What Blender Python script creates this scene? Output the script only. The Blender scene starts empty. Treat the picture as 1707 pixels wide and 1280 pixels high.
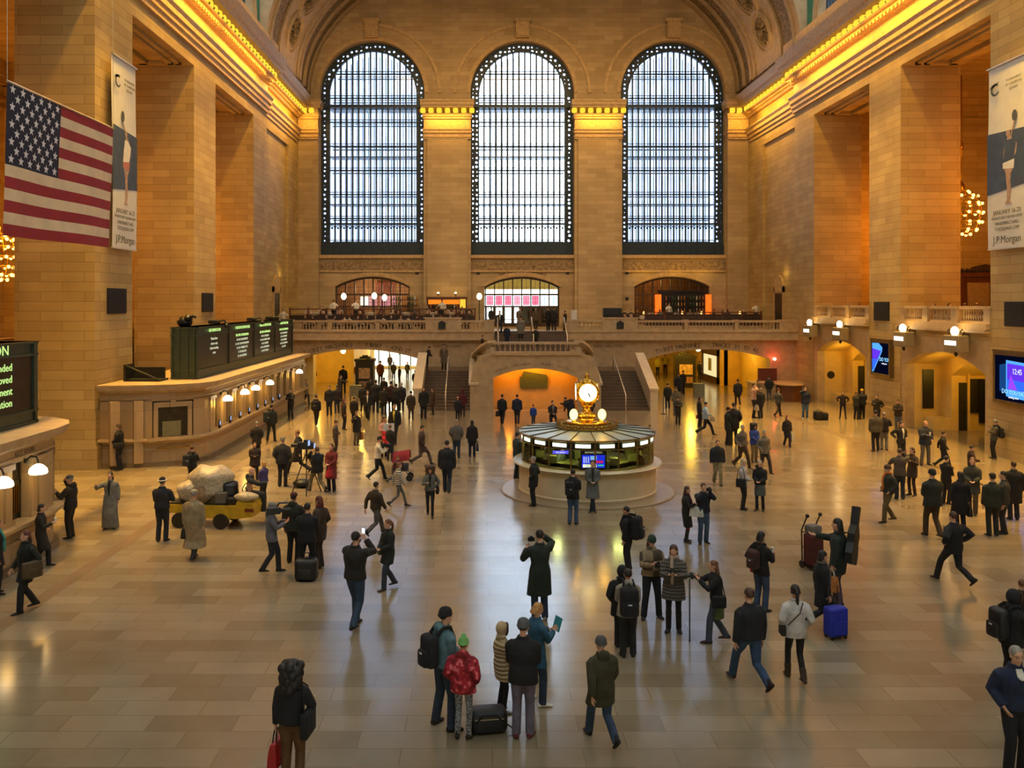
import bpy, bmesh, math, random
from mathutils import Vector, Matrix
from mathutils.geometry import tessellate_polygon
random.seed(7)
PI = math.pi
sc = bpy.context.scene
COL = sc.collection
CX, CH, FPX, VX, VY = -3.4, 6.4, 1450.0, 803.0, 505.0     # camera x, eye height, focal length (px), vanishing point
def atY(px, py, Y):
    return Vector((CX+(px-VX)/FPX*Y, Y, CH-(py-VY)/FPX*Y))
def onfloor(px, py, z=0.0):
    Y = FPX*(CH-z)/(py-VY)
    return Vector((CX+(px-VX)/FPX*Y, Y, z))
def srgb(h):
    if isinstance(h, str):
        h = h.lstrip('#'); c = [int(h[i:i+2], 16)/255 for i in (0, 2, 4)]
    else: c = h
    return tuple(((v+0.055)/1.055)**2.4 if v > 0.04045 else v/12.92 for v in c)

# ---------------------------------------------------------------- materials
MATS = {}
def nt(name):
    m = bpy.data.materials.new(name); m.use_nodes = True
    N, L = m.node_tree.nodes, m.node_tree.links
    b = N['Principled BSDF']
    return m, N, L, b
def mat(name, col='', rough=0.6, metal=0.0, emis=None, es=0.0, var=0.12, scale=6.0, bump=0.0, spec=0.5):
    if name in MATS: return MATS[name]
    c = srgb(col)
    m, N, L, b = nt(name)
    tc = N.new('ShaderNodeTexCoord'); no = N.new('ShaderNodeTexNoise')
    no.inputs['Scale'].default_value = scale; no.inputs['Detail'].default_value = 4
    L.new(tc.outputs['Object'], no.inputs['Vector'])
    ra = N.new('ShaderNodeValToRGB')
    ra.color_ramp.elements[0].position = .3; ra.color_ramp.elements[1].position = .7
    ra.color_ramp.elements[0].color = (*[v*(1-var) for v in c], 1)
    ra.color_ramp.elements[1].color = (*[min(1, v*(1+var)) for v in c], 1)
    L.new(no.outputs['Fac'], ra.inputs['Fac']); L.new(ra.outputs['Color'], b.inputs['Base Color'])
    b.inputs['Roughness'].default_value = rough; b.inputs['Metallic'].default_value = metal
    b.inputs['Specular IOR Level'].default_value = spec
    if bump:
        bp = N.new('ShaderNodeBump'); bp.inputs['Strength'].default_value = bump; bp.inputs['Distance'].default_value = .02
        L.new(no.outputs['Fac'], bp.inputs['Height']); L.new(bp.outputs['Normal'], b.inputs['Normal'])
    if emis:
        b.inputs['Emission Color'].default_value = (*srgb(emis), 1); b.inputs['Emission Strength'].default_value = es
        m.cycles.emission_sampling = 'NONE'
    MATS[name] = m
    return m
def stone(name, c1, c2, bw=1.15, rh=.38, mort=.010, rough=.7, mcol=None, bump=.25, stain=.35, coat=0):
    m, N, L, b = nt(name)
    uv = N.new('ShaderNodeUVMap'); uv.uv_map = 'UVMap'
    br = N.new('ShaderNodeTexBrick'); br.inputs['Scale'].default_value = 1
    br.inputs['Brick Width'].default_value = bw; br.inputs['Row Height'].default_value = rh
    br.inputs['Mortar Size'].default_value = mort; br.inputs['Mortar Smooth'].default_value = .3
    br.inputs['Color1'].default_value = (*srgb(c1), 1); br.inputs['Color2'].default_value = (*srgb(c2), 1)
    mc = srgb(mcol) if mcol else [v*.45 for v in srgb(c2)]
    br.inputs['Mortar'].default_value = (*mc, 1)
    L.new(uv.outputs['UV'], br.inputs['Vector'])
    tc = N.new('ShaderNodeTexCoord')
    n1 = N.new('ShaderNodeTexNoise'); n1.inputs['Scale'].default_value = .5; n1.inputs['Detail'].default_value = 6
    L.new(tc.outputs['Object'], n1.inputs['Vector'])
    mx = N.new('ShaderNodeMix'); mx.data_type = 'RGBA'; mx.blend_type = 'MULTIPLY'
    mx.inputs['Factor'].default_value = stain
    L.new(br.outputs['Color'], mx.inputs['A'])
    rp = N.new('ShaderNodeValToRGB'); rp.color_ramp.elements[0].position = .3; rp.color_ramp.elements[1].position = .7
    rp.color_ramp.elements[0].color = (.45, .42, .38, 1); rp.color_ramp.elements[1].color = (1, 1, 1, 1)
    L.new(n1.outputs['Fac'], rp.inputs['Fac']); L.new(rp.outputs['Color'], mx.inputs['B'])
    L.new(mx.outputs['Result'], b.inputs['Base Color'])
    b.inputs['Roughness'].default_value = rough; b.inputs['Coat Weight'].default_value = coat
    n2 = N.new('ShaderNodeTexNoise'); n2.inputs['Scale'].default_value = 9; L.new(tc.outputs['Object'], n2.inputs['Vector'])
    ad = N.new('ShaderNodeMath'); ad.operation = 'MULTIPLY_ADD'; ad.inputs[1].default_value = -1.0
    L.new(br.outputs['Fac'], ad.inputs[0]); L.new(n2.outputs['Fac'], ad.inputs[2])
    bp = N.new('ShaderNodeBump'); bp.inputs['Strength'].default_value = bump; bp.inputs['Distance'].default_value = .02
    L.new(ad.outputs[0], bp.inputs['Height']); L.new(bp.outputs['Normal'], b.inputs['Normal'])
    MATS[name] = m
    return m
def emit(name, col='', s=1.0, sample=False):
    if name in MATS: return MATS[name]
    m, N, L, b = nt(name)
    N.remove(b); e = N.new('ShaderNodeEmission')
    e.inputs['Color'].default_value = (*srgb(col), 1); e.inputs['Strength'].default_value = s
    L.new(e.outputs[0], N['Material Output'].inputs['Surface'])
    m.cycles.emission_sampling = 'AUTO' if sample else 'NONE'
    MATS[name] = m
    return m
def glass(name, tint, refl=.12, haze=0.0, hcol='#dfe8f4'):
    m, N, L, b = nt(name); N.remove(b)
    t = N.new('ShaderNodeBsdfTransparent'); t.inputs[0].default_value = (*srgb(tint), 1)
    g = N.new('ShaderNodeBsdfGlossy'); g.inputs['Roughness'].default_value = .08
    fr = N.new('ShaderNodeFresnel'); fr.inputs[0].default_value = 1.45
    mx = N.new('ShaderNodeMixShader'); L.new(fr.outputs[0], mx.inputs[0])
    L.new(t.outputs[0], mx.inputs[1]); L.new(g.outputs[0], mx.inputs[2]); o = mx
    if haze:
        d = N.new('ShaderNodeBsdfTranslucent'); d.inputs[0].default_value = (*srgb(hcol), 1)
        m2 = N.new('ShaderNodeMixShader'); m2.inputs[0].default_value = haze
        L.new(mx.outputs[0], m2.inputs[1]); L.new(d.outputs[0], m2.inputs[2]); o = m2
    L.new(o.outputs[0], N['Material Output'].inputs['Surface'])
    MATS[name] = m
    return m

# ---------------------------------------------------------------- mesh builder
class MB:
    def __init__(s): s.v, s.f, s.m = [], [], []
    def add(s, vs, fs, mi=0):
        o = len(s.v); s.v += [tuple(v) for v in vs]
        s.f += [tuple(i+o for i in f) for f in fs]; s.m += [mi]*len(fs)
        return s
    def box(s, x0, x1, y0, y1, z0, z1, mi=0):
        x0, x1 = min(x0, x1), max(x0, x1); y0, y1 = min(y0, y1), max(y0, y1); z0, z1 = min(z0, z1), max(z0, z1)
        return s.add([(x0,y0,z0),(x1,y0,z0),(x1,y1,z0),(x0,y1,z0),(x0,y0,z1),(x1,y0,z1),(x1,y1,z1),(x0,y1,z1)],
              [(0,3,2,1),(4,5,6,7),(0,1,5,4),(1,2,6,5),(2,3,7,6),(3,0,4,7)], mi)
    def bev(s, x0, x1, y0, y1, z0, z1, r, mi=0, n=2):        # box with rounded edges
        bm = bmesh.new(); bmesh.ops.create_cube(bm, size=1)
        for v in bm.verts:
            v.co = ((x0+x1)/2+v.co.x*(x1-x0), (y0+y1)/2+v.co.y*(y1-y0), (z0+z1)/2+v.co.z*(z1-z0))
        bmesh.ops.bevel(bm, geom=bm.edges[:], offset=r, segments=n, affect='EDGES', profile=.6)
        s.bm(bm, mi); return s
    def bm(s, bm, mi=0):
        bm.verts.index_update()
        s.add([v.co[:] for v in bm.verts], [[v.index for v in f.verts] for f in bm.faces], mi); bm.free()
    def prism(s, pts, fn, t0, t1, mi=0, holes=()):           # polygon(+holes) in (u,v); fn(u,v,t)->xyz
        loops = [list(pts)]+[list(h) for h in holes]
        flat = [p for l in loops for p in l]; n = len(flat)
        tris = tessellate_polygon([[Vector((p[0], p[1], 0)) for p in l] for l in loops])
        vs = [fn(p[0], p[1], t0) for p in flat]+[fn(p[0], p[1], t1) for p in flat]
        fs = []
        if not holes: fs += [tuple(range(n)), tuple(range(2*n-1, n-1, -1))] if convex(pts) else []
        if not fs:
            fs += [tuple(t) for t in tris]+[tuple(n+i for i in reversed(t)) for t in tris]
        o = 0
        for l in loops:
            k = len(l)
            for i in range(k):
                j = (i+1) % k; fs.append((o+i, o+j, n+o+j, n+o+i))
            o += k
        return s.add(vs, fs, mi)
    def lathe(s, prof, c=(0,0,0), seg=16, mi=0, a0=0, a1=2*PI):
        full = abs(a1-a0-2*PI) < 1e-6; ns = seg if full else seg+1; vs, fs = [], []
        for r, z in prof:
            for i in range(ns):
                a = a0+(a1-a0)*i/seg; vs.append((c[0]+r*math.cos(a), c[1]+r*math.sin(a), c[2]+z))
        for j in range(len(prof)-1):
            for i in range(seg):
                k = (i+1) % ns; fs.append((j*ns+i, j*ns+k, (j+1)*ns+k, (j+1)*ns+i))
        if full:
            if prof[0][0] > 1e-4: fs.append(tuple(range(ns-1, -1, -1)))
            if prof[-1][0] > 1e-4: fs.append(tuple((len(prof)-1)*ns+i for i in range(ns)))
        return s.add(vs, fs, mi)
    def loft(s, rings, mi=0, cap=True):                      # rings: list of equal-length point lists
        n = len(rings[0]); vs = [p for r in rings for p in r]; fs = []
        for j in range(len(rings)-1):
            for i in range(n):
                k = (i+1) % n; fs.append((j*n+i, j*n+k, (j+1)*n+k, (j+1)*n+i))
        if cap: fs += [tuple(range(n-1, -1, -1)), tuple((len(rings)-1)*n+i for i in range(n))]
        return s.add(vs, fs, mi)
    def tube(s, path, r, seg=8, mi=0, flat=1.0):
        P = [Vector(p) for p in path]; R = r if isinstance(r, (list, tuple)) else [r]*len(P); rings = []
        up = None
        for i, p in enumerate(P):
            t = (P[min(i+1, len(P)-1)]-P[max(i-1, 0)])
            t = t.normalized() if t.length > 1e-9 else Vector((0, 0, 1))
            if up is None: up = Vector((0, 0, 1)) if abs(t.z) < .9 else Vector((1, 0, 0))
            a = t.cross(up)
            a = a.normalized() if a.length > 1e-6 else t.orthogonal().normalized()
            b = a.cross(t).normalized(); up = b
            rings.append([p+a*(R[i]*math.cos(2*PI*k/seg))+b*(R[i]*flat*math.sin(2*PI*k/seg)) for k in range(seg)])
        return s.loft(rings, mi)
    def ball(s, c, r, seg=12, rg=8, mi=0, M=None):
        r = (r, r, r) if not isinstance(r, (tuple, list)) else r; vs, fs = [], []
        for j in range(rg+1):
            th = PI*j/rg
            for i in range(seg):
                a = 2*PI*i/seg
                p = Vector((r[0]*math.sin(th)*math.cos(a), r[1]*math.sin(th)*math.sin(a), r[2]*math.cos(th)))
                vs.append(tuple((M @ p if M else p)+Vector(c)))
        for j in range(rg):
            for i in range(seg):
                k = (i+1) % seg
                q = [j*seg+i, (j+1)*seg+i, (j+1)*seg+k, j*seg+k]
                if j == 0: q = [i, seg+i, seg+k]
                if j == rg-1: q = [j*seg+i, (j+1)*seg+i, j*seg+k]
                fs.append(tuple(q))
        return s.add(vs, fs, mi)
    def grid(s, fn, nu, nv, mi=0):
        vs = [fn(i/nu, j/nv) for j in range(nv+1) for i in range(nu+1)]
        fs = [(j*(nu+1)+i, j*(nu+1)+i+1, (j+1)*(nu+1)+i+1, (j+1)*(nu+1)+i) for j in range(nv) for i in range(nu)]
        return s.add(vs, fs, mi)
    def mesh(s, name, smooth=False, clean=True, angle=None):
        me = bpy.data.meshes.new(name); me.from_pydata(s.v, [], s.f)
        me.polygons.foreach_set('material_index', s.m)
        if clean:
            bm = bmesh.new(); bm.from_mesh(me)
            bmesh.ops.remove_doubles(bm, verts=bm.verts[:], dist=1e-5)
            bmesh.ops.recalc_face_normals(bm, faces=bm.faces[:])
            bm.to_mesh(me); bm.free()
        uvl = me.uv_layers.new(name='UVMap'); me.calc_loop_triangles()
        V = me.vertices
        for p in me.polygons:
            n = p.normal; ax = max(range(3), key=lambda i: abs(n[i]))
            for li in p.loop_indices:
                c = V[me.loops[li].vertex_index].co
                uvl.data[li].uv = (c.y, c.z) if ax == 0 else (c.x, c.z) if ax == 1 else (c.x, c.y)
        if smooth:
            me.polygons.foreach_set('use_smooth', [True]*len(me.polygons))
            if angle: me.set_sharp_from_angle(angle=math.radians(angle))
        return me
    def build(s, name, mats, parent=None, smooth=False, angle=None, clean=True, loc=None):
        me = s.mesh(name, smooth, clean, angle)
        for m in (mats if isinstance(mats, (list, tuple)) else [mats]): me.materials.append(m)
        return link(name, me, parent, loc)
def convex(p):
    sg = 0
    for i in range(len(p)):
        a, b, c = p[i], p[(i+1) % len(p)], p[(i+2) % len(p)]
        z = (b[0]-a[0])*(c[1]-b[1])-(b[1]-a[1])*(c[0]-b[0])
        if abs(z) < 1e-9: continue
        if sg and (z > 0) != (sg > 0): return False
        sg = z
    return True
def link(name, data, parent=None, loc=None, rz=0):
    o = bpy.data.objects.new(name, data); COL.objects.link(o)
    if parent: o.parent = parent
    if loc is not None: o.location = loc
    if rz: o.rotation_euler = (0, 0, rz)
    return o
def tag(o, label, cat, group=None):
    o['label'] = label; o['category'] = cat
    if group: o['group'] = group
    return o
def struct(o): o['kind'] = 'structure'; return o
def empty(name, loc=(0,0,0), rz=0, parent=None):
    o = link(name, None, parent, loc, rz); o.empty_display_size = .1; return o
def dup(o, parent=None, loc=None, rz=None, label=None):
    c = o.copy(); COL.objects.link(c)
    if parent: c.parent = parent
    if loc is not None: c.location = loc
    if rz is not None: c.rotation_euler = (0, 0, rz)
    if label: c['label'] = label
    for ch in list(o.children): dup(ch, c)
    return c
def text(body, size, m, M, parent, name='lettering', extrude=.004, align='CENTER', sx=1.0):
    cu = bpy.data.curves.new('t', 'FONT'); cu.body = body; cu.size = size; cu.extrude = extrude
    cu.align_x = align; cu.align_y = 'CENTER'; cu.resolution_u = 2
    o = bpy.data.objects.new('t', cu); me = bpy.data.meshes.new_from_object(o)
    bpy.data.objects.remove(o); me.transform(M @ Matrix.Scale(sx, 4, (1, 0, 0))); me.materials.clear(); me.materials.append(m)
    return link(name, me, parent)
def frame(o, ex, ey):        # matrix whose local x,y axes lie along ex, ey
    ex = Vector(ex).normalized(); ey = Vector(ey).normalized(); ez = ex.cross(ey)
    M = Matrix.Identity(4)
    for i, a in enumerate((ex, ey, ez)):
        for k in range(3): M[k][i] = a[k]
    M.translation = Vector(o); return M
def arc_text(body, size, m, parent, xc, zc, r, Y, ang0, step, name='lettering'):
    mes = []
    bmj = bmesh.new()
    for i, ch in enumerate(body):
        if ch == ' ': continue
        a = ang0-step*i
        cu = bpy.data.curves.new('t', 'FONT'); cu.body = ch; cu.size = size; cu.extrude = .004
        cu.align_x = 'CENTER'; cu.align_y = 'CENTER'; cu.resolution_u = 1
        o = bpy.data.objects.new('t', cu); me = bpy.data.meshes.new_from_object(o); bpy.data.objects.remove(o)
        e = Vector((math.cos(a), 0, math.sin(a)))
        me.transform(frame(Vector((xc, Y, zc))+e*r, (math.sin(a), 0, -math.cos(a)), e)); bmj.from_mesh(me); bpy.data.meshes.remove(me)
    me = bpy.data.meshes.new(name); bmj.to_mesh(me); bmj.free(); me.materials.append(m)
    return link(name, me, parent)
def point(loc, power, col, r=.15, name='lamp_light'):
    l = bpy.data.lights.new(name, 'POINT'); l.energy = power; l.color = srgb(col); l.shadow_soft_size = r
    return link(name, l, None, loc)
def area(loc, target, sx, sy, power, col, name='area_light', spread=180):
    l = bpy.data.lights.new(name, 'AREA'); l.shape = 'RECTANGLE'; l.size = sx; l.size_y = sy
    l.energy = power; l.color = srgb(col); l.spread = math.radians(spread)
    o = link(name, l, None, loc)
    o.rotation_euler = (Vector(target)-Vector(loc)).to_track_quat('-Z', 'Y').to_euler()
    return o
def seg_arch(x0, x1, zs, zc, n=14):     # points of a segmental arch from (x1,zs) over the crown to (x0,zs)
    h = zc-zs; w = (x1-x0)/2; R = (w*w+h*h)/(2*h); cx = (x0+x1)/2; cz = zc-R; a = math.asin(min(1, w/R))
    return [(cx+R*math.sin(a-2*a*i/n), cz+R*math.cos(a-2*a*i/n)) for i in range(n+1)]
def arch_hole(x0, x1, z0, zs, zc, n=14):
    return [(x0, z0), (x1, z0)]+seg_arch(x0, x1, zs, zc, n)
XZ = lambda u, v, t: (u, t, v)
YZ = lambda u, v, t: (t, u, v)
XY = lambda u, v, t: (u, v, t)
# ================================================================ camera, world, render look
cam = bpy.data.cameras.new('camera'); camo = link('camera', cam, None, (CX, 0, CH))
camo.rotation_euler = (PI/2, 0, 0); cam.sensor_width = 36; cam.lens = 36*FPX/1707
cam.shift_x = (853.5-VX)/1707; cam.shift_y = -(640-VY)/1707; cam.clip_end = 400
sc.camera = camo
sc.view_settings.view_transform = 'Standard'; sc.view_settings.exposure = 0.25
sc.cycles.use_denoising = True; sc.cycles.adaptive_threshold = 0.02
sc.cycles.max_bounces = 6; sc.cycles.diffuse_bounces = 3; sc.cycles.glossy_bounces = 3
sc.cycles.transmission_bounces = 3; sc.cycles.transparent_max_bounces = 10
sc.cycles.sample_clamp_indirect = 4.0; sc.cycles.caustics_reflective = False; sc.cycles.caustics_refractive = False
w = bpy.data.worlds.new('overcast_sky'); sc.world = w; w.use_nodes = True
WN, WL = w.node_tree.nodes, w.node_tree.links
bg = WN['Background']; tcw = WN.new('ShaderNodeTexCoord'); wn = WN.new('ShaderNodeTexNoise'); wn.inputs['Scale'].default_value = 3
WL.new(tcw.outputs['Generated'], wn.inputs['Vector']); wr = WN.new('ShaderNodeValToRGB')
wr.color_ramp.elements[0].color = (*srgb('#c9dcf2'), 1); wr.color_ramp.elements[1].color = (*srgb('#eaf3ff'), 1)
WL.new(wn.outputs['Fac'], wr.inputs['Fac']); WL.new(wr.outputs['Color'], bg.inputs['Color'])
bg.inputs['Strength'].default_value = 8.5

# ================================================================ materials of the hall
ST = stone('caen_stone_blocks', '#c4aa6e', '#b0945c', 1.7, .38, .009, .75, mcol='#7d683e', stain=.45)
STW = stone('caen_stone_end_wall', '#c0a67a', '#ae9468', 1.5, .37, .007, .78, mcol='#86714a', stain=.4)
STP = mat('smooth_botticino_marble', '#b59b72', .45, var=.14, scale=2.5, bump=.1)
STC = mat('carved_cornice_stone', '#b99a68', .6, var=.18, scale=5, bump=.2)
STD = mat('dark_carved_relief', '#6d5c3e', .8, var=.65, scale=5.5, bump=1.0)
STV = mat('vault_stone', '#a08a66', .8, var=.15, scale=2)
GRN = mat('teal_painted_vault', '#2f6f58', .8, var=.15, scale=1)
STAIR = mat('dark_worn_stair_stone', '#5f4c3a', .5, var=.2, scale=3)
BRZ = mat('dark_bronze', '#2e2f28', .45, .5, var=.25, scale=8)
GIR = mat('dark_window_iron', '#26343a', .5, .2, var=.2, scale=5)
GRB = mat('dark_green_board_metal', '#3a4638', .45, .3, var=.2, scale=5)
BLK = mat('black_panel', '#15171a', .35, 0, var=.2)
RAILM = mat('pale_polished_rail', '#cfc4ae', .3, .6, var=.1)
BRASS = mat('polished_brass', '#c79a3a', .25, 1.0, var=.1)
WOOD = mat('red_brown_wood', '#5a3118', .4, 0, var=.3, scale=3)
DWOOD = mat('dark_brown_wood', '#33231a', .45, 0, var=.3, scale=3)
BULB = emit('glowing_yellow_bulb', '#ffcf38', 1.1)
BULBW = emit('glowing_warm_globe', '#ffe9b8', 4.0)
SHADE = emit('lit_opal_glass_shade', '#fff0cf', 3.0)
LITW = emit('lit_white_panel', '#fffbe6', 2.2)
WGL = glass('hall_window_glass', '#f0f5fa', haze=.04)
PGL = glass('clear_pane', '#e6ece4')
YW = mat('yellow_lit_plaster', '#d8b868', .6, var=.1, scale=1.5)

def floor_mat():
    m, N, L, b = nt('tennessee_marble_floor')
    uv = N.new('ShaderNodeUVMap'); uv.uv_map = 'UVMap'
    br = N.new('ShaderNodeTexBrick'); br.inputs['Scale'].default_value = 1; br.inputs['Brick Width'].default_value = 1.3
    br.inputs['Row Height'].default_value = .5; br.inputs['Mortar Size'].default_value = .005; br.inputs['Bias'].default_value = -.1
    br.inputs['Color1'].default_value = (*srgb('#9e927a'), 1); br.inputs['Color2'].default_value = (*srgb('#857960'), 1)
    br.inputs['Mortar'].default_value = (*srgb('#74664f'), 1)
    L.new(uv.outputs['UV'], br.inputs['Vector'])
    n1 = N.new('ShaderNodeTexNoise'); n1.inputs['Scale'].default_value = .35; n1.inputs['Detail'].default_value = 8; n1.inputs['Roughness'].default_value = .65
    L.new(uv.outputs['UV'], n1.inputs['Vector'])
    rp = N.new('ShaderNodeValToRGB'); rp.color_ramp.elements[0].position = .3; rp.color_ramp.elements[1].position = .72
    rp.color_ramp.elements[0].color = (.68, .6, .5, 1); rp.color_ramp.elements[1].color = (1.0, 1.0, 1.0, 1)
    L.new(n1.outputs['Fac'], rp.inputs['Fac'])
    mx = N.new('ShaderNodeMix'); mx.data_type = 'RGBA'; mx.blend_type = 'MULTIPLY'; mx.inputs['Factor'].default_value = .8
    L.new(br.outputs['Color'], mx.inputs['A']); L.new(rp.outputs['Color'], mx.inputs['B'])
    L.new(mx.outputs['Result'], b.inputs['Base Color'])
    n2 = N.new('ShaderNodeTexNoise'); n2.inputs['Scale'].default_value = 1.2; n2.inputs['Detail'].default_value = 5; L.new(uv.outputs['UV'], n2.inputs['Vector'])
    mr = N.new('ShaderNodeMapRange'); mr.inputs['To Min'].default_value = .10; mr.inputs['To Max'].default_value = .24
    L.new(n2.outputs['Fac'], mr.inputs['Value']); L.new(mr.outputs['Result'], b.inputs['Roughness'])
    b.inputs['Specular IOR Level'].default_value = .8
    return m
FLOOR = floor_mat()

# ================================================================ floor
struct(MB().box(-34, 34, -6, 95, -.3, 0).build('floor', FLOOR))
band = mat('dark_marble_band', '#7d6a52', .3, var=.15, scale=2)
for x0, x1 in ((-13.1, -12.75), (13.8, 14.15)):
    struct(MB().box(x0, x1, 2, 50, 0, .004).build('trim_floor_band', band))

# ================================================================ side walls: piers, lintels, cornices
YC = 29.4
PIERS = [(10.3, 13.9), (21.9, 25.5), (33.5, 37.1), (45.05, 48.7), (56.8, 73.0)]
YEND = 71.8
for sname, sx in (('left', -1), ('right', 1)):
    mb = MB()
    for y0, y1 in PIERS[:-1]:
        mb.box(sx*18.3, sx*21.4, y0, y1, 0, 18.7)
        for o, z0, z1 in ((.16, 0, .9), (.1, .9, 1.0), (.05, 1.0, 2.25)):
            mb.box(sx*(18.3-o), sx*21.45, y0-o, y1+o, z0, z1)
    y0, y1 = PIERS[-1]
    mb.box(sx*18.65, sx*21.4, y0+.3, y1, 0, 18.7)                     # end bay with flat pilaster strips
    mb.box(sx*18.3, sx*21.4, y0, 60.3, 0, 18.7); mb.box(sx*18.42, sx*19, 67.6, 71.8, 0, 18.7)
    mb.box(sx*18.3, sx*21.4, -6, 60.3, 18.7, 24.2); mb.box(sx*18.5, sx*21.4, 60.3, 73, 18.7, 24.2)
    # coffered soffits of the openings
    for (a0, a1), (b0, b1) in zip(PIERS[:-1], PIERS[1:]):
        for o, t in ((.5, .12), (.8, .2)):
            xs = sorted((sx*(18.3+o), sx*(21.4-o)))
            mb.box(xs[0], xs[0]+.25, a1+o, b0-o, 18.7-t, 18.72); mb.box(xs[1]-.25, xs[1], a1+o, b0-o, 18.7-t, 18.72)
            mb.box(xs[0], xs[1], a1+o, a1+o+.25, 18.7-t, 18.72); mb.box(xs[0], xs[1], b0-o-.25, b0-o, 18.7-t, 18.72)
    struct(mb.build('wall_'+sname, ST))
    # gallery behind the piers
    mg = MB()
    mg.box(sx*29.5, sx*30, -6, 60, 0, 19.6); mg.box(sx*21.4, sx*30, -6, 60, 19.4, 19.8)
    yw = 47.5 if sx < 0 else 52.2
    mg.box(sx*21.4, sx*29.6, yw, yw+.5, 0, 19.6)
    for z0, z1, o in ((18.6, 19.4, .5), (18.2, 18.6, .3), (17.3, 17.5, .15), (16.9, 17.05, .1)):
        mg.box(sx*21.4, sx*29.6, yw-o, yw, z0, z1); mg.box(sx*(29.5-o), sx*29.6, 30, yw, z0, z1)
    if sx > 0: mg.box(18.31, 29.6, -6, 56.8, 4.75, 5.2)
    struct(mg.build('wall_gallery_'+sname, ST))
    # cornice, extruded profile along the wall
    prof = [(18.3,19.5),(18.12,19.5),(18.12,19.75),(18.02,19.8),(18.02,20.05),(17.92,20.1),(17.92,20.35),(17.8,20.5),(17.8,20.62),(18.22,20.66),(18.22,21.45),(18.0,21.5),
            (17.9,21.62),(17.75,21.66),(17.75,21.78),(17.55,21.8),(17.55,21.9),(17.95,21.9),(17.95,22.3),(17.25,22.3),(17.2,22.5),(17.05,22.6),(16.95,22.95),(16.9,23.15),(17.3,23.2),(17.5,23.3),(17.5,24.2),(18.3,24.2)]
    tr = MB().prism([(p[0]*sx, p[1]) for p in prof], XZ, -6, 60.3)
    tr.prism([((p[0]+.3)*sx, p[1]) for p in prof], XZ, 60.3, 71.0)
    for k in range(int((60-38)/.42)): tr.box(sx*17.72, sx*17.95, 38+k*.42, 38.2+k*.42, 21.5, 21.64)
    struct(tr.build('trim_cornice_'+sname, STC))
    # upper wall with lunette window above the cornice
    pl = MB()
    wins = [(46.6, 55.2), (35.0, 43.6)]
    outer = [(-6, 24.0), (57.2, 24.0), (57.2, 31.5), (-6, 31.5)]
    holes = [arch_hole(a, b, 24.25, 24.26, 24.25+(b-a)/2-.02, 16) for a, b in wins]
    pl.prism(outer, YZ, sx*18.0, sx*18.5, holes=holes)
    struct(pl.build('wall_upper_'+sname, GRN))
    for k, (a, b) in enumerate(wins):
        c, R = (a+b)/2, (b-a)/2
        wn_ = struct(empty('window_%d' % (4+k+(2 if sx > 0 else 0))))
        ring = MB()
        A = [PI*i/20 for i in range(21)]
        for ri, ro, t in ((R-.05, R+.75, .12), (R+.25, R+.55, .22)):
            pts = [(c+ro*math.cos(a_), 24.2+ro*math.sin(a_)) for a_ in A]+[(c+ri*math.cos(a_), 24.2+ri*math.sin(a_)) for a_ in reversed(A)]
            ring.prism(pts, YZ, sx*(18.0-t), sx*18.45)
        ring.build('frame', STV, wn_)
        br_ = MB()
        for i in range(1, 19):
            y = a+i*(b-a)/19; h = math.sqrt(max(0, R*R-(y-c)**2))
            br_.box(sx*18.3, sx*18.42, y-.06, y+.06, 24.2, 24.2+h)
        br_.build('glazing_bars', GIR, wn_)
        MB().prism(arch_hole(a, b, 24.2, 24.21, 24.2+R, 16), YZ, sx*18.44, sx*18.46).build('pane', WGL, wn_)

# ================================================================ end wall with the three great windows
WX = [(-16.76, -8.13), (-4.32, 4.22), (8.08, 16.70)]
ZB, ZS = 10.36, 23.75
LOW = [(-15.5, -9.35), (-3.15, 3.0), (9.2, 15.4)]
outer = [(-19, 4.25), (19, 4.25), (19, 37), (-19, 37)]
holes = []
for (a, b), (c, d) in zip(WX, LOW):
    r = (b-a)/2
    holes += [arch_hole(a, b, ZB, ZS, ZS+r-.01, 28), arch_hole(c, d, 4.45, 7.75, 8.55, 12)]
struct(MB().prism(outer, XZ, YEND, YEND+.9, holes=holes).build('wall_end', STW))
pil = MB(); capm = MB()
for a, b in ((-18.45, -16.78), (-8.15, -4.29), (4.2, 8.1), (16.74, 18.45)):
    pil.box(a, b, YEND-.55, YEND+.6, 4.3, 19.9)
    if b-a > 3: pil.box(a+.28, b-.28, YEND-.68, YEND-.5, 4.3, 19.9)
    L_, R_ = (a, b)
    for o, z0, z1 in ((.02, 19.8, 19.95), (.08, 19.95, 20.15), (.0, 20.15, 20.3), (.1, 20.3, 20.55), (.16, 20.55, 20.66), (-.02, 20.66, 21.45), (.1, 21.45, 21.62), (.2, 21.62, 21.88), (0, 21.88, 22.32), (.42, 22.32, 22.5), (.5, 22.5, 22.8), (.56, 22.8, 22.95), (.2, 22.95, 23.05)):
        capm.box(a-o*.5, b+o*.5, YEND-.68-o, YEND+.3, z0, z1)
struct(pil.build('wall_end_pilasters', STW)); struct(capm.build('trim_pilaster_caps', STC))
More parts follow.
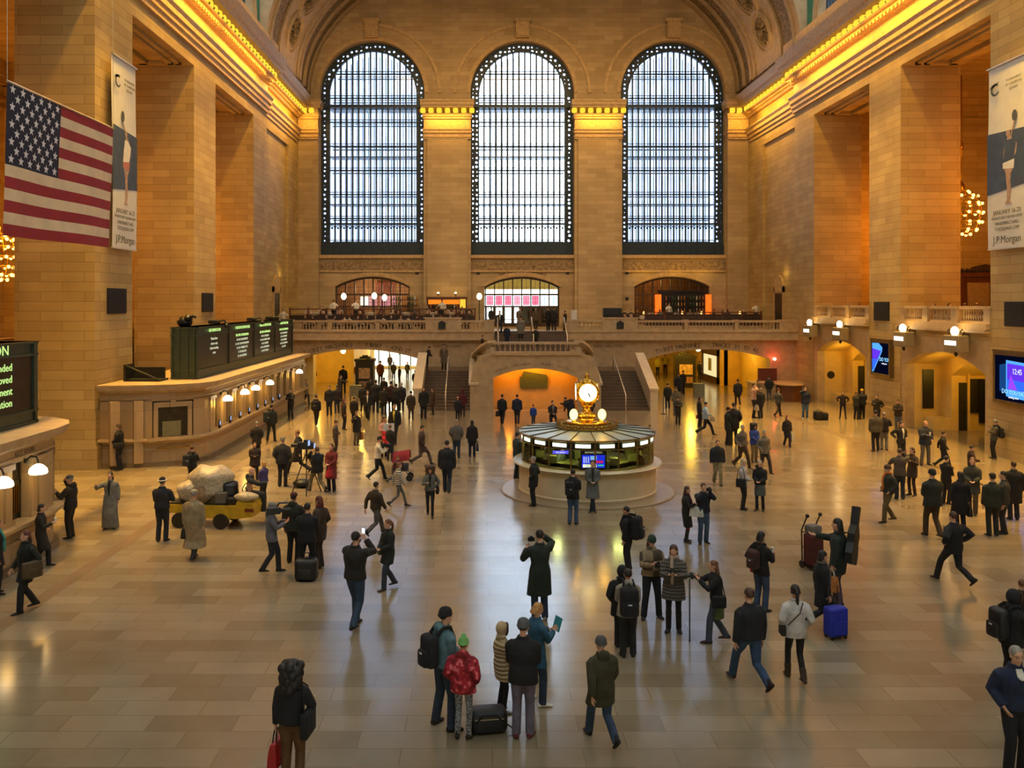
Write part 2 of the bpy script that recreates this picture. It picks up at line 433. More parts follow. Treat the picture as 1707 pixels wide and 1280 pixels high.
# mouldings on the end wall
mo = MB(); fz = MB()
for (a, b) in WX:
    mo.box(a-.02, b+.02, YEND-.22, YEND+.1, 10.1, 10.36); mo.box(a-.02, b+.02, YEND-.12, YEND+.1, 8.95, 9.1)
    fz.box(a, b, YEND-.06, YEND+.05, 9.1, 9.85)
    c, R = (a+b)/2, (b-a)/2
    A = [PI*i/30 for i in range(31)]
    for ri, ro, t in ((R+.02, R+.32, .1), (R+1.15, R+1.4, .1)):
        pts = [(c+ro*math.cos(q), ZS+ro*math.sin(q)) for q in A]+[(c+ri*math.cos(q), ZS+ri*math.sin(q)) for q in reversed(A)]
        mo.prism(pts, XZ, YEND-t, YEND+.05)
    mo.box(c-.55, c+.55, YEND-.5, YEND+.1, 28.2, 29.5); mo.box(c-.68, c+.68, YEND-.6, YEND+.1, 29.5, 29.75); mo.box(c-.4, c+.4, YEND-.62, YEND, 28.3, 28.9)
for (a, b) in LOW:
    h = seg_arch(a-.05, b+.05, 7.75, 8.62, 14); h2 = seg_arch(a-.3, b+.3, 7.78, 8.95, 14)
    mo.prism(h2+h[::-1], XZ, YEND-.08, YEND+.02)
struct(mo.build('trim_end_mouldings', STC)); struct(fz.build('trim_carved_frieze', mat('carved_wave_frieze', '#8d7450', .8, var=.5, scale=4, bump=1)))

def lace():          # pierced iron border of the great windows
    m, N, L, b = nt('pierced_iron_lace')
    b.inputs['Base Color'].default_value = (*srgb('#232f35'), 1); b.inputs['Roughness'].default_value = .5
    uv = N.new('ShaderNodeUVMap'); vo = N.new('ShaderNodeTexVoronoi'); vo.inputs['Scale'].default_value = 2.6; vo.inputs['Randomness'].default_value = .25
    L.new(uv.outputs['UV'], vo.inputs['Vector'])
    lt = N.new('ShaderNodeMath'); lt.operation = 'LESS_THAN'; lt.inputs[1].default_value = .25
    L.new(vo.outputs['Distance'], lt.inputs[0])
    t = N.new('ShaderNodeBsdfTransparent'); mx = N.new('ShaderNodeMixShader')
    L.new(lt.outputs[0], mx.inputs[0]); L.new(b.outputs[0], mx.inputs[1]); L.new(t.outputs[0], mx.inputs[2])
    L.new(mx.outputs[0], N['Material Output'].inputs['Surface']); return m
LACE = lace()
for k, (a, b) in enumerate(WX):
    wo = struct(empty('window_%d' % (k+1))); c, R = (a+b)/2, (b-a)/2; bw = .62
    def arch_strip(ri, ro, z0):
        A = [PI*i/30 for i in range(31)]
        return [(c+ro, z0)]+[(c+ro*math.cos(q), ZS+ro*math.sin(q)) for q in A]+[(c-ro, z0), (c-ri, z0)]+[(c+ri*math.cos(q), ZS+ri*math.sin(q)) for q in reversed(A)]+[(c+ri, z0)]
    MB().prism(arch_strip(R-bw, R-.12, ZB+.9), XZ, YEND+.75, YEND+.8).build('iron_lace_border', LACE, wo)
    fr = MB().prism(arch_strip(R-.16, R+.02, ZB), XZ, YEND+.6, YEND+.95).prism(arch_strip(R-bw-.1, R-bw+.05, ZB), XZ, YEND+.65, YEND+.95)
    fr.box(a, b, YEND+.4, YEND+1, ZB-.1, ZB+.85)
    for i in range(17): fr.box(a+.2+i*.512, a+.26+i*.512, YEND+.36, YEND+.42, ZB, ZB+.8)
    for z in (ZB+.85, 22.65): fr.box(a, b, YEND+.55, YEND+.95, z, z+.26)
    fr.build('frame', GIR, wo)
    ri = R-bw
    def top(x):
        d = abs(x-c); return ZS+math.sqrt(max(0, ri*ri-d*d)) if d < ri else ZS
    def half(z): return ri if z <= ZS else math.sqrt(max(0, ri*ri-(z-ZS)**2))
    for nm, yy, off, th in (('inner_glazing_bars', YEND+.82, 0, .068), ('outer_glazing_bars', YEND+2.5, .12, .032)):
        g = MB(); n = 15
        for i in range(1, n):
            x = a+bw+i*(2*ri)/n+off
            if x < b-bw: g.box(x-th, x+th, yy, yy+.1, ZB+.8, top(x))
        for z in [ZB+1.1+i*2.01 for i in range(9)]+[ZB+1.28+i*2.01 for i in range(9)]+[ZB+.1+i*2.01+.95 for i in range(9)]:
            h = half(z)
            if h > .4: g.box(c-h, c+h, yy, yy+.08, z-.028, z+.028)
        if nm[0] == 'o':
            for z in (14.6, 18.6, 22.6): g.box(c-half(z), c+half(z), yy-1.4, yy, z, z+.1)       # walkway floors between the two layers of glass
        g.build(nm, GIR, wo)
    orn = MB()
    for i in range(15):
        x = a+bw+(i+.5)*(2*ri)/15
        for q in range(8):
            s0, s1 = PI*q/8, PI*(q+1)/8
            orn.tube([(x+.2*math.cos(s0), YEND+.86, ZB+2.3+.2*math.sin(s0)), (x+.2*math.cos(s1), YEND+.86, ZB+2.3+.2*math.sin(s1))], .035, 4)
        orn.box(x-.2, x+.2, YEND+.82, YEND+.88, ZB+2.55, ZB+2.72); orn.ball((x, YEND+.86, ZB+2.3), .1, 6, 4)
    orn.build('iron_ornament', GIR, wo)
    pts = arch_hole(a, b, ZB, ZS, ZS+R-.01, 24)
    MB().prism(pts, XZ, YEND+.94, YEND+.96).build('pane', WGL, wo)
# pale towers outside the end windows
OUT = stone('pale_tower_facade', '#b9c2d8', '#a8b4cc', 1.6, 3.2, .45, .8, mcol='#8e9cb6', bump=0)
for nm, x0, x1, y, h in (('tower_block', -34, -6.0, 108, 62), ('tower_block', 9.5, 38, 112, 62)):
    struct(MB().box(x0, x1, y, y+12, -5, h).build('exterior_'+nm, OUT))

# ================================================================ end vault (ornamented ribs) and hall ceiling
def ell(t, A, B, Z0=23.7): return (A*math.cos(t), Z0+B*math.sin(t))
def vault_strip(y0, y1, A, B, th, n=48):
    pts = [ell(PI*i/n, A, B) for i in range(n+1)]+[ell(PI*i/n, A+th, B+th) for i in range(n, -1, -1)]
    return pts
vt = MB()
rel = MB()
for y0, y1, d, m_ in ((71.0, 71.8, .0, 0), (69.6, 71.0, .12, 1), (69.3, 69.6, -.05, 0), (67.7, 69.3, .16, 1), (67.3, 67.7, -.05, 0), (66.9, 67.3, .1, 0), (66.5, 66.9, 0, 0), (61.0, 66.5, .12, 0), (60.7, 61.0, 0, 0), (58.4, 60.7, .15, 1), (58.1, 58.4, -.05, 0), (57.2, 58.1, .05, 0)):
    tgt = rel if m_ else vt
    pts = vault_strip(y0, y1, 17.5+d, 11.5+d, 1.2)
    tgt.prism(pts, XZ, y0, y1)
struct(vt.build('ceiling_end_vault', STV, smooth=False)); struct(rel.build('ceiling_relief_bands', STD))
ros = MB()
for i in range(1, 14):
    t = PI*i/14
    for y in (63.7,):
        p = Vector((17.6*math.cos(t), y, 23.7+11.6*math.sin(t))); nrm = Vector((math.cos(t)/17.6, 0, math.sin(t)/11.6)).normalized()
        tx = Vector((0, 1, 0)); ty = nrm.cross(tx)
        def P(r, a, h): return p+tx*(r*math.cos(a))+ty*(r*math.sin(a))-nrm*h
        for r0, tr_ in ((1.55, .16), (1.2, .08)):
            ros.tube([P(r0, 2*PI*k/24, .05) for k in range(25)], tr_, 5, 0)
        for k in range(12):
            a_ = 2*PI*k/12; ros.loft([[P(.35, a_-.15, .03), P(.4, a_, .22), P(.35, a_+.15, .03)], [P(.8, a_-.2, .03), P(.85, a_, .2), P(.8, a_+.2, .03)], [P(1.12, a_-.04, .02), P(1.13, a_, .06), P(1.12, a_+.04, .02)]], 1)
        ros.ball(p-nrm*.1, .32, 8, 6, 1)
        ros.loft([[P(1.2, 2*PI*k/16, -.02) for k in range(16)], [P(.1, 2*PI*k/16, -.01) for k in range(16)]], 1)
struct(ros.build('ceiling_rosettes', [STV, STD]))
cv = MB()
pts = [ell(PI*i/40, 18.3, 12.6, 24.0) for i in range(41)]
pts = [p for p in pts if p[1] > 30.0]; q = [(p[0]*1.03, p[1]+.5) for p in reversed(pts)]
cv.prism(pts+q, XZ, -6, 57.3)
struct(cv.build('ceiling', GRN))

# ================================================================ balcony across the end of the hall
YB = 60.0
bal = MB()
outer = [(-18.35, 0), (-15.9, 0), (-15.9, 2.55)]+seg_arch(-15.9, -7.75, 2.55, 3.2, 14)[::-1]+[(-7.75, 0), (8.1, 0), (8.1, 2.55)]+seg_arch(8.1, 16.5, 2.55, 3.2, 14)[::-1]+[(16.5, 0), (18.35, 0), (18.35, 3.9), (-18.35, 3.9)]
bal.prism(outer, XZ, YB, YB+.9)
struct(bal.build('wall_balcony', STP))
bl = MB()
for a, b in ((-18.6, -2.55), (2.5, 18.6)):
    bl.box(a, b, YB-.35, YB+.5, 3.95, 4.5)
    bl.box(a, b, YB-.45, YB+.4, 3.85, 3.98); bl.box(a, b, YB-.42, YB+.4, 4.4, 4.5)
    bl.box(a, b, YB-.15, YB, 3.7, 3.86)
bl.box(-18.6, 18.6, YB+.3, 73.5, 3.9, 4.3)
bl.box(-18.4, -3.3, 64.3, 71.8, 4.3, 4.95); bl.box(3.2, 18.4, 66, 71.8, 4.3, 4.7)
struct(bl.build('floor_balcony', STP))
INK = mat('dark_incised_letters', '#4c3b22', .8)
lt = MB().box(0, .01, YB-.01, YB, 3.3, 3.31).build('trim_balcony_lettering', INK); struct(lt)
Mx = lambda x, y, z: frame((x, y, z), (1, 0, 0), (0, 0, 1))
text('WEST BALCONY', .27, INK, Mx(-5.75, YB-.01, 3.42), lt); text('WEST BALCONY', .27, INK, Mx(5.35, YB-.01, 3.42), lt)
def on_arch(s, size, x0, x1, zs, zc, xa, xb):
    h = zc-zs; wd = (x1-x0)/2; R = (wd*wd+h*h)/(2*h); c = (x0+x1)/2; r = R+.3
    a0 = math.acos((xa-c)/r); a1 = math.acos((xb-c)/r)
    arc_text(s, size, INK, lt, c, zc-R, r, YB-.01, a0, (a0-a1)/(len(s)-1))
on_arch('TICKET MACHINES', .4, -15.9, -7.75, 2.55, 3.2, -15.6, -12.4); on_arch('SUBWAY \u2022 42ND ST', .4, -15.9, -7.75, 2.55, 3.2, -11.4, -8.4)
on_arch('TICKET MACHINES', .42, 8.1, 16.5, 2.55, 3.2, 8.7, 11.6); on_arch('TRACKS 31 TO 42', .42, 8.1, 16.5, 2.55, 3.2, 12.6, 15.6)
# passages under the balcony
pa = MB()
pa.box(-18.3, -15.2, 60.9, 62.0, 0, 3.9); pa.box(-18.3, -14.2, 70, 90, 0, 3.9); pa.box(-18.35, -18.2, 60, 90, 0, 3.9)
pa.box(-7.9, -7.3, 60.9, 90, 0, 3.9); pa.box(-18.3, 18.3, 86, 86.5, 0, 3.9); pa.box(-14.2, -13.7, 70, 80, 0, 3.9)
pa.box(7.6, 8.1, 60.9, 90, 0, 3.9); pa.box(15.2, 18.3, 67.5, 68, 0, 3.9); pa.box(15.4, 15.7, 67.5, 80, 0, 3.9); pa.box(16.6, 18.3, 60.9, 68, 0, 3.9)
pa.box(8, 15.6, 80, 80.4, 0, 3.9); pa.box(-18.3, 18.3, 60.9, 90, 3.75, 3.92)
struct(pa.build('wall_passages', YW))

# ================================================================ central stair block
XB = -.2; YF = 51.7
sb = MB()
out = [(-3.9, 0), (3.9, 0), (3.9, 1.5), (3.66, 2.7), (3.3, 3.25), (2.55, 3.42), (-2.55, 3.42), (-3.3, 3.25), (-3.66, 2.7), (-3.9, 1.5)]
sb.prism([(x+XB, z) for x, z in out], XZ, YF, YF+.45, holes=[[(x+XB, z) for x, z in [(-2.5, .001), (2.5, .001)]+seg_arch(-2.5, 2.5, 1.95, 2.5, 14)]])
for s in (-1, 1):
    X0, X1 = XB+s*3.45, XB+s*3.9
    sb.prism([(YF+.46, 0), (YF+8.2, 0), (YF+8.2, 3.0), (YF+4.8, 3.0), (YF+.46, 1.6)], YZ, X0, X1)
    sb.box(XB+s*2.5, XB+s*3.5, YF+.45, YF+5.4, 2.6, 3.15)
sb.box(XB-3.4, XB+3.4, YF+.45, YB+.5, 2.95, 3.2); sb.box(XB-3.4, XB+3.4, YF+2.2, YF+2.5, 0, 2.95)
struct(sb.build('wall_stair_block', STP))
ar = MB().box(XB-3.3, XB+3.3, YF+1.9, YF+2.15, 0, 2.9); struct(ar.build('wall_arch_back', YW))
lb = struct(MB().prism([(-2.9, 3.3), (-2.9, 3.42), (2.5, 3.42), (2.5, 3.3)], XZ, YF-.12, YF).build('trim_stair_block', STC))
h = .55; R = (2.5**2+h*h)/(2*h)
for s, a, b in (('DINING CONCOURSE', -2.3, -.35), ('TRACKS 100 TO 117', .35, 2.4)):
    r = R+.28; a0 = math.acos(a/r); a1 = math.acos(b/r); arc_text(s, .2, INK, lb, XB, 2.5-R, r, YF-.01, a0, (a0-a1)/(len(s)-1))
tag(MB().box(XB-.85, XB+.85, YF+1.75, YF+1.9, 1.18, 1.86).prism([(XB-.75, 1.86), (XB+.8, 1.86), (XB+.8, 1.98), (XB-.6, 2.2)], XZ, YF+1.78, YF+1.88).build('wall_sign', mat('green_sign', '#4d6040', .5)), 'dark green sign hanging inside the orange-lit arch below the stairs', 'sign')
copm = MB()
for s in (-1, 1):       # sloping copings of the side parapets, curling up to the balustrade
    path = [(XB+s*3.68, YF-.1, 1.52), (XB+s*3.68, YF+3.2, 2.52), (XB+s*3.6, YF+3.6, 2.95), (XB+s*3.4, YF+2.2, 3.3), (XB+s*3.0, YF+.9, 3.75), (XB+s*2.6, YF+.25, 4.02)]
    rings = []
    for i, p in enumerate(path):
        t = Vector(path[min(i+1, 5)])-Vector(path[max(i-1, 0)]); sd = t.cross(Vector((0, 0, 1))).normalized()*.3; P = Vector(p)
        rings.append([P-sd, P+sd, P+sd+Vector((0, 0, .14)), P-sd+Vector((0, 0, .14))])
    copm.loft(rings)
    copm.prism([(YF-.1, 0), (YF+5, 0), (YF+5, 3.05), (YF+4.6, 3.05), (YF, 1.25), (YF-.1, 1.2)], YZ, XB+s*6.8, XB+s*7.25)
    copm.prism([(YF-.15, 1.2), (YF, 1.25), (YF+4.6, 3.05), (YF+5, 3.05), (YF+5, 3.17), (YF+4.6, 3.17), (YF-.15, 1.33)], YZ, XB+s*6.74, XB+s*7.31)
    for k in range(4):
        copm.box(XB+s*(3.3-.25*k)-.12, XB+s*(3.3-.25*k)+.12, YF+2.6-.75*k-.1, YF+2.6-.75*k+.1, 3.15, 3.25+.17*k)
struct(copm.build('trim_stair_parapets', mat('pale_coping_marble', '#c9b692', .35, var=.1, scale=2)))
stp = MB()
for s in (-1, 1):
    for k in range(13): stp.box(XB+s*3.9, XB+s*6.82, YF+.05+k*.375, YF+5.0, k*.154, (k+1)*.154)
    stp.box(XB+s*3.9, XB+s*7.25, YF+4.9, YB, 1.7, 2.0)
    for k in range(8): stp.box(XB+s*2.2, XB+s*(3.9-.2*k), YF+5.4, YB, 2.0+k*.15, 2.0+(k+1)*.15)
for k in range(8): stp.box(-2.5, 2.45, YB-2.3+k*.36, YB+1, 3.2+k*.155, 3.2+(k+1)*.155)
struct(stp.build('floor_staircase', STAIR))
rl = MB()
for s in (-1, 1):
    xm = XB+s*5.35
    rl = MB().tube([(xm, YF-.1, 0), (xm, YF-.1, .95), (xm, YF+4.7, 2.95), (xm, YF+4.9, 2.95), (xm, YF+4.9, 2.0)], .035, 6)
    tag(rl.build('handrail', RAILM, smooth=True), 'pale metal handrail down the middle of the %s side stair flight' % ('left' if s < 0 else 'right'), 'handrail')
for x, nm in ((-2.3, 'left end'), (.05, 'middle'), (2.3, 'right end')):
    rl = MB().tube([(x, YB-2.1, 3.2), (x, YB-2.1, 4.2), (x, YB+.3, 5.4), (x, YB+.6, 5.4), (x, YB+.6, 4.45)], .045, 6)
    tag(rl.build('handrail', RAILM, smooth=True), 'white handrail at the %s of the upper stair flight' % nm, 'handrail')

# balustrades: rail, plinth and turned balusters
def bal_mesh(h):
    pr = [(.07, 0), (.075, .04), (.045, .1), (.05, .16), (.085, .3), (.08, .4), (.045, .62), (.04, .78), (.06, .86), (.075, .93), (.07, 1)]
    return MB().lathe([(r*.74, z*h) for r, z in pr], seg=8).mesh('baluster', True)
BM_ = bal_mesh(.47); BM_.materials.append(STP); BM2 = bal_mesh(.6); BM2.materials.append(STP)
def balustrade(p0, p1, z0, hh, n, label, me, w_=.3):
    p0, p1 = Vector((*p0, 0)), Vector((*p1, 0)); d = p1-p0; ln = d.length; a = math.atan2(d.y, d.x)
    t = empty('balustrade', (p0.x, p0.y, z0), a); tag(t, label, 'balustrade', 'stone balustrades')
    MB().box(0, ln, -w_/2, w_/2, 0, .1).build('plinth', STP, t)
    MB().box(-.02, ln+.02, -w_/2-.03, w_/2+.03, .1+hh, .24+hh).build('top_rail', STP, t)
    for k in range(n): link('baluster', me, t, ((k+.5)*ln/n, 0, .1))
    return t
def pedestal(x0, x1, y0, y1, z0, z1): pb.box(x0, x1, y0, y1, z0, z1); pb.box(x0-.05, x1+.05, y0-.05, y1+.05, z1-.12, z1)
pb = MB()
XS = lambda px: CX+(px-VX)/(FPX/59.8)
secs = [(489, 547, 12, 'leftmost'), (554, 626, 13, 'second from left'), (633, 709, 14, 'third from left'), (769, 806, 6, 'next to the stairs on the left'),
        (963, 1003, 6, 'next to the stairs on the right'), (1062, 1140, 14, 'right of the shield pedestal'), (1146, 1224, 14, 'second from right'), (1230, 1298, 12, 'rightmost')]
for a, b, n, wd in secs:
    balustrade((XS(a), 59.8), (XS(b), 59.8), 4.5, .47, n, 'stone balustrade section of the end balcony, %s' % wd, BM_)
xs = [440]+[v for a, b, *_ in secs for v in (a, b)]+[1332]
for i in range(0, len(xs), 2):
    if i == 8: pedestal(XS(806), -2.55, 59.6, 60.0, 4.5, 5.26); pedestal(2.5, XS(963), 59.6, 60.0, 4.5, 5.26); continue
    big = xs[i+1]-xs[i] > 40 and 2 < i < 14
    pedestal(XS(xs[i]), XS(xs[i+1]), 59.6, 60.05, 4.5, 5.42 if big else 5.26)
for px in (737, 1033):
    tag(MB().prism([(XS(px)-.25, 4.62), (XS(px)+.25, 4.62), (XS(px)+.25, 5.05), (XS(px), 5.2), (XS(px)-.25, 5.05)], XZ, 59.52, 59.62).build('shield_plaque', BRZ), 'dark bronze shield plaque on the balcony pedestal %s of the stairs' % ('left' if px < 900 else 'right'), 'plaque')
balustrade((XB-2.55, YF+.2), (XB+2.55, YF+.2), 3.42, .42, 17, 'stone balustrade on top of the arched stair block', bal_mesh(.42))
for (y0, y1, lab) in ((37.15, 45.0, 'nearer'), (48.75, 56.75, 'farther')):
    n = 3; L0 = (y1-y0)/n; BM3 = BM3 if lab == 'farther' else bal_mesh(.52)
    if not BM3.materials: BM3.materials.append(STP)
    for k in range(n):
        balustrade((18.42, y0+k*L0+.35), (18.42, y0+(k+1)*L0-.35), 5.5, .52, 10, 'gallery balustrade section in the %s right-hand opening, %s' % (lab, ('nearest', 'middle', 'farthest')[k]), BM3)
        pedestal(18.25, 18.6, y0+k*L0-.1, y0+k*L0+.4, 5.5, 6.26)
    pedestal(18.25, 18.6, y1-.4, y1, 5.5, 6.26)
    pb.box(18.1, 18.6, y0-.05, y1+.05, 5.2, 5.5); pb.box(18.0, 18.3, y0-.05, y1+.05, 5.1, 5.24)
struct(pb.build('trim_balustrade_pedestals', STP))
for m_ in bpy.data.meshes:
    if m_.name.startswith('baluster') and not m_.materials: m_.materials.append(STP)

# ================================================================ right wall: arched track recesses below the gallery
rw = MB(); rv = MB()
for y0, y1 in ((25.5, 33.5), (37.1, 45.05), (48.7, 56.8)):
    c = (y0+y1)/2
    a, b = c-3.55, c+3.55
    rw.prism([(y0, 0), (a, 0), (a, 3.3)]+seg_arch(a, b, 3.3, 4.1, 14)[::-1]+[(b, 0), (y1, 0), (y1, 5.2), (y0, 5.2)], YZ, 18.32, 18.8)
    o = [(a, 3.3)]+seg_arch(a, b, 3.3, 4.1, 14)[::-1]+[(b, 3.3), (b, 0), (b+.4, 0), (b+.4, 4.6), (a-.4, 4.6), (a-.4, 0), (a, 0)]
    rv.prism(o, YZ, 18.8, 20.2)
    a2, b2 = c-2.6, c+2.6
    o = [(a-.4, 0), (a2, 0), (a2, 2.75)]+seg_arch(a2, b2, 2.75, 3.55, 14)[::-1]+[(b2, 0), (b+.4, 0), (b+.4, 4.6), (a-.4, 4.6)]
    rv.prism(o, YZ, 20.2, 22.2)
    rv.box(22.2, 22.4, y0, y1, 0, 4.6)
    rv.box(19.3, 20.2, b-.9, b, 0, .6)
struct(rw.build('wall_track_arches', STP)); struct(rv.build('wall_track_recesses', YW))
for y0, y1, nm in ((37.1, 45.05, 'nearer'), (48.7, 56.8, 'farther')):
    c = (y0+y1)/2
    d = struct(empty('door_%d' % (1 if nm == 'nearer' else 2)))
    MB().box(21.95, 22.2, c-2.6, c-.3, 0, 2.6).build('gate_leaf', BRZ, d); MB().box(21.95, 22.2, c+1.2, c+2.3, 0, 2.4).build('gate_leaf', BRZ, d)
    MB().box(21.9, 22.2, c-.3, c+.1, 0, 2.75).box(21.9, 22.2, c-2.6, c+2.6, 2.6, 2.75).build('gate_frame', YW, d)
    MB().box(20.55, 20.9, c+2.5, c+2.62, .0, 2.4).build('dark_doorway', BRZ, d); MB().box(20.92, 21.02, c+2.42, c+2.62, 0, 2.9).build('lit_post', YW, d)
    for k, xx in enumerate((21.06, 21.52)):
        bd = MB().box(xx, xx+.42, c+2.44, c+2.56, .9-.5*k, 2.6)
        bd.box(xx+.06, xx+.36, c+2.43, c+2.45, 2.42, 2.52); o = tag(bd.build('track_board', BLK), 'dark green track board %s under the %s track arch' % (('beside the doorway', 'closest to the pier')[k], nm), 'sign board')
    dk = MB().box(19.2, 19.75, y1-.52, y1-.45, 1.0, 3.0) if nm == 'nearer' else MB().prism([(19.2+.25*math.cos(q), 1.75+.25*math.sin(q)) for q in [2*PI*i/14 for i in range(14)]], lambda u, v, t: (u, t, v), y1-.52, y1-.46)
    tag(dk.build('wall_panel', BLK), 'black upright panel on the side of the nearer track recess' if nm == 'nearer' else 'small dark round plate on the side of the farther track recess', 'panel')
# hanging sign boxes with a lamp on top
def sign_box(Y, lab):
    z = 4.62; x = 17.75
    t = empty('sign_lamp', (x, Y, z)); tag(t, lab, 'sign', 'lit sign boxes along the right wall')
    MB().bev(-.25, .25, -.62, .62, -.4, .34, .05).box(.1, .6, -.08, .08, .3, .42).build('sign_case', mat('bronze_sign_case', '#94815a', .5, .1), t)
    MB().box(-.27, -.24, -.46, .46, -.1, .1).build('lit_panel', LITW, t)
    MB().ball((-.05, 0, .52), (.17, .17, .22), 10, 8).build('lamp_globe', BULBW, t, smooth=True)
    sc_ = MB().lathe([(.02, -.62), (.1, -.5), (.04, -.45), (.22, -.36)], seg=8); sc_.tube([(.0, -.5, .32), (0, -.7, .5), (0, -.5, .62), (0, -.35, .5)], .03, 5); sc_.tube([(.0, .5, .32), (0, .7, .5), (0, .5, .62), (0, .35, .5)], .03, 5)
    sc_.build('scroll_bracket', BRZ, t)
    point((x-.1, Y, z+.95), 14, '#ffc86a', .15, 'sign_light')
for Y, lab in ((56.0, 'lit bronze sign box with globe lamp, farthest along the right wall'), (51.3, 'lit bronze sign box above the farther track arch beside the blue screen'), (43.6, 'lit bronze sign box at the left of the nearer track arch'), (38.8, 'lit bronze sign box nearest the large blue screen')):
    sign_box(Y, lab)
# ================================================================ left wall: ticket booths
struct(MB().box(-30, 30, -14.5, -14, 0, 37).build('wall_back', STW))
for sx in (-1, 1): struct(MB().box(sx*21.4, sx*30, 59.2, 59.6, 0, 19.6).box(sx*18.0, sx*30, -14, -5.9, 0, 31).build('wall_gallery_end_%s' % ('left' if sx < 0 else 'right'), ST))
struct(MB().box(-19, 19, -14.2, -5.9, 30, 30.5).build('ceiling_back', GRN))
BST = stone('booth_marble', '#b79d74', '#a98f66', 2.2, 1.1, .006, .4, bump=.08, stain=.35)
BDK = mat('dark_polished_plinth', '#6a5a42', .35, var=.2, scale=2)
def offs(pts, d):        # offset an open polyline to its right-hand side (towards the hall)
    out = []
    for i, p in enumerate(pts):
        a = Vector(pts[max(i-1, 0)]); b = Vector(pts[min(i+1, len(pts)-1)]); t = (b-a).normalized()
        out.append((p[0]+t.y*d, p[1]-t.x*d))
    return out
def ticket_booth(name, front, yend, ycurve, lab, bays, lamps, sgn):
    # outline runs from the pier round the curved end and along the straight front; sgn=+1: curved end at the near side
    e = [(-18.25, ycurve-.5*sgn), (-17.2, ycurve-.42*sgn), (-16.3, ycurve-.25*sgn), (-15.5, ycurve+.1*sgn), (-14.95, ycurve+.55*sgn), (-14.68, ycurve+1.1*sgn), (front, ycurve+1.7*sgn), (front, yend)]
    if sgn < 0: e = e[::-1]
    t = empty('ticket_booth', (front, ycurve, 0)); tag(t, lab, 'ticket booth')
    mb = MB(); o = Vector((front, ycurve, 0))
    def layer(d0, z0, d1, z1, mb_=mb):
        a, b = offs(e, d0), offs(e, d1)
        back = [(-18.25, e[-1][1]), (-18.25, e[0][1])] if sgn > 0 else [(-18.25, e[-1][1]), (-18.25, e[0][1])]
        A = [(p[0]-o.x, p[1]-o.y, z0) for p in a+back]; B = [(p[0]-o.x, p[1]-o.y, z1) for p in b+back]
        mb_.loft([A, B])
    def part_layer(pts, z0, z1):
        A = [(p[0]-o.x, p[1]-o.y, z0) for p in pts]; B = [(p[0]-o.x, p[1]-o.y, z1) for p in pts]; mb.loft([A, B])
    q = e if sgn > 0 else e[::-1]
    part_layer([q[0], q[1], q[2], (-16.4, q[2][1]+.6*sgn), (-18.2, q[2][1]+.6*sgn)], 1.0, 2.6); part_layer([q[4], q[5], q[6], (front, q[6][1]+.3*sgn), (front-.5, q[6][1]+.3*sgn), (front-.5, q[4][1]+.2*sgn)], 1.0, 2.6)
    layer(.0, .16, .0, 1.02); layer(-.32, 1.0, -.32, 2.6); layer(0, 2.55, 0, 2.9); layer(.04, 2.62, .04, 2.68)
    mb.build('booth_body', BST, t)
    b2 = MB(); layer(.14, 0, .12, .16, b2); b2.build('plinth', BDK, t)
    b3 = MB()
    for d, z0, z1 in ((.06, 2.88, 2.94), (.14, 2.94, 3.0), (.3, 3.0, 3.12), (.36, 3.12, 3.22)): layer(d, z0, d+.03, z1, b3)
    b3.build('cornice', mat('booth_cornice_stone', '#b39a74', .5, var=.15, scale=3), t)
    b4 = MB(); layer(.26, 1.02, .26, 1.1, b4); layer(.1, .9, .2, 1.02, b4); layer(.05, .62, .05, .7, b4); b4.build('counter_ledge', STP, t)
    cur = mat('bronze_grille_window', '#3a3426', .4, .4, var=.35, scale=9)
    for k, y in enumerate(bays):                            # pilasters and windows along the straight front
        pb_ = MB()
        for q in (-.2, .2): pb_.bev(-.34, .02, y-o.y+q-.16, y-o.y+q+.16, 1.1, 2.58, .05)
        pb_.box(-.3, .06, y-o.y-.4, y-o.y+.4, 2.42, 2.56); pb_.box(-.3, .06, y-o.y-.4, y-o.y+.4, 1.1, 1.2)
        pb_.build('pilaster', BST, t)
    for y in [(a+b)/2 for a, b in zip(bays[:-1], bays[1:])]:
        h = abs(bays[1]-bays[0])/2-.42
        wn_ = MB().box(-.32, -.24, y-o.y-h, y-o.y+h, 1.1, 2.5).box(-.27, -.2, y-o.y-h, y-o.y-h+.07, 1.1, 2.5).box(-.27, -.2, y-o.y+h-.07, y-o.y+h, 1.1, 2.5).box(-.27, -.2, y-o.y-h, y-o.y+h, 1.95, 2.05).build('ticket_window', cur, t)
        g = MB()
        for i in range(6): g.box(-.23, -.2, y-o.y-h+.12+i*(2*h-.24)/5-.012, y-o.y-h+.12+i*(2*h-.24)/5+.012, 1.25, 1.95)
        g.build('window_grille', BRASS, wn_)
    # window and pilasters on the curved end
    ce = MB(); a, b = Vector((-16.25, ycurve-.24*sgn, 0))-o, Vector((-15.0, ycurve+.5*sgn, 0))-o
    d = (b-a).normalized(); n_ = Vector((d.y, -d.x, 0))*sgn; M = lambda u, v, w_: tuple(a+d*u+n_*w_+Vector((0, 0, v))); Lw = (b-a).length
    def pan(m_, u0, u1, v0, v1, w0, w1):
        m_.add([M(u, v, w_) for w_ in (w0, w1) for v in (v0, v1) for u in (u0, u1)], [(0, 1, 3, 2), (4, 6, 7, 5), (0, 4, 5, 1), (2, 3, 7, 6), (0, 2, 6, 4), (1, 5, 7, 3)])
    pan(ce, 0, .16, 1.1, 2.5, -.2, .06); pan(ce, Lw-.16, Lw, 1.1, 2.5, -.2, .06); pan(ce, 0, Lw, 2.3, 2.5, -.2, .08); pan(ce, Lw/2-.1, Lw/2+.1, 2.3, 2.6, 0, .14)
    pan(ce, -.25, Lw+.25, 1.0, 1.12, -.2, .25)
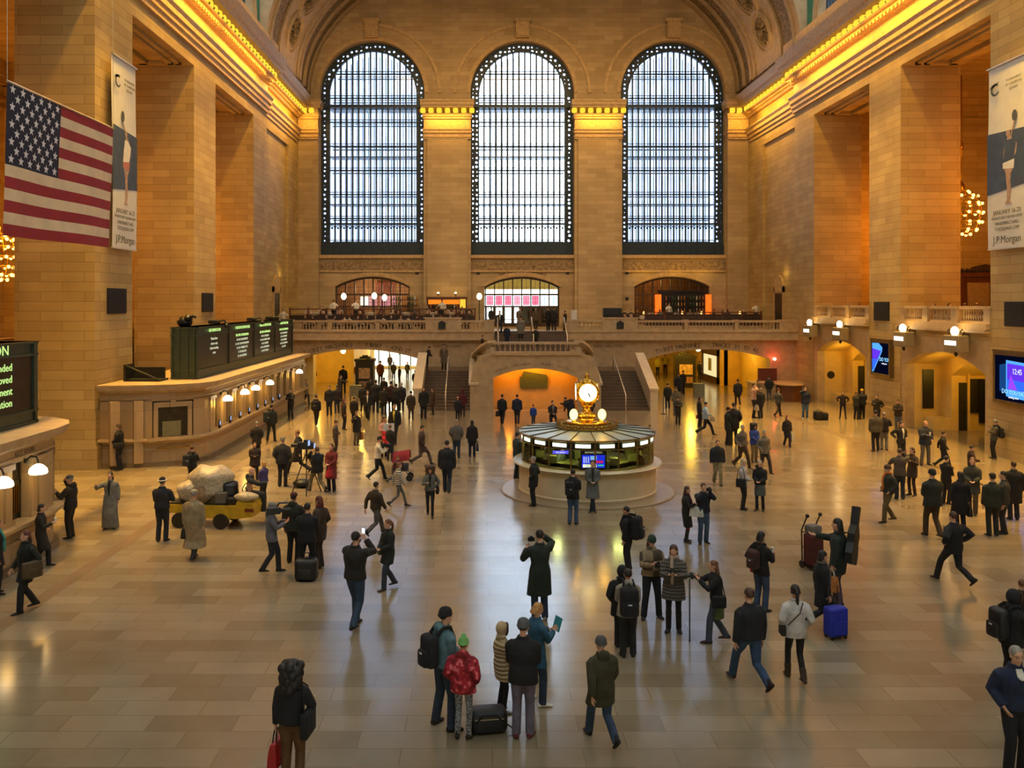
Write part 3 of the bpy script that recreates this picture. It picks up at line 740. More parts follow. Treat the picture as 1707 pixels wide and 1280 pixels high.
    for u in (-.55, -1.4): pan(ce, u-.17, u+.17, .16, 2.6, -.3, .03)
    ce.build('end_window_frame', BST, t)
    cw = MB(); pan(cw, .16, Lw-.16, 1.12, 2.3, -.2, -.12); wo_ = cw.build('end_window', cur, t)
    cw = MB(); pan(cw, .35, Lw-.4, 1.14, 1.72, -.12, -.08); cw.build('ticket_shutter', mat('faded_green_blind', '#7d7a55', .6), wo_)
    cr = MB().tube([M(.1, .72, .12), M(Lw/2, .72, .18), M(Lw-.1, .72, .12)], .025, 6); cr.build('hand_rail', BRASS, t, smooth=True)
    for k, (y, sd) in enumerate(lamps):
        lp = empty('counter_lamp', (front+.04, y, 2.55)); tag(lp, sd, 'lamp', 'bell lamps along the ticket booths')
        MB().tube([(0, 0, 0), (.12, 0, .1), (.26, 0, .08), (.3, 0, -.02), (.3, 0, -.1)], .022, 6).ball((0, 0, -.02), .06, 6, 4).build('bracket', BRZ, lp, smooth=True)
        MB().lathe([(.03, -.08), (.12, -.12), (.2, -.2), (.22, -.3), (.2, -.33), (.02, -.3)], (.3, 0, 0), 14).build('lamp_shade', SHADE, lp, smooth=True)
        point((front+.42, y, 2.1), 22 if sgn > 0 else 7, '#ffbf4a', .14, 'counter_light')
    return t
fb = [36.2+k*1.55 for k in range(13)]
ticket_booth('far', -14.6, 55.0, 34.3, 'long marble ticket booth with curved end, below the wide departure board', fb,
    [(37.2, 'lit bell lamp on the far ticket booth, nearest its curved end'), (39.9, 'second lit bell lamp along the far ticket booth'), (41.8, 'third lit bell lamp along the far ticket booth, close to the second'), (44.6, 'fourth lit bell lamp along the far ticket booth'), (51.8, 'lit bell lamp at the far end of the far ticket booth')], 1)
nb = [8.0+k*1.55 for k in range(10)]
ticket_booth('near', -14.6, 4.0, 24.0, 'marble ticket booth cut by the left picture edge, with the near board on top', nb,
    [(19.75, 'lit bell lamp on the near ticket booth at the picture edge'), (21.3, 'lit bell lamp on the near ticket booth beside its rounded corner')], -1)
link('lamp', None); bpy.data.objects.remove(bpy.data.objects['lamp'])
lp = empty('counter_lamp', (-16.4, 24.35, 2.2)); tag(lp, 'lit bell lamp round the corner at the end of the near ticket booth', 'lamp', 'bell lamps along the ticket booths')
MB().tube([(0, -.2, .1), (0, 0, .15), (.1, .2, .1), (.1, .2, 0)], .022, 6).build('bracket', BRZ, lp); MB().lathe([(.03, -.0), (.12, -.06), (.18, -.16), (.19, -.24), (.02, -.22)], (.1, .2, 0), 12).build('lamp_shade', SHADE, lp, smooth=True)
def monitor(y, label):
    t = empty('counter_monitor', (-14.52, y, 1.1)); tag(t, label, 'monitor', 'small screens on the booth counter')
    MB().box(-.04, .04, -.03, .03, 0, .12).box(-.06, .06, -.08, .08, 0, .015).build('stand', BLK, t); MB().bev(-.02, .03, -.09, .09, .1, .32, .01).build('screen_case', BLK, t)
    MB().box(.03, .034, -.07, .07, .14, .3).build('screen', emit('bluish_screen', '#9fb8e8', 1.0), t)
names = ['nearest the curved end', 'second', 'third', 'fourth', 'fifth', 'sixth', 'seventh', 'farthest']
for k, s in enumerate(names): monitor(36.9+k*1.55, 'small black card reader screen on the far booth counter, %s' % (s if k in (0, 7) else s+' from the curved end'))
# departure boards on the booth roofs
TXT = emit('pale_board_text', '#d8d8b0', .75); HEAD = emit('lit_green_heading', '#c9f08a', 1.0)
def board(y0, y1, label, panels, x1=-15.3, x0=-16.3, f=1.0):
    t = empty('departure_board', (x1, y0, 3.24)); tag(t, label, 'departure board')
    L_ = y1-y0; H_ = 2.15
    mb = MB().box(x0-x1, 0, 0, L_, 0, H_)
    for z in (0, .3, H_-.38, H_-.06): mb.box(x0-x1-.05, .06, -.05, L_+.05, z, z+.06)
    for y in (0, L_-.1): mb.box(-.06, .06, y, y+.1, 0, H_)
    for x in (x0-x1, (x0-x1)*.72, (x0-x1)*.36, -.08): mb.box(x-.02, x+.06, -.06, L_+.06, 0, H_)
    n = len(panels); pw = (L_-.3)/n
    for k in range(n+1): mb.box(0, .07, .1+k*pw, .25+k*pw, .3, H_)
    mb.build('board_case', GRB, t)
    pn = MB()
    for k in range(n): pn.box(0, .02, .3+k*pw, .05+(k+1)*pw, .4, H_-.4)
    pn.build('display_panel', BLK, t)
    for k, (hd, lines) in enumerate(panels):
        yc = .15+(k+.5)*pw
        text(hd, .2*f, HEAD, frame((.03+.03, yc, H_-.19), (0, 1, 0), (0, 0, 1)), t, 'board_heading', sx=1.25)
        s = '\n'.join(lines)
        o = text(lines[0], .17*f, HEAD if len(lines) > 5 else TXT, frame((.03, yc, H_-.56-.1*(f-1)), (0, 1, 0), (0, 0, 1)), t, 'board_text', sx=1.2)
        for j, ln in enumerate(lines[1:]):
            if f > 1: text(ln, .155*f, HEAD, frame((.03, L_-1.2, H_-.62-.3*j), (0, 1, 0), (0, 0, 1)), t, 'board_text', align='RIGHT', sx=1.2); continue
            text(ln, .155*f, TXT, frame((.03, yc, H_-.78-.2*j*f-.25*(f-1)), (0, 1, 0), (0, 0, 1)), t, 'board_text', sx=1.2)
    return t
dep = ['TRK TIME  DESTINATION', '18  4:20  POUGHKEEPSIE', '21  4:25  CROTON HARMON', '32  4:31  YANKEES E 153', '17  4:40  BEACON', '25  4:48  HASTINGS']
dep2 = ['TRK TIME  DESTINATION', '19  4:22  SOUTHEAST', '27  4:26  N WHITE PLAINS', '33  4:35  WASSAIC', '29  4:41  CRESTWOOD', '31  4:49  MT KISCO']
dep3 = ['TRK TIME  DESTINATION', '14  4:21  NEW HAVEN', '23  4:27  STAMFORD', '22  4:34  DANBURY', '16  4:43  SO NORWALK', '26  4:50  RYE']
board(36.2, 54.6, 'long dark green departure board with four panels on the far ticket booth', [('INFORMATION', ['Please have', 'tickets ready', 'before boarding', 'trains']), ('HUDSON DEPARTURES', dep), ('HARLEM DEPARTURES', dep2), ('NEW HAVEN LINE', dep3)])
t = board(17.4, 23.2, 'dark green information board cut by the left picture edge', [('INFORMATION', ['Items left', 'unattended', 'will be removed', 'by the department', 'for cooperation'])], f=1.75)
xs_ = [( 40.0, .16), (46.5, .14), (50.5, .12)]
for k, (y, r) in enumerate(xs_):
    tag(MB().bev(-15.9, -15.5, y-.3, y+.3, 5.45, 5.62, .05).tube([(-15.5, y-.1, 5.55), (-15.2, y-.1, 5.6), (-15.1, y-.1, 5.4)], .05, 6).ball((-15.1, y-.1, 5.36), .12, 8, 6).build('board_spotlight', BRZ), 'small spotlight on top of the long departure board, %s' % ('nearest', 'middle', 'farthest')[k], 'spotlight')
tag(MB().ball((-16.0, 36.9, 5.6), (.35, .3, .25), 10, 6).ball((-15.8, 36.75, 5.75), (.2, .2, .16), 8, 6).tube([(-15.8, 36.7, 5.75), (-15.55, 36.6, 5.85), (-15.4, 36.5, 5.8)], .05, 6).build('folded_tarpaulin', BLK, smooth=True), 'dark lumpy bundle lying on the near corner of the long departure board', 'bundle')
tag(MB().box(-17.9, -16.4, 35.2, 36.1, 3.22, 3.3).box(-17.9, -17.8, 35.2, 36.1, 3.3, 3.9).box(-17.8, -16.5, 35.95, 36.05, 3.3, 3.75).tube([(-16.4, 35.2, 3.26), (-17.8, 35.2, 3.85)], .04, 5).build('roof_frame', BRZ), 'low dark metal frame on the booth roof beside the big pier', 'frame')
ln = struct(MB().box(-18.3, -18.28, 24.8, 24.9, 1.0, 1.01).build('trim_booth_name', INK)); text('GCT TOURS', .17, INK, frame((-14.58, 21.3, 2.76), (0, 1, 0), (0, 0, 1)), ln)
# lit doorway in the left wall behind the booths
dl = struct(empty('door_3', (-22, 30, 0))); MB().box(-.1, 0, -2.2, 2.2, 0, 4).build('door_frame', ST, dl); MB().box(0, .04, -1.4, 1.4, 0, 3.2).build('lit_glass', emit('pale_daylit_glass', '#f1f4d2', 1.1), dl)
mb = MB()
for k in range(5): mb.box(.04, .1, -1.4+k*.7-.05, -1.4+k*.7+.05, 0, 3.2)
mb.box(.04, .1, -1.4, 1.4, 2.2, 2.3).build('door_bars', BRASS, dl)
struct(MB().box(-22.6, -22.1, 25, 47, 0, 5).build('wall_left_rear', ST))

# ================================================================ plaques on the piers, screens, banners, flag
for (sx, px0, px1, py0, py1, lab) in ((-1, 178, 209, 480, 523, 'square black vent panel on the big left pier'), (-1, 336, 354, 488, 520, 'square black vent panel on the second left pier'),
        (1, 1458, 1483, 503, 535, 'square black vent panel on the right pier between the two balustrades'), (1, 1676, 1709, 503, 545, 'square black vent panel on the right pier below the banner')):
    X = sx*18.3; a = abs(X-CX); Y0 = FPX*a/abs(px0-VX); Y1 = FPX*a/abs(px1-VX)
    z1 = CH-(py0-VY)/FPX*Y0 if sx < 0 else CH-(py0-VY)/FPX*Y1; z0 = CH-(py1-VY)/FPX*(Y0 if sx < 0 else Y1)
    y0, y1 = min(Y0, Y1), max(Y0, Y1); t = empty('vent_panel', (X, y0, z0)); tag(t, lab, 'vent panel', 'vent panels on the piers')
    MB().box(-sx*.05, 0, 0, y1-y0, 0, z1-z0).build('panel', mat('black_vent_mesh', '#100e0b', .7), t)
    g = MB()
    for k in range(1, 12): g.box(-sx*.07, -sx*.05, 0, y1-y0, k*(z1-z0)/12-.015, k*(z1-z0)/12+.015)
    g.build('slats', mat('black_vent_slat', '#191714', .7), t)
def screen(y0, y1, z0, z1, lab, big):
    t = empty('advert_screen', (18.1, y0, z0)); tag(t, lab, 'screen')
    W, H = y1-y0, z1-z0; m = .13
    MB().box(0, .2, -m, W+m, -m, H+m).box(-.05, .2, -m-.05, W+m+.05, H+m, H+m+.09).box(-.04, 0, -m, 0, -m, H+m).box(-.04, 0, W, W+m, -m, H+m).box(-.04, 0, 0, W, -m, 0).box(-.04, 0, 0, W, H, H+m).build('screen_frame', mat('bronze_screen_frame', '#6a5634', .4, .4), t)
    def em(name, c, s=1.2): return emit(name, c, s)
    MB().box(-.01, 0, 0, W, 0, H).build('screen_panel', em('navy_screen', '#04081c', .8), t)
    F = lambda y, z, d: (-d, y, z)        # seen from the hall, left is the far side
    P = lambda pts, d, nm, c, s=1.2: MB().prism([(W-u*W, v*H) for u, v in pts], lambda u, v, t_: (-t_, u, v), .01, .01+d).build('screen_picture', em(nm, c, s), t)
    if big:
        P([(.12, .2), (.38, .16), (.38, .84), (.12, .78)], .002, 'screen_blue', '#123a6e'); P([(.3, .1), (.98, .06), (.98, .86), (.3, .9)], .003, 'screen_pale_edge', '#4f9ae8'); P([(.33, .25), (.96, .22), (.96, .8), (.33, .83)], .004, 'screen_violet', '#5a2fd0'); P([(.33, .25), (.96, .22), (.96, .45), (.33, .48)], .005, 'screen_bright_blue', '#2d62e8'); P([(.36, .27), (.6, .26), (.42, .6)], .006, 'screen_magenta', '#8a3fe0')
        text('12:45', .32, em('screen_white', '#dfe8ff', 1.0), frame((-.02, W*.4, H*.66), (0, -1, 0), (0, 0, 1)), t, sx=.9); text('DO YOU NOTE?', .27, em('screen_cyan', '#8fd0ff', 1.1), frame((-.02, W*.42, H*.2), (0, -1, 0), (0, 0, 1)), t); text('coming soon', .13, em('screen_white', '#dfe8ff', 1.0), frame((-.02, W*.5, H*.09), (0, -1, 0), (0, 0, 1)), t)
    else:
        P([(.02, .98), (.4, .99), (.62, .86), (.6, .72), (.1, .04), (.02, .02)], .003, 'screen_pale_edge', '#4f9ae8'); P([(.02, .8), (.55, .74), (.1, .1), (.02, .1)], .004, 'screen_violet', '#5a2fd0'); P([(.02, .45), (.32, .45), (.1, .1), (.02, .1)], .005, 'screen_bright_blue', '#2d62e8')
        text('DO YOU', .3, em('screen_cyan', '#8fd0ff', 1.1), frame((-.02, W*.24, H*.46), (0, -1, 0), (0, 0, 1)), t); text('coming soon', .12, em('screen_white', '#dfe8ff', 1.0), frame((-.02, W*.26, H*.34), (0, -1, 0), (0, 0, 1)), t)
screen(45.9, 47.9, 2.6, 4.25, 'blue advertising screen on the pier between the two track arches', False)
screen(33.9, 36.4, 2.4, 4.25, 'large blue and violet advertising screen at the right picture edge', True)
CLOTH = mat('white_banner_cloth', '#cfcfcc', .8, var=.06, scale=2); NAVY = mat('navy_banner_panel', '#3a4a63', .8, var=.2, scale=2); GREY = mat('grey_banner_print', '#4a5158', .8)
SKINP = mat('printed_skin_tone', '#a98d7c', .8, var=.25, scale=5); WHP = mat('printed_white', '#dcdcd8', .8, var=.1, scale=3); REDP = mat('printed_pink', '#b07268', .8)
def banner(X, y0, y1, z0, z1, lab, sx):
    W, H = y1-y0, z1-z0; t = empty('banner', (X, (y0+y1)/2, z0)); tag(t, lab, 'banner', None)
    u0 = lambda u: sx*(.5-u)*W      # u=0 at the reader's left
    MB().grid(lambda a, b: (.03*math.sin(b*5)*sx*-1, (a-.5)*W, b*H), 4, 16).build('cloth', CLOTH, t, smooth=True)
    MB().box(-.04, .04, -W/2-.05, W/2+.05, H, H+.06).build('hanging_rod', RAILM, t); MB().box(-.03, .03, -W/2, W/2, -.04, .02).build('bottom_rod', RAILM, t)
    def P(pts, d, m, nm): MB().prism([(u0(u), v*H) for u, v in pts], lambda u, v, t_: (-sx*(.035+t_), u, v), 0, d).build(nm, m, t)
    P([(0, .3), (1, .33), (1, .62), (0, .64)], .006, NAVY, 'printed_panel')
    # ring emblem
    A = [2*PI*k/24 for k in range(25)]
    P([(.2+.11*math.cos(a), .875+.034*math.sin(a)) for a in A[3:23]]+[(.21+.075*math.cos(a), .875+.023*math.sin(a)) for a in reversed(A[3:23])], .006, GREY, 'printed_emblem')
    P([(.05, .885), (.12, .905), (.3, .912), (.2, .895)], .006, GREY, 'printed_emblem')
    # player with racket
    fig = [(.52, .6), (.6, .6), (.63, .57), (.74, .55), (.72, .5), (.66, .48), (.67, .43), (.6, .4), (.58, .36), (.6, .3), (.56, .25), (.62, .235), (.45, .235), (.5, .26), (.5, .32), (.47, .4), (.4, .45), (.42, .52)]
    P(fig, .008, SKINP, 'printed_player'); P([(.4, .46), (.66, .47), (.72, .55), (.62, .58), (.48, .58)], .01, WHP if sx < 0 else NAVY, 'printed_player'); P([(.4, .43), (.66, .42), (.68, .47), (.4, .46)], .011, REDP if sx < 0 else WHP, 'printed_player')
    P([(.53+.05*math.cos(a), .615+.018*math.sin(a)) for a in A[:-1]], .01, SKINP, 'printed_player')
    rk = (.4, .7) if sx < 0 else (.68, .7)
    P([(rk[0]+.06*math.cos(a), rk[1]+.03*math.sin(a)) for a in A[:-1]], .009, GREY, 'printed_racket'); P([(rk[0]-.01, rk[1]-.03), (rk[0]+.02, rk[1]-.03), (.6, .59), (.57, .585)], .009, SKINP, 'printed_racket')
    tx = lambda s, sz, u, v, w_=1: text(s, sz, GREY, frame((-sx*.05, u0(u), v*H), (0, -sx, 0), (0, 0, 1)), t, 'printed_lettering', .002, sx=w_)
    for k, s in enumerate(('TOURNAMENT', 'OF CHAMPIONS', 'SQUASH')): tx(s, .15, .66, .9-.025*k)
    tx('JANUARY 16-23', .27, .5, .195); tx("WORLD'S BEST SQUASH EVENT", .15, .5, .165); tx('VANDERBILT HALL', .19, .5, .135); tx('TOCSQUASH.COM', .19, .5, .105)
    tx('J.P.Morgan', .44, .5, .045)
banner(-18.0, 34.35, 36.75, 8.62, 16.25, 'tall white sports banner hanging on the big left pier beside the flag', -1)
banner(18.0, 34.0, 36.75, 8.65, 16.2, 'tall white sports banner cut by the right picture edge', 1)
# flag
fx = CX-12.5; f = empty('flag', (fx, 25.5, 0)); tag(f, 'large stars and stripes flag hanging beside the left pier', 'flag')
FR = mat('red_flag_stripe', '#8f1f27', .8, var=.12, scale=1.5); FW = mat('cream_flag_stripe', '#d9c7a4', .8, var=.1, scale=1.5); FB = mat('navy_flag_canton', '#141a33', .8, var=.15, scale=1.5)
def fl(u, v):    # u from left to right, v from top to bottom
    TL, TR, BL, BR = (12, 135), (188, 214), (-1, 394), (183, 413)
    Y0, Y1 = 12.5*FPX/(VX-12), 12.5*FPX/(VX-188)
    y = Y0+(Y1-Y0)*u+(-.35+.2*u)*v
    zt = (CH-(135-VY)/FPX*Y0)*(1-u)+(CH-(214-VY)/FPX*Y1)*u; zb = (CH-(394-VY)/FPX*Y0)*(1-u)+(CH-(413-VY)/FPX*Y1)*u
    return Vector((.06*math.sin(u*9+v*2)*(.3+v), y-25.5, zt+(zb-zt)*v+.03*math.sin(u*PI)*0))
for nm, m_, rows in (('red_stripes', FR, range(0, 13, 2)), ('cream_stripes', FW, range(1, 13, 2))):
    mb = MB()
    for r in rows:
        ua = .455 if r < 7 else 0
        mb.grid(lambda a, b: fl(ua+(1-ua)*a, (r+b)/13), 24, 2)
    mb.build(nm, m_, f, smooth=True, clean=False)
MB().grid(lambda a, b: fl(.455*a, b*7/13), 14, 8).build('canton', FB, f, smooth=True, clean=False)
mb = MB()
for r in range(9):
    for c in range(6 if r % 2 == 0 else 5):
        u = .455*((c+.5)/6+(0 if r % 2 == 0 else .5/6))+.0; v = 7/13*(r+.7)/9.4; pts = []
        for k in range(10):
            R = 1 if k % 2 == 0 else .42; a = PI/2+k*PI/5
            pts.append(fl(u+R*.023*math.cos(a), v-R*.034*math.sin(a))+Vector((.015, 0, 0)))
        ce_ = fl(u, v)+Vector((.015, 0, 0)); mb.add(pts+[ce_], [(k, (k+1) % 10, 10) for k in range(10)])
mb.build('stars', mat('white_flag_star', '#d8dbe2', .8), f, clean=False)
p0, p1 = fl(0, 0), fl(1, 0); MB().tube([p0, p1], .035, 6).tube([p0, p0+Vector((0, 0, 10))], .01, 4).tube([p1, p1+Vector((0, 0, 10))], .01, 4).build('hanging_rod', RAILM, f)
# chandeliers
def chandelier(loc, r, h, lab, ceil):
    t = empty('chandelier', loc); tag(t, lab, 'chandelier')
    mb = MB().tube([(0, 0, h/2), (0, 0, ceil-loc[2])], .04, 6); mb.ball((0, 0, h/2+.2), (.2, .2, .3), 8, 6); mb.ball((0, 0, h/2+2.6), (.12, .12, .3), 8, 6); mb.tube([(0, 0, -h/2), (0, 0, h/2)], .06, 6)
    bme = MB().ball((0, 0, 0), .085, 8, 6).mesh('bulb', True); bme.materials.append(emit('chandelier_bulb', '#ffb850', 7)); rows = 7
    for j in range(rows):
        ph = PI*(j+.6)/(rows+.2); z = h/2*math.cos(ph); rr = r*math.sin(ph)**.7
        mb.tube([(rr*math.cos(2*PI*k/16), rr*math.sin(2*PI*k/16), z) for k in range(17)], .035, 4)
        n = max(5, int(rr/r*12))
        for k in range(n): a = 2*PI*k/n+j*.3; link('bulb', bme, t, ((rr+.06)*math.cos(a), (rr+.06)*math.sin(a), z-.04))
    for k in range(8): a = 2*PI*k/8; mb.tube([(r*math.sin(PI*q/8)**.7*math.cos(a), r*math.sin(PI*q/8)**.7*math.sin(a), h/2*math.cos(PI*q/8)) for q in range(1, 8)], .03, 4)
    mb.build('gilt_cage', BRASS, t, smooth=True)
chandelier((CX+27.4, 49.7, 11.55), 1.05, 2.5, 'glowing melon-shaped chandelier hanging in the right gallery', 19.4)
chandelier((CX-23.9, 43.0, 8.7), .85, 2.3, 'glowing chandelier at the left picture edge below the flag', 19.4)
# ================================================================ cornice lamps: bulbs in brackets
def corn_lamp(name='cornice_lamp'):
    t = empty(name);
    MB().prism([(0, .05), (.3, .1), (.42, -.02), (.36, -.12), (.2, -.18), (0, -.22)], lambda u, v, t_: (u, t_, v), -.36, -.24).build('scroll_bracket', mat('gilt_scroll', '#8a6426', .5, .2), t)
    MB().bev(.06, .46, -.2, .2, -.2, .18, .1).build('bulb_cup', BULB, t, smooth=True); return t
L0 = corn_lamp(); tag(L0, 'glowing yellow cornice lamp in the row along the left wall', 'cornice lamp', 'cornice lamps, left wall')
first = True
for sx, nm in ((-1, 'left'), (1, 'right')):
    y = 37.0
    while y < 70.4:
        X = sx*(17.98 if y < 60.3 else 18.25)
        o = L0 if first else dup(L0); first = False
        o.location = (X, y, 22.1); o.rotation_euler = (0, 0, 0 if sx < 0 else PI)
        o['label'] = 'glowing yellow cornice lamp in the row along the %s wall' % nm; o['group'] = 'cornice lamps, %s wall' % nm
        y += .79
for a, b, nm in ((-18.0, -16.9, 'left corner pilaster'), (-8.2, -4.2, 'pilaster left of the middle window'), (4.15, 8.15, 'pilaster right of the middle window'), (16.85, 18.0, 'right corner pilaster')):
    n = 6 if b-a > 3 else 2
    for k in range(n+(1 if n > 3 else 0)):
        o = dup(L0); o.location = (a+(b-a)*(k/(n) if n > 3 else (k+.3)/n), YEND-.66, 22.1); o.rotation_euler = (0, 0, -PI/2)
        o['label'] = 'glowing yellow lamp on the cap of the %s' % nm; o['group'] = 'lamps on the '+nm
# ================================================================ information booth with the clock
bx, by = .2, 29.8
t = empty('information_booth', (bx, by, 0)); tag(t, 'round marble and glass information booth in the middle of the hall', 'information booth')
MB().lathe([(2.95, 0), (2.95, .035), (2.9, .05), (0, .05)], seg=64).build('floor_step', mat('grey_booth_step', '#9a8a70', .3, var=.1, scale=2), t)
MB().lathe([(2.34, .05), (2.36, .12), (2.32, .16), (2.32, .9), (2.36, .93), (2.3, .97), (0, .97)], seg=64).build('counter_drum', mat('pale_drum_marble', '#cdbd98', .4, var=.1, scale=2), t, smooth=True, angle=30)
MB().lathe([(2.3, .96), (2.5, .98), (2.53, 1.02), (2.5, 1.06), (2.1, 1.06), (0, 1.06)], seg=64).build('counter_top', mat('pale_counter_marble', '#d8c9a8', .25, var=.08, scale=2), t, smooth=True, angle=30)
br = MB()
NP = 18
for k in range(NP):
    a = 2*PI*(k+.5)/NP; c, s = math.cos(a), math.sin(a); br.tube([(2.22*c, 2.22*s, 1.06), (2.22*c, 2.22*s, 2.0)], .028, 6)
br.lathe([(2.25, 1.06), (2.25, 1.1), (2.19, 1.1), (2.19, 1.06)], seg=54); br.lathe([(2.25, 1.72), (2.26, 1.75), (2.18, 1.75)], seg=54)
br.lathe([(2.24, 1.94), (2.32, 1.98), (2.32, 2.03), (2.2, 2.03)], seg=54)
br.build('brass_framing', mat('aged_brass_frame', '#8d7740', .35, .8), t)
MB().lathe([(2.21, 1.1), (2.21, 1.95)], seg=54).build('glass_wall', PGL, t)
lt_ = MB()
for k in range(NP):
    a = 2*PI*k/NP
    for q in range(4):
        a0, a1 = a-.11+q*.055, a-.11+(q+1)*.055
        lt_.add([(2.235*math.cos(a0), 2.235*math.sin(a0), 1.79), (2.235*math.cos(a1), 2.235*math.sin(a1), 1.79), (2.235*math.cos(a1), 2.235*math.sin(a1), 1.91), (2.235*math.cos(a0), 2.235*math.sin(a0), 1.91)], [(0, 1, 2, 3)])
lt_.build('lit_sign_strip', emit('booth_light_strip', '#f6ffd8', 1.5), t)
MB().lathe([(2.2, 1.76), (2.19, 1.94)], seg=54).build('sign_band', BRZ, t)
MB().lathe([(2.31, 2.02), (1.0, 2.14), (0, 2.14)], seg=NP*2).build('roof', mat('pale_green_roof_glass', '#9aa38c', .35, var=.1, scale=3), t)
rb = MB()
for k in range(NP): a = 2*PI*(k+.5)/NP; rb.tube([(2.31*math.cos(a), 2.31*math.sin(a), 2.035), (1.0*math.cos(a), 1.0*math.sin(a), 2.155)], .018, 4)
rb.build('roof_ribs', BRZ, t)
cg = MB().lathe([(1.03, 2.14), (1.05, 2.16), (1.05, 2.2), (1.0, 2.2)], seg=40).lathe([(.95, 2.14), (.72, 2.16), (.7, 2.3), (0, 2.3)], seg=40)
for k in range(56): a = 2*PI*k/56; cg.tube([(1.03*math.cos(a), 1.03*math.sin(a), 2.18), (1.05*math.cos(a), 1.05*math.sin(a), 2.36+.03*(k % 2))], .012, 4)
cg.tube([(1.04*math.cos(2*PI*k/40), 1.04*math.sin(2*PI*k/40), 2.3) for k in range(41)], .014, 4)
for k in range(28): a = 2*PI*k/28; cg.ball((.9*math.cos(a), .9*math.sin(a), 2.24), .06, 6, 4)
cg.build('roof_cresting', mat('aged_brass_frame', '#8d7740'), t)
inn = MB().lathe([(1.55, 1.06), (1.55, 1.12), (1.95, 1.12)], seg=40).lathe([(.55, 1.06), (.55, 2.1)], seg=20).box(-.5, .5, -1.9, -1.6, 1.06, 1.3)
for k in range(9): a = 2*PI*k/9+.3; inn.box(1.6*math.cos(a)-.15, 1.6*math.cos(a)+.15, 1.6*math.sin(a)-.15, 1.6*math.sin(a)+.15, 1.1, 1.35)
inn.build('inside_desk', mat('greenish_desk', '#8f8c50', .5, var=.3, scale=4), t)
point((bx+.9, by-1.2, 1.7), 26, '#e9f08a', .15, 'booth_light'); point((bx-1.1, by-1.1, 1.7), 26, '#e4ee9a', .15, 'booth_light'); point((bx, by+1.2, 1.7), 26, '#e4ee9a', .15, 'booth_light')
for k, (x, y, h_, c) in enumerate(((-.95, -1.2, .5, '#c8c2b0'), (-1.2, -1.05, .45, '#3f4a48'))):
    pass
# screen in the booth
sct = empty('booth_screen', (bx-.05, by-2.17, 1.12)); tag(sct, 'colourful flat screen standing inside the information booth', 'screen')
MB().bev(-.42, .42, -.0, .06, 0, .62, .02).build('screen_case', BLK, sct); MB().box(-.36, .36, -.012, 0, .05, .45).build('screen_picture', emit('screen_navy_blue', '#2030d8', 1.1), sct)
MB().box(-.34, .1, -.016, -.01, .06, .16).build('screen_picture', emit('screen_pale_yellow', '#e8ecc8', 1.0), sct); MB().box(.0, .3, -.018, -.01, .2, .27).build('screen_picture', emit('screen_red', '#d8204a', 1.0), sct)
for k in range(3): MB().box(-.32+k*.07, -.28+k*.07, -.018, -.01, .2, .4).build('screen_picture', emit('screen_grey_blue', '#a8b4e8', 1.0), sct)
MB().box(-.1, .1, -.018, -.01, .3, .42).build('screen_picture', emit('screen_sky', '#8ab8f0', 1.0), sct); MB().box(.14, .32, -.018, -.01, .1, .15).build('screen_picture', emit('screen_teal', '#3ac0a8', 1.0), sct)
text('INFORMATION', .08, TXT, frame((0, -.015, .53), (1, 0, 0), (0, 0, 1)), sct)
la = tag(MB().box(bx-1.35, bx-.85, by-2.24, by-2.22, 1.62, 1.72).build('led_sign', emit('violet_led', '#5a55e0', 1.0)), 'small violet lit sign strip behind the booth glass', 'sign'); text('See below', .07, emit('led_white', '#e8e8ff', 1.2), frame((bx-1.1, by-2.245, 1.67), (1, 0, 0), (0, 0, 1)), la)
# clock
ck = empty('four_faced_clock', (bx, by, 2.3)); tag(ck, 'brass four-faced ball clock glowing on top of the information booth', 'clock')
MB().lathe([(.72, 0), (.74, .02), (.74, .06), (.66, .08), (.3, .1), (.28, .2), (.36, .26), (.24, .34), (.14, .42), (.13, .52), (.2, .56), (.22, .62), (.16, .66), (.2, .7)], seg=24).build('brass_pedestal', BRASS, ck, smooth=True)
MB().lathe([(.17, .68), (.3, .74), (.28, .8)], seg=20).build('brass_collar', BRASS, ck, smooth=True); MB().lathe([(.33, 1.36), (.2, 1.46), (.08, 1.5), (.07, 1.56), (.1, 1.6), (.03, 1.66), (.02, 1.75), (0, 1.76)], seg=16).build('brass_finial', BRASS, ck, smooth=True)
fr = MB()
for k in range(4):
    a = PI/4+k*PI/2; fr.tube([(.44*math.cos(q)*math.cos(a), .44*math.cos(q)*math.sin(a), 1.06+.44*math.sin(q)) for q in [-1.1+2.2*i/10 for i in range(11)]], .045, 6)
    a = k*PI/2; c = Vector((.36*math.cos(a), .36*math.sin(a), 1.06)); e1 = Vector((-math.sin(a), math.cos(a), 0))
    fr.tube([c+e1*(.325*math.cos(2*PI*i/24))+Vector((0, 0, .325*math.sin(2*PI*i/24))) for i in range(25)], .03, 5)
fr.build('brass_frame', BRASS, ck, smooth=True)
MB().ball((0, 0, 1.06), .355, 20, 12).build('amber_globe', emit('amber_opal', '#ffb81c', 1.3), ck, smooth=True)
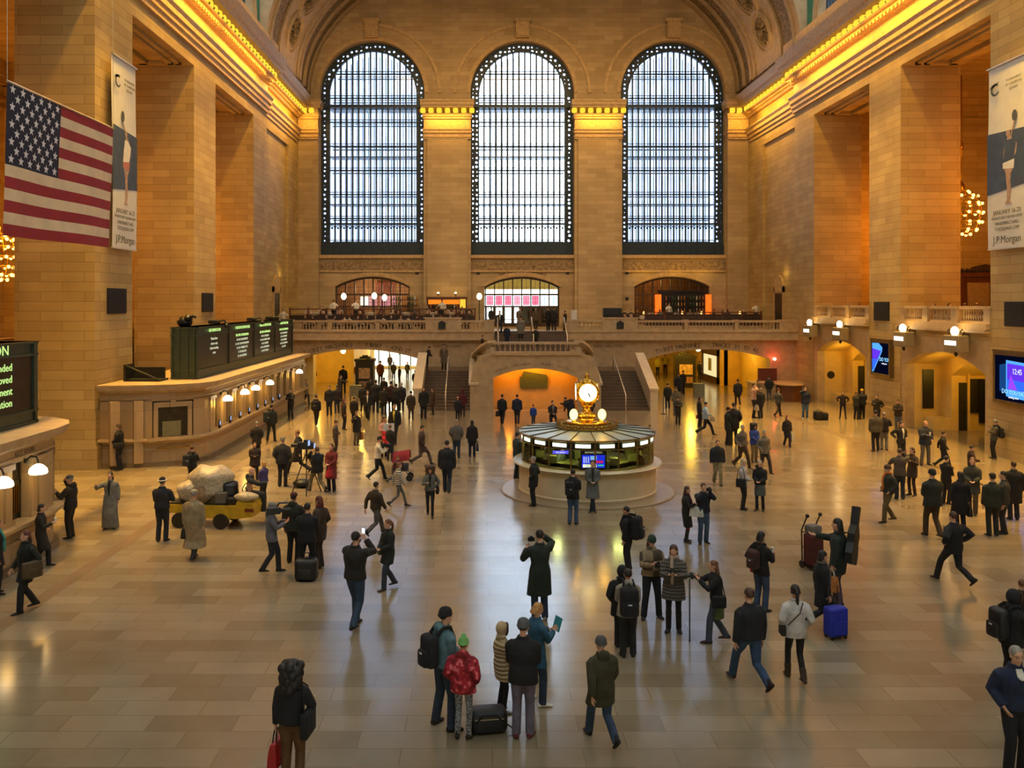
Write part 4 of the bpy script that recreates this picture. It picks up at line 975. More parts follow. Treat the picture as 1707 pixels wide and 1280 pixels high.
for k in range(4):
    a = k*PI/2-PI/2; d = Vector((math.cos(a), math.sin(a), 0)); e1 = Vector((-d.y, d.x, 0)); c = d*.372+Vector((0, 0, 1.06))
    n = 28; vs = [c+e1*(.3*math.cos(2*PI*i/n))+Vector((0, 0, .3*math.sin(2*PI*i/n))) for i in range(n)]
    fo = MB().add(vs+[c+d*.02], [(i, (i+1) % n, n) for i in range(n)]).build('clock_face', emit('lit_clock_face', '#fff6c8', 2.2), ck)
    hd = MB(); c2 = c+d*.03
    for ang, ln_, w_ in ((-1.05, .25, .014), (-1.2, .16, .02)):
        u = e1*math.cos(ang)+Vector((0, 0, 1))*math.sin(ang); v = u.cross(d); hd.add([c2-v*w_, c2+v*w_, c2+u*ln_+v*w_*.4, c2+u*ln_-v*w_*.4], [(0, 1, 2, 3)])
    for i in range(12): a2 = PI/6*i; u = e1*math.cos(a2)+Vector((0, 0, 1))*math.sin(a2); v = u.cross(d); hd.add([c2+u*.25-v*.008, c2+u*.25+v*.008, c2+u*.28+v*.008, c2+u*.28-v*.008], [(0, 1, 2, 3)])
    hd.build('clock_hands', BLK, fo)
for sx in (-1, 1):
    g = empty('globe_lamp', (bx+sx*.44, by-.3, 2.38)); tag(g, 'glowing glass lamp at the %s foot of the clock' % ('left' if sx < 0 else 'right'), 'lamp')
    MB().lathe([(.1, 0), (.12, .02), (.04, .06), (.04, .1)], seg=10).build('lamp_base', BRASS, g); MB().ball((sx*.04, 0, .24), (.14, .14, .19), 12, 10).build('lamp_globe', emit('amber_lamp_globe', '#ffdf7a', 3.2), g, smooth=True)
    point((bx+sx*.5, by-.75, 2.75), 10, '#ffb82e', .15, 'clock_light')
point((bx, by-.9, 3.4), 8, '#ffc23a', .2, 'clock_light')

# ================================================================ restaurants on the end balcony
def lattice(k, a, b, lab, mcol, glow):
    w_ = struct(empty('window_%d' % k)); g = MB(); n = 8
    R = arch_hole(a, b, 4.45, 7.75, 8.55, 12)
    g.prism([(a-.02, 4.45), (b+.02, 4.45)]+seg_arch(a-.02, b+.02, 7.75, 8.57, 12)+[(a+.14, 7.7)]+seg_arch(a+.14, b-.14, 7.68, 8.42, 12)[::-1]+[(b-.14, 4.6), (a+.14, 4.6), (a+.14, 7.7)], XZ, YEND+.3, YEND+.55) if False else None
    zt = lambda x: 7.75+.8*(1-((x-(a+b)/2)/((b-a)/2))**2)
    for i in range(n+1):
        x = a+.06+i*(b-a-.12)/n; g.box(x-.05, x+.05, YEND+.3, YEND+.55, 4.45, zt(min(max(x, a+.1), b-.1)))
    for z, hw in ((7.1, .07), (6.1, .07)): g.box(a, b, YEND+.28, YEND+.56, z-hw, z+hw)
    pts = seg_arch(a, b, 7.75, 8.55, 12); pin = seg_arch(a, b, 7.6, 8.4, 12)
    g.prism(pts+pin[::-1], XZ, YEND+.28, YEND+.56); g.build('glazing_frame', mcol, w_)
    g2 = MB()
    for i in range(n):
        x = a+.06+(i+.5)*(b-a-.12)/n; g2.box(x-.012, x+.012, YEND+.4, YEND+.44, 4.5, zt(x));
    for z in (6.45, 6.75, 7.4, 7.7): g2.box(a+.1, b-.1, YEND+.4, YEND+.44, z-.012, z+.012)
    g2.build('thin_glazing_bars', mcol, w_)
    MB().prism(arch_hole(a, b, 4.45, 7.75, 8.55, 12), XZ, YEND+.46, YEND+.47).build('pane', PGL, w_)
    return w_
FRM = mat('brown_window_timber', '#4a3420', .5, var=.2)
lattice(8, *LOW[0], 'left', FRM, 0); wd = lattice(9, *LOW[1], 'mid', FRM, 0); lattice(10, *LOW[2], 'right', FRM, 0)
# room behind the left arch: lit bar; behind the right arch: dark bar with amber columns; behind the middle: entrance doors to the street
rm = MB()
for a, b in (LOW[0], LOW[2]):
    rm.box(a-.6, b+.6, YEND+4.4, YEND+4.6, 4.2, 9.2); rm.box(a-.8, a-.6, YEND+.9, YEND+4.6, 4.2, 9.2); rm.box(b+.6, b+.8, YEND+.9, YEND+4.6, 4.2, 9.2); rm.box(a-.8, b+.8, YEND+.9, YEND+4.6, 9.1, 9.3); rm.box(a-.8, b+.8, YEND+.9, YEND+4.6, 4.1, 4.3)
struct(rm.build('wall_restaurant_rooms', mat('dim_restaurant_wall', '#b48a66', .7, var=.3, scale=1.2)))
point((-13.2, YEND+2.6, 7.6), 130, '#ffd0a8', .3, 'bar_light'); point((-10.6, YEND+2.6, 7.6), 90, '#ffd2a8', .3, 'bar_light'); point((11.2, YEND+2.4, 8.2), 60, '#ffb060', .3, 'bar_light')
pk = MB()
for i, x in enumerate((-12.9, -11.9, -11.3)): pk.box(x-.4, x+.35, YEND+4.3, YEND+4.38, 6.15, 7.0)
tag(pk.build('lit_advert', emit('pink_lit_panel', '#ff9aa8', .9)), 'pink lit panels seen through the left restaurant window', 'panel')
tag(MB().box(-14.0, -13.0, YEND+4.3, YEND+4.4, 6.2, 6.95).build('lit_window', LITW), 'white lit pane on the rear wall of the left restaurant', 'panel')
tag(MB().box(-12.6, -11.0, YEND+3.9, YEND+4.2, 7.2, 8.2).build('red_poster', mat('dark_red_poster', '#8a4a40', .6, var=.4, scale=2)), 'dull red poster high behind the left restaurant window', 'poster')
def bottles(x0, x1, y, z, n, lab, cols):
    shapes = MB().lathe([(.05, 0), (.05, .2), (.02, .26), (.02, .34), (0, .34)], seg=7).mesh('bottle', True)
    sh = empty('bar_shelf', ((x0+x1)/2, y, z)); tag(sh, lab, 'shelf')
    MB().box(x0-(x0+x1)/2, x1-(x0+x1)/2, -.12, .16, -.05, 0).build('board', DWOOD, sh)
    for k in range(n):
        o = bpy.data.objects.new('bottle', shapes if k == 0 or True else None); COL.objects.link(o); o.location = (x0+.1+(x1-x0-.2)*k/(n-1), y, z)
        if not shapes.materials: shapes.materials.append(None)
        o.material_slots[0].link = 'OBJECT'; o.material_slots[0].material = cols[(k*7+k//3) % len(cols)]
        tag(o, 'small bottle in the row on the '+lab, 'bottle', 'bottles on the '+lab)
BC = [mat('amber_bottle', '#c07a2a', .2), mat('clear_bottle', '#e0d8c4', .2), mat('green_bottle', '#3a5a34', .2), mat('dark_bottle', '#2c1c14', .2)]
for z, w_ in ((5.75, 'lower'), (6.2, 'middle'), (6.65, 'top')): bottles(-10.9, -8.6, YEND+.1-.45, z, 12, '%s bar shelf right of the left restaurant window' % w_, BC)
# bar between left arch and pilaster
t = empty('bar_cabinet', (-6.2, 70.0, 4.95)); tag(t, 'orange-lit back bar cabinet below the left pilaster', 'bar cabinet')
MB().box(-1.6, 1.6, -.3, .3, 0, 1.0).box(-1.65, 1.65, -.25, .3, 1.75, 1.95).box(-1.6, -1.5, -.2, .3, 0, 1.9).box(1.5, 1.6, -.2, .3, 0, 1.9).box(-1.6, 1.6, .2, .3, 0, 1.9).build('cabinet', WOOD, t)
MB().box(-1.5, 1.0, .15, .2, 1.35, 1.72).build('lit_back_panel', emit('orange_back_panel', '#ff8a24', .9), t); MB().box(1.05, 1.5, .0, .2, 1.05, 1.75).build('lit_side_panel', emit('amber_side_panel', '#ffb838', 1.2), t)
bottles(-7.6, -5.3, 70.0, 5.98, 12, 'low orange-lit back bar shelf', BC)
point((-6.9, 70.3, 7.3), 9, '#ffcf70', .08, 'bar_uplight'); point((-5.5, 70.3, 7.3), 9, '#ffcf70', .08, 'bar_uplight')
for x, nm in ((-6.9, 'left'), (-5.5, 'right')):
    u = empty('uplighter', (x, 70.05, 6.9)); tag(u, 'small bright uplighter on the %s of the orange back bar' % nm, 'lamp'); MB().lathe([(.05, 0), (.05, .1), (.12, .25)], seg=10).build('lamp_base', BRASS, u); MB().ball((0, 0, .28), (.09, .09, .12), 8, 6).build('lamp_globe', BULBW, u)
def standard(px, py, Y, z, lab):
    p = atY(px, py, Y); u = empty('standard_lamp', (p.x, Y, z)); tag(u, lab, 'lamp', 'globe lamps on the end balcony')
    h_ = p.z-z; MB().lathe([(.14, 0), (.12, .06), (.04, .12), (.03, h_-.3), (.06, h_-.2)], seg=10).build('post', BRZ, u, smooth=True); MB().ball((0, 0, h_), (.2, .2, .26), 12, 9).build('lamp_globe', BULBW, u, smooth=True)
    point((p.x, Y-.35, p.z), 14, '#ffcf8a', .2, 'globe_light')
standard(573, 494, 66, 4.95, 'globe lamp on a post, farthest left in the left restaurant'); standard(624, 493, 66, 4.95, 'globe lamp on a post, second from left in the left restaurant')
standard(641, 496, 69, 4.95, 'smaller globe lamp just behind the second one'); standard(799, 494, 65, 4.3, 'globe lamp on a dark post left of the street doors')
for px, py, Y, nm in ((1074, 521, 67.5, 'leftmost, beside the amber column'), (1138, 521, 67.5, 'second from the left'), (1170, 521, 67.5, 'third from the left'), (1234, 520, 67.5, 'rightmost')):
    p = atY(px, py, Y); u = empty('table_lamp', (p.x, Y, 5.435)); tag(u, 'small glowing table lamp in the right restaurant, %s' % nm, 'lamp', 'table lamps in the right restaurant')
    MB().lathe([(.08, 0), (.02, .03), (.02, .12)], seg=8).build('lamp_base', BRASS, u); MB().lathe([(.1, .1), (.12, .2), (.07, .32), (0, .33)], seg=10).build('lamp_shade', emit('orange_table_lamp', '#ffb060', 2.5), u)
    MB()
# restaurant partitions
for x0, x1, Y, z0, lab in ((-17.6, -3.9, 64.4, 4.95, 'long dark wooden partition rail in front of the left restaurant'), (9.0, 17.8, 66.0, 4.7, 'long dark wooden partition rail in front of the right restaurant')):
    t = empty('partition', (x0, Y, z0)); tag(t, lab, 'partition'); L_ = x1-x0
    MB().box(0, L_, -.06, .06, .95, 1.03).box(0, L_, -.04, .04, .6, .64).build('top_rail', WOOD, t); MB().box(0, L_, -.03, .03, 0, .55 if x0 < 0 else .85).build('panels', DWOOD, t)
    n = int(L_/1.3); p_ = MB()
    for k in range(n+1): p_.box(k*L_/n-.05, k*L_/n+.05, -.07, .07, 0, 1.1)
    p_.build('posts', WOOD, t)
# right bar with amber columns
t = empty('bar_counter', (12.8, YEND-.8, 4.7)); tag(t, 'dark back bar with shelves inside the right restaurant arch', 'bar')
MB().box(-1.6, 2.3, .3, .7, 0, 2.7).box(-1.7, 2.4, .1, .7, 2.6, 2.75).build('back_bar', mat('near_black_wood', '#1e1410', .4, var=.3), t)
for z in (.9, 1.4, 1.9): MB().box(-1.5, 2.2, .15, .35, z, z+.05).build('shelf', DWOOD, t)
for x, nm in ((11.05, 'left'), (15.15, 'right')): tag(MB().box(x-.22, x+.22, YEND-.75, YEND-.35, 4.7, 7.1).build('amber_column', mat('glowing_amber_onyx', '#e0641c', .4, emis='#ff6a18', es=1.0, var=.5, scale=3)), 'glowing amber onyx column at the %s of the right bar' % nm, 'column')
for z, w_ in ((5.65, 'lower'), (6.15, 'middle'), (6.65, 'upper')): bottles(11.6, 14.8, YEND-.62, z, 13, '%s shelf of the dark right bar' % w_, BC)
for x in (10.0, 12.6, 14.8): area((x, YEND-1.3, 8.9), (x, YEND, 9.6), .8, .1, 9, '#ffc030', 'wall_wash')
# street doors in the middle arch
for i in range(8):
    x = LOW[1][0]+.06+(i+.5)*(LOW[1][1]-LOW[1][0]-.12)/8
    MB().box(x-.3, x+.3, YEND+.5, YEND+.52, 6.2, 7.02).build('coloured_pane', glass('pink_glass_%d' % i, ('#ffb0c0', '#f79ab0', '#ff9fb4', '#ffc4cf')[i % 4] if i < 6 else '#e8f4ff', haze=.5, hcol='#ff90a8' if i < 6 else '#e0f0ff'), wd)
    d_ = MB().box(x-.33, x-.25, YEND+.32, YEND+.5, 4.45, 6.05).box(x+.25, x+.33, YEND+.32, YEND+.5, 4.45, 6.05).box(x-.3, x+.3, YEND+.32, YEND+.5, 4.45, 4.75).box(x-.3, x+.3, YEND+.32, YEND+.5, 5.0, 5.06).build('street_door', FRM, wd)
    if i > 3: MB().box(x-.3, x+.3, YEND+.5, YEND+.52, 4.5, 6.05).build('backing_panel', mat('dim_brown_pane', '#6a5038', .3), wd)
struct(MB().box(-3.8, 3.8, YEND+.9, 82, 4.2, 4.4).box(-3.8, 3.8, YEND+5, YEND+5.2, 7.6, 9).build('floor_vestibule', YW))
lt3 = struct(MB().box(-.01, .01, YEND-.01, YEND, 9.2, 9.21).build('trim_door_lettering', INK))
arc_text('TO VANDERBILT AVENUE', .38, INK, lt3, 0, .5, 8.85, YEND-.01, PI/2+.2, .4/19); arc_text('THE CAMPBELL APARTMENT', .34, INK, lt3, 0, .5, 8.38, YEND-.01, PI/2+.225, .45/21)
for px, nm in ((695, 'left of the first pilaster'), (797, 'left of the street doors'), (946, 'right of the street doors'), (1045, 'left of the right restaurant window')):
    p = atY(px, 454, YEND); tag(MB().box(p.x-.15, p.x+.15, YEND-.06, YEND, p.z-.17, p.z+.15).build('wall_grille', BRZ), 'tiny dark square grille on the end wall, %s' % nm, 'grille')
p = atY(1045, 498, YEND); tag(MB().box(p.x-.13, p.x+.13, YEND-.05, YEND, p.z-.13, p.z+.13).build('wall_grille', BRZ), 'tiny dark square grille low beside the right restaurant window', 'grille')
tag(MB().box(XS(956), XS(965)+.02, 61.2, 61.5, 4.3, 5.9).build('notice_stand', mat('white_notice', '#d8d2c4', .5)), 'white notice stand behind the balustrade right of the stairs', 'stand')
tag(MB().bev(5.3, 6.6, 62, 62.6, 4.3, 6.05, .04).build('service_desk', BLK), 'black service desk with screen behind the right balustrade', 'desk')
# doors / brackets on the side walls near the balcony, gallery cabinet
for sx, nm, k in ((-1, 'left', 4), (1, 'right', 5)):
    d = struct(empty('door_%d' % k, (sx*18.62, 64.3, 4.3))); MB().box(-.06, .06, -.9, .9, 0, 2.9).box(-.12, .12, -1.05, -.85, 0, 3.3).box(-.12, .12, .85, 1.05, 0, 3.3).box(-.12, .12, -1.05, 1.05, 2.9, 3.4).build('door_frame', STC, d); MB().box(-.08, .08, -.8, .8, 0, 2.8).build('door_leaf', BRZ, d)
    MB().prism([(-.9, 3.4), (.9, 3.4), (.7, 3.9), (0, 4.2), (-.7, 3.9)], YZ, -.12, .12).build('pediment', STC, d)
    point((sx*18.2, 63.0 if sx > 0 else 65.6, 8.6), 7, '#ffd070', .1, 'door_light')
cb = empty('bar_cabinet', (25.2, 51.6, 5.2)); tag(cb, 'carved dark wood bar cabinet on the right gallery below the chandelier', 'bar cabinet')
MB().box(-1.4, 3.2, 0, .5, 0, 3.0).box(-1.5, 3.3, -.15, .5, 2.75, 3.0).box(-1.4, -1.2, -.1, .1, 0, 2.8).box(-.2, 0, -.1, .1, 0, 2.8).box(1.6, 1.8, -.1, .1, 0, 2.8).build('cabinet', WOOD, cb)
cr = MB()
for k in range(15): cr.ball((-1.3+k*.3, .0, 3.1), .16, 6, 4)
cr.prism([(.2, 3.0), (2.4, 3.0), (2.0, 3.35), (1.3, 3.5), (.6, 3.35)], XZ, -.05, .2); cr.build('cresting', DWOOD, cb)
MB().box(-1.15, -.25, -.02, .02, .4, 1.9).box(-1.1, -.3, -.03, .02, 2.0, 2.5).build('red_niche', emit('red_niche_glow', '#ff3a1c', .9), cb); MB().box(.2, 1.5, -.03, .02, .5, 2.4).build('mirror', mat('mirror_pane', '#b8a88a', .15, .6), cb)
# under-balcony shops and kiosks
sh = empty('shop_front', (-10.6, 85.8, 0)); tag(sh, 'brightly lit white shop front at the end of the left passage', 'shop front')
MB().box(-3.4, 2.6, 0, .1, .2, 3.4).build('lit_shop_window', emit('bright_shop_light', '#fffbe0', 1.7), sh); MB().box(-3.5, 2.7, -.1, .0, 3.1, 3.5).build('fascia', WOOD, sh)
st = MB()
for k in range(7): st.prism([(-1.0+k*.35, 1.3), (-.85+k*.35, 1.3), (-.55+k*.35, 1.9), (-.85+k*.35, 2.5), (-1.0+k*.35, 2.5), (-.7+k*.35, 1.9)], XZ, -.06, -.02)
for k in range(6): st.box(-3.0+k*1.05, -2.9+k*1.05, -.05, 0, .2, 3.1)
st.build('window_graphics', BLK, sh)
sh = empty('shop_window', (14.95, 70.9, 0)); tag(sh, 'lit shop window with a framed display in the right passage', 'shop window')
MB().box(.3, .42, -2.2, 2.2, .5, 2.2).build('lit_pane', emit('pale_shop_light', '#ffeaa8', .8), sh); MB().box(.2, .5, -2.5, -2.2, 0, 3.1).box(.2, .5, 2.2, 2.5, 0, 3.1).box(.2, .5, -2.5, 2.5, 2.2, 3.1).box(.2, .5, -2.5, 2.5, 0, .5).build('window_frame', FRM, sh); MB().box(.24, .3, -.3, .5, .9, 1.9).build('display', mat('pale_display', '#a89a68', .5, var=.4, scale=3), sh)
def kiosk(px, py, lab, w_=1.5):
    p = onfloor(px, py); k = empty('ticket_kiosk', p); tag(k, lab, 'kiosk')
    MB().bev(-w_/2, w_/2, -.5, .5, 0, 2.35, .05).box(-w_/2-.06, w_/2+.06, -.56, .56, 2.2, 2.4).build('kiosk_body', mat('dark_green_kiosk', '#26241a', .4, var=.3), k)
    MB().box(-.38, .38, -.3, .3, 2.4, 2.55).box(-.2, .2, -.2, .2, 2.55, 2.65).build('roof_crest', mat('dark_green_kiosk', ''), k)
    MB().box(-w_/2+.25, w_/2-.25, -.53, -.5, 1.0, 1.75).build('poster', mat('kiosk_poster', '#c9a878', .6, var=.4, scale=4), k); MB().box(-w_/2+.25, w_/2-.25, -.53, -.5, .35, .8).build('lower_poster', mat('kiosk_lower_poster', '#a07a58', .6, var=.5, scale=5), k)
kiosk(609, 653, 'dark kiosk with posters in front of the left passage', 1.3); kiosk(1141, 645, 'dark kiosk with a poster in front of the right passage', 1.5)
for px, py, hh, ww, lab in ((593, 666, .95, .75, 'grey notice board on legs in the left crowd'), (1165, 662, .95, .7, 'grey box-like bin standing in the right passage')):
    p = onfloor(px, py); k = empty('notice_stand', p); tag(k, lab, 'stand'); MB().box(-ww/2, ww/2, -.2, .2, .25 if px < 700 else 0, hh).build('panel', mat('grey_notice', '#6d6a50', .6, var=.3, scale=6), k)
    if px < 700: MB().box(-ww/2, -ww/2+.05, -.15, .15, 0, .3).box(ww/2-.05, ww/2, -.15, .15, 0, .3).build('legs', BLK, k)
for px, Y, z, lab in ((572, 66, 2.75, 'glowing globe lamp on the wall of the left passage'), (1164, 69, 2.75, 'glowing globe lamp on the ceiling of the right passage'), (1110, 75, 2.9, 'glowing lamp deep in the right passage')):
    p = atY(px, 500, Y); u = empty('globe_lamp', (p.x, Y, z)); tag(u, lab, 'lamp'); MB().tube([(0, 0, .2), (0, 0, 3.75-z)], .03, 6).build('stem', BRASS, u); MB().ball((0, 0, 0), .2, 10, 8).build('lamp_globe', BULBW, u, smooth=True)
tag(MB().tube([(16.75, 59.97, 2.55), (16.75, 59.85, 2.55)], .1, 8).ball((16.75, 59.8, 2.55), .12, 10, 8).build('red_beacon', emit('red_beacon_glow', '#ff8a78', 4)), 'glowing red beacon on the wall right of the right passage', 'lamp')
pd = empty('podium_desk', onfloor(1316, 668)); tag(pd, 'round-fronted brown wooden podium desk by the right wall', 'desk')
MB().lathe([(.8, 0), (.8, 1.05)], seg=16, a0=PI, a1=2*PI).box(-.8, .8, 0, .3, 0, 1.05).build('desk_body', WOOD, pd); MB().lathe([(0, 1.05), (.9, 1.05), (.9, 1.12), (0, 1.12)], seg=18).build('desk_top', mat('pale_desk_top', '#b8946a', .4), pd)
tag(MB().box(15.6, 16.9, 59.8, 59.9, .7, 1.9).build('wall_board', mat('dark_red_board', '#5a2a1c', .5)), 'dark brown board on the wall behind the podium desk', 'board')
struct(MB().box(14.9, 18.3, 58.6, 60, 0, .95).box(14.8, 18.3, 58.5, 60, .95, 1.05).build('trim_corner_ledge', STP))
sp = empty('rope_stanchion', onfloor(1106, 690)); tag(sp, 'thin black queue stanchion at the foot of the right stairs', 'stanchion')
MB().lathe([(.16, 0), (.16, .03), (.025, .05), (.025, .95), (.04, .98), (0, 1.0)], seg=10).build('post', BLK, sp)
# ================================================================ restaurant tables and chairs on the balcony (mostly behind the balustrade)
def bistro_chair():
    t = empty('bistro_chair'); tag(t, 'dark bistro chair', 'chair')
    MB().lathe([(.2, .43), (.21, .45), (.2, .47), (0, .47)], seg=10).build('seat', DWOOD, t)
    MB().tube([(-.19, -.17, .45), (-.18, -.22, .85), (0, -.24, .93), (.18, -.22, .85), (.19, -.17, .45)], .018, 5).tube([(0, -.18, .45), (0, -.24, .92)], .012, 4).build('backrest', DWOOD, t)
    lg = MB().tube([(0, 0, 0), (0, 0, .44)], .016, 5).mesh('leg'); lg.materials.append(DWOOD)
    for x in (-.14, .14):
        for y in (-.14, .14): link('leg', lg, t, (x, y, 0))
    return t
CH0 = bistro_chair(); CH_used = [False]
def seat_at(x, y, z, rz, where):
    o = CH0 if not CH_used[0] else dup(CH0); CH_used[0] = True
    o.location = (x, y, z); o.rotation_euler = (0, 0, rz); o['label'] = 'dark bistro chair under a diner on the '+where; o['group'] = 'chairs on the '+where
def round_table():
    t = empty('restaurant_table'); tag(t, 'small round table', 'table'); MB().lathe([(.22, 0), (.22, .02), (.03, .05), (.03, .7)], seg=10).build('pedestal', BRZ, t)
    MB().lathe([(.4, .45), (.38, .7), (.38, .735), (0, .735)], seg=14).build('table_cloth', mat('ivory_table_cloth', '#b8ad96', .8), t); return t
TB0 = round_table(); k = 0
for x, y, z, where in [(CX+(px-VX)/FPX*63, 63.6, 4.3, 'left balcony restaurant, front tables') for px in (515, 550, 590, 632, 674, 714, 756)]+[(CX+(px-VX)/FPX*67.5, 67.6, 4.95, 'left balcony restaurant, rear tables') for px in (525, 550, 617, 676, 720, 752)]+[(CX+(px-VX)/FPX*67.5, 67.5, 4.7, 'right balcony restaurant') for px in (1074, 1138, 1170, 1234)]:
    o = TB0 if k == 0 else dup(TB0); k += 1; o.location = (x, y, z); o['label'] = 'small round cloth-covered table in the '+where; o['group'] = 'tables in the '+where
# ================================================================ people
REM = []            # (object, voxel, extra-geometry) waiting for the remesh pass
def cloth(col, pat=None, rough=.85):
    nm = 'cloth_%s_%s' % (col.lstrip('#'), pat or 'plain')
    if nm in MATS: return MATS[nm]
    if pat is None: return mat(nm, col, rough, var=.25, scale=9, bump=.35)
    m, N, L, b = nt(nm); c = srgb(col); tc = N.new('ShaderNodeTexCoord'); rp = N.new('ShaderNodeValToRGB'); rp.color_ramp.interpolation = 'CONSTANT'
    e = rp.color_ramp.elements
    if pat == 'stripes' or pat == 'quilt':
        w_ = N.new('ShaderNodeTexWave'); w_.bands_direction = 'Z'; w_.inputs['Scale'].default_value = 5.5 if pat == 'stripes' else 5.0; w_.inputs['Distortion'].default_value = 0 if pat == 'stripes' else 1.0; L.new(tc.outputs['Object'], w_.inputs['Vector']); src = w_.outputs['Fac']
        if pat == 'stripes': e[0].color = (*c, 1); e[1].position = .5; e[1].color = (.03, .03, .035, 1)
        else: rp.color_ramp.interpolation = 'LINEAR'; e[0].color = (*[v*.8 for v in c], 1); e[1].position = .3; e[1].color = (*c, 1)
    elif pat == 'camo':
        w_ = N.new('ShaderNodeTexNoise'); w_.inputs['Scale'].default_value = 9; L.new(tc.outputs['Object'], w_.inputs['Vector']); src = w_.outputs['Fac']
        e[0].color = (*[v*.45 for v in c], 1); e[1].position = .47; e[1].color = (*c, 1); q = e.new(.58); q.color = (*[min(1, v*1.5+.12) for v in c], 1)
    elif pat == 'leggings':
        w_ = N.new('ShaderNodeTexNoise'); w_.inputs['Scale'].default_value = 40; L.new(tc.outputs['Object'], w_.inputs['Vector']); src = w_.outputs['Fac']
        e[0].color = (*[v*.3 for v in c], 1); e[1].position = .5; e[1].color = (*c, 1)
    else:   # plaid
        w_ = N.new('ShaderNodeTexChecker'); w_.inputs['Scale'].default_value = 5; L.new(tc.outputs['Object'], w_.inputs['Vector']); src = w_.outputs['Fac']
        e[0].color = (*c, 1); e[1].position = .5; e[1].color = (*[v*.25 for v in c], 1)
    L.new(src, rp.inputs['Fac']); L.new(rp.outputs['Color'], b.inputs['Base Color']); b.inputs['Roughness'].default_value = rough
    if pat == 'quilt':
        bp = N.new('ShaderNodeBump'); bp.inputs['Strength'].default_value = .8; bp.inputs['Distance'].default_value = .03; L.new(src, bp.inputs['Height']); L.new(bp.outputs['Normal'], b.inputs['Normal'])
    MATS[nm] = m; return m
SKINS = [mat('skin_light', '#c99a7c', .6, var=.06), mat('skin_tan', '#a97a58', .6, var=.06), mat('skin_deep', '#6a4733', .6, var=.06)]
EYE = mat('dark_eye', '#1a1512', .3); LIP = mat('lip', '#8e4f45', .5)
PAL = dict(K='#15161a', N='#1a2233', B='#3b2c20', G='#4c4c4c', g='#7a7872', O='#35331f', T='#8a7a5c', C='#b09a72', R='#7e1d24', W='#c9c4b6', J='#2d4058', j='#212f42', H='#5c5138', P='#3d3462', V='#4b2433', t='#4f6f78', b='#1f4fa0', k='#211d1a', d='#1f2a24', S='#8fa6bf', E='#27526b', M='#5d5868', Y='#c7b02e', p='#b98a80', D='#2d2a30', r='#d22a28')
HAIR = dict(k='#17120f', b='#432a19', n='#6b4628', y='#ad8148', g='#8b857c', w='#c9c2b4', r='#5a2a1c')
pc = lambda c, pat=None: cloth(PAL.get(c, c), pat)
ARM = {'down': ((.245, .03, -.56),)*2, 'swing': ((.24, .2, -.5), (.25, -.18, -.52)), 'pocket': ((.21, .1, -.45),)*2, 'front': ((.05, .26, -.38),)*2, 'phone': ((.06, .31, -.2),)*2, 'fold': ((.02, .2, -.3),)*2,
       'camera': ((.07, .26, .13),)*2, 'call': ((.1, .1, .12), (.24, .03, -.55)), 'reach': ((.16, .5, -.12), (.25, .03, -.55)), 'hold': ((.17, .28, -.3), (.24, .03, -.56)), 'up': ((.1, .22, .16), (.2, .3, -.12)),
       'carry': ((.12, .33, -.16),)*2, 'back': ((.05, -.2, -.47),)*2, 'hips': ((.26, .02, -.36),)*2, 'cup': ((.08, .3, -.2), (.2, .12, -.4)), 'monopod': ((.06, .42, -.02), (.1, .34, -.06)), 'eat': ((.12, .25, -.3),)*2, 'tray': ((.2, .3, -.12), (.25, .05, -.5)), 'wave': ((.3, .38, -.02), (.24, .03, -.55))}
HEM = dict(w=.90, h=.80, t=.66, k=.48, c=.30, f=.04)
def ik(a, b, l1, l2, pole):
    a, b = Vector(a), Vector(b); d = b-a; L_ = d.length; mx_ = (l1+l2)*.995
    if L_ > mx_: b = a+d*(mx_/L_); d = b-a; L_ = mx_
    x = (l1*l1-l2*l2+L_*L_)/(2*L_); h = math.sqrt(max(0, l1*l1-x*x)); u = d/L_
    p = Vector(pole); p = (p-u*p.dot(u)); p = p.normalized() if p.length > 1e-6 else u.orthogonal().normalized()
    return a+u*x+p*h, b
def lerp(a, b, t): return a+(b-a)*t
def pend(name, mb, m, parent, vox, smooth=3, extra=None):
    me = bpy.data.meshes.new(name); me.from_pydata(mb.v, [], mb.f); o = link(name, me, parent)
    md = o.modifiers.new('r', 'REMESH'); md.mode = 'VOXEL'; md.voxel_size = vox; md.use_smooth_shade = True
    if smooth:
        s_ = o.modifiers.new('s', 'SMOOTH'); s_.factor = .5; s_.iterations = smooth
    REM.append((o, m if isinstance(m, list) else [m], extra)); return o
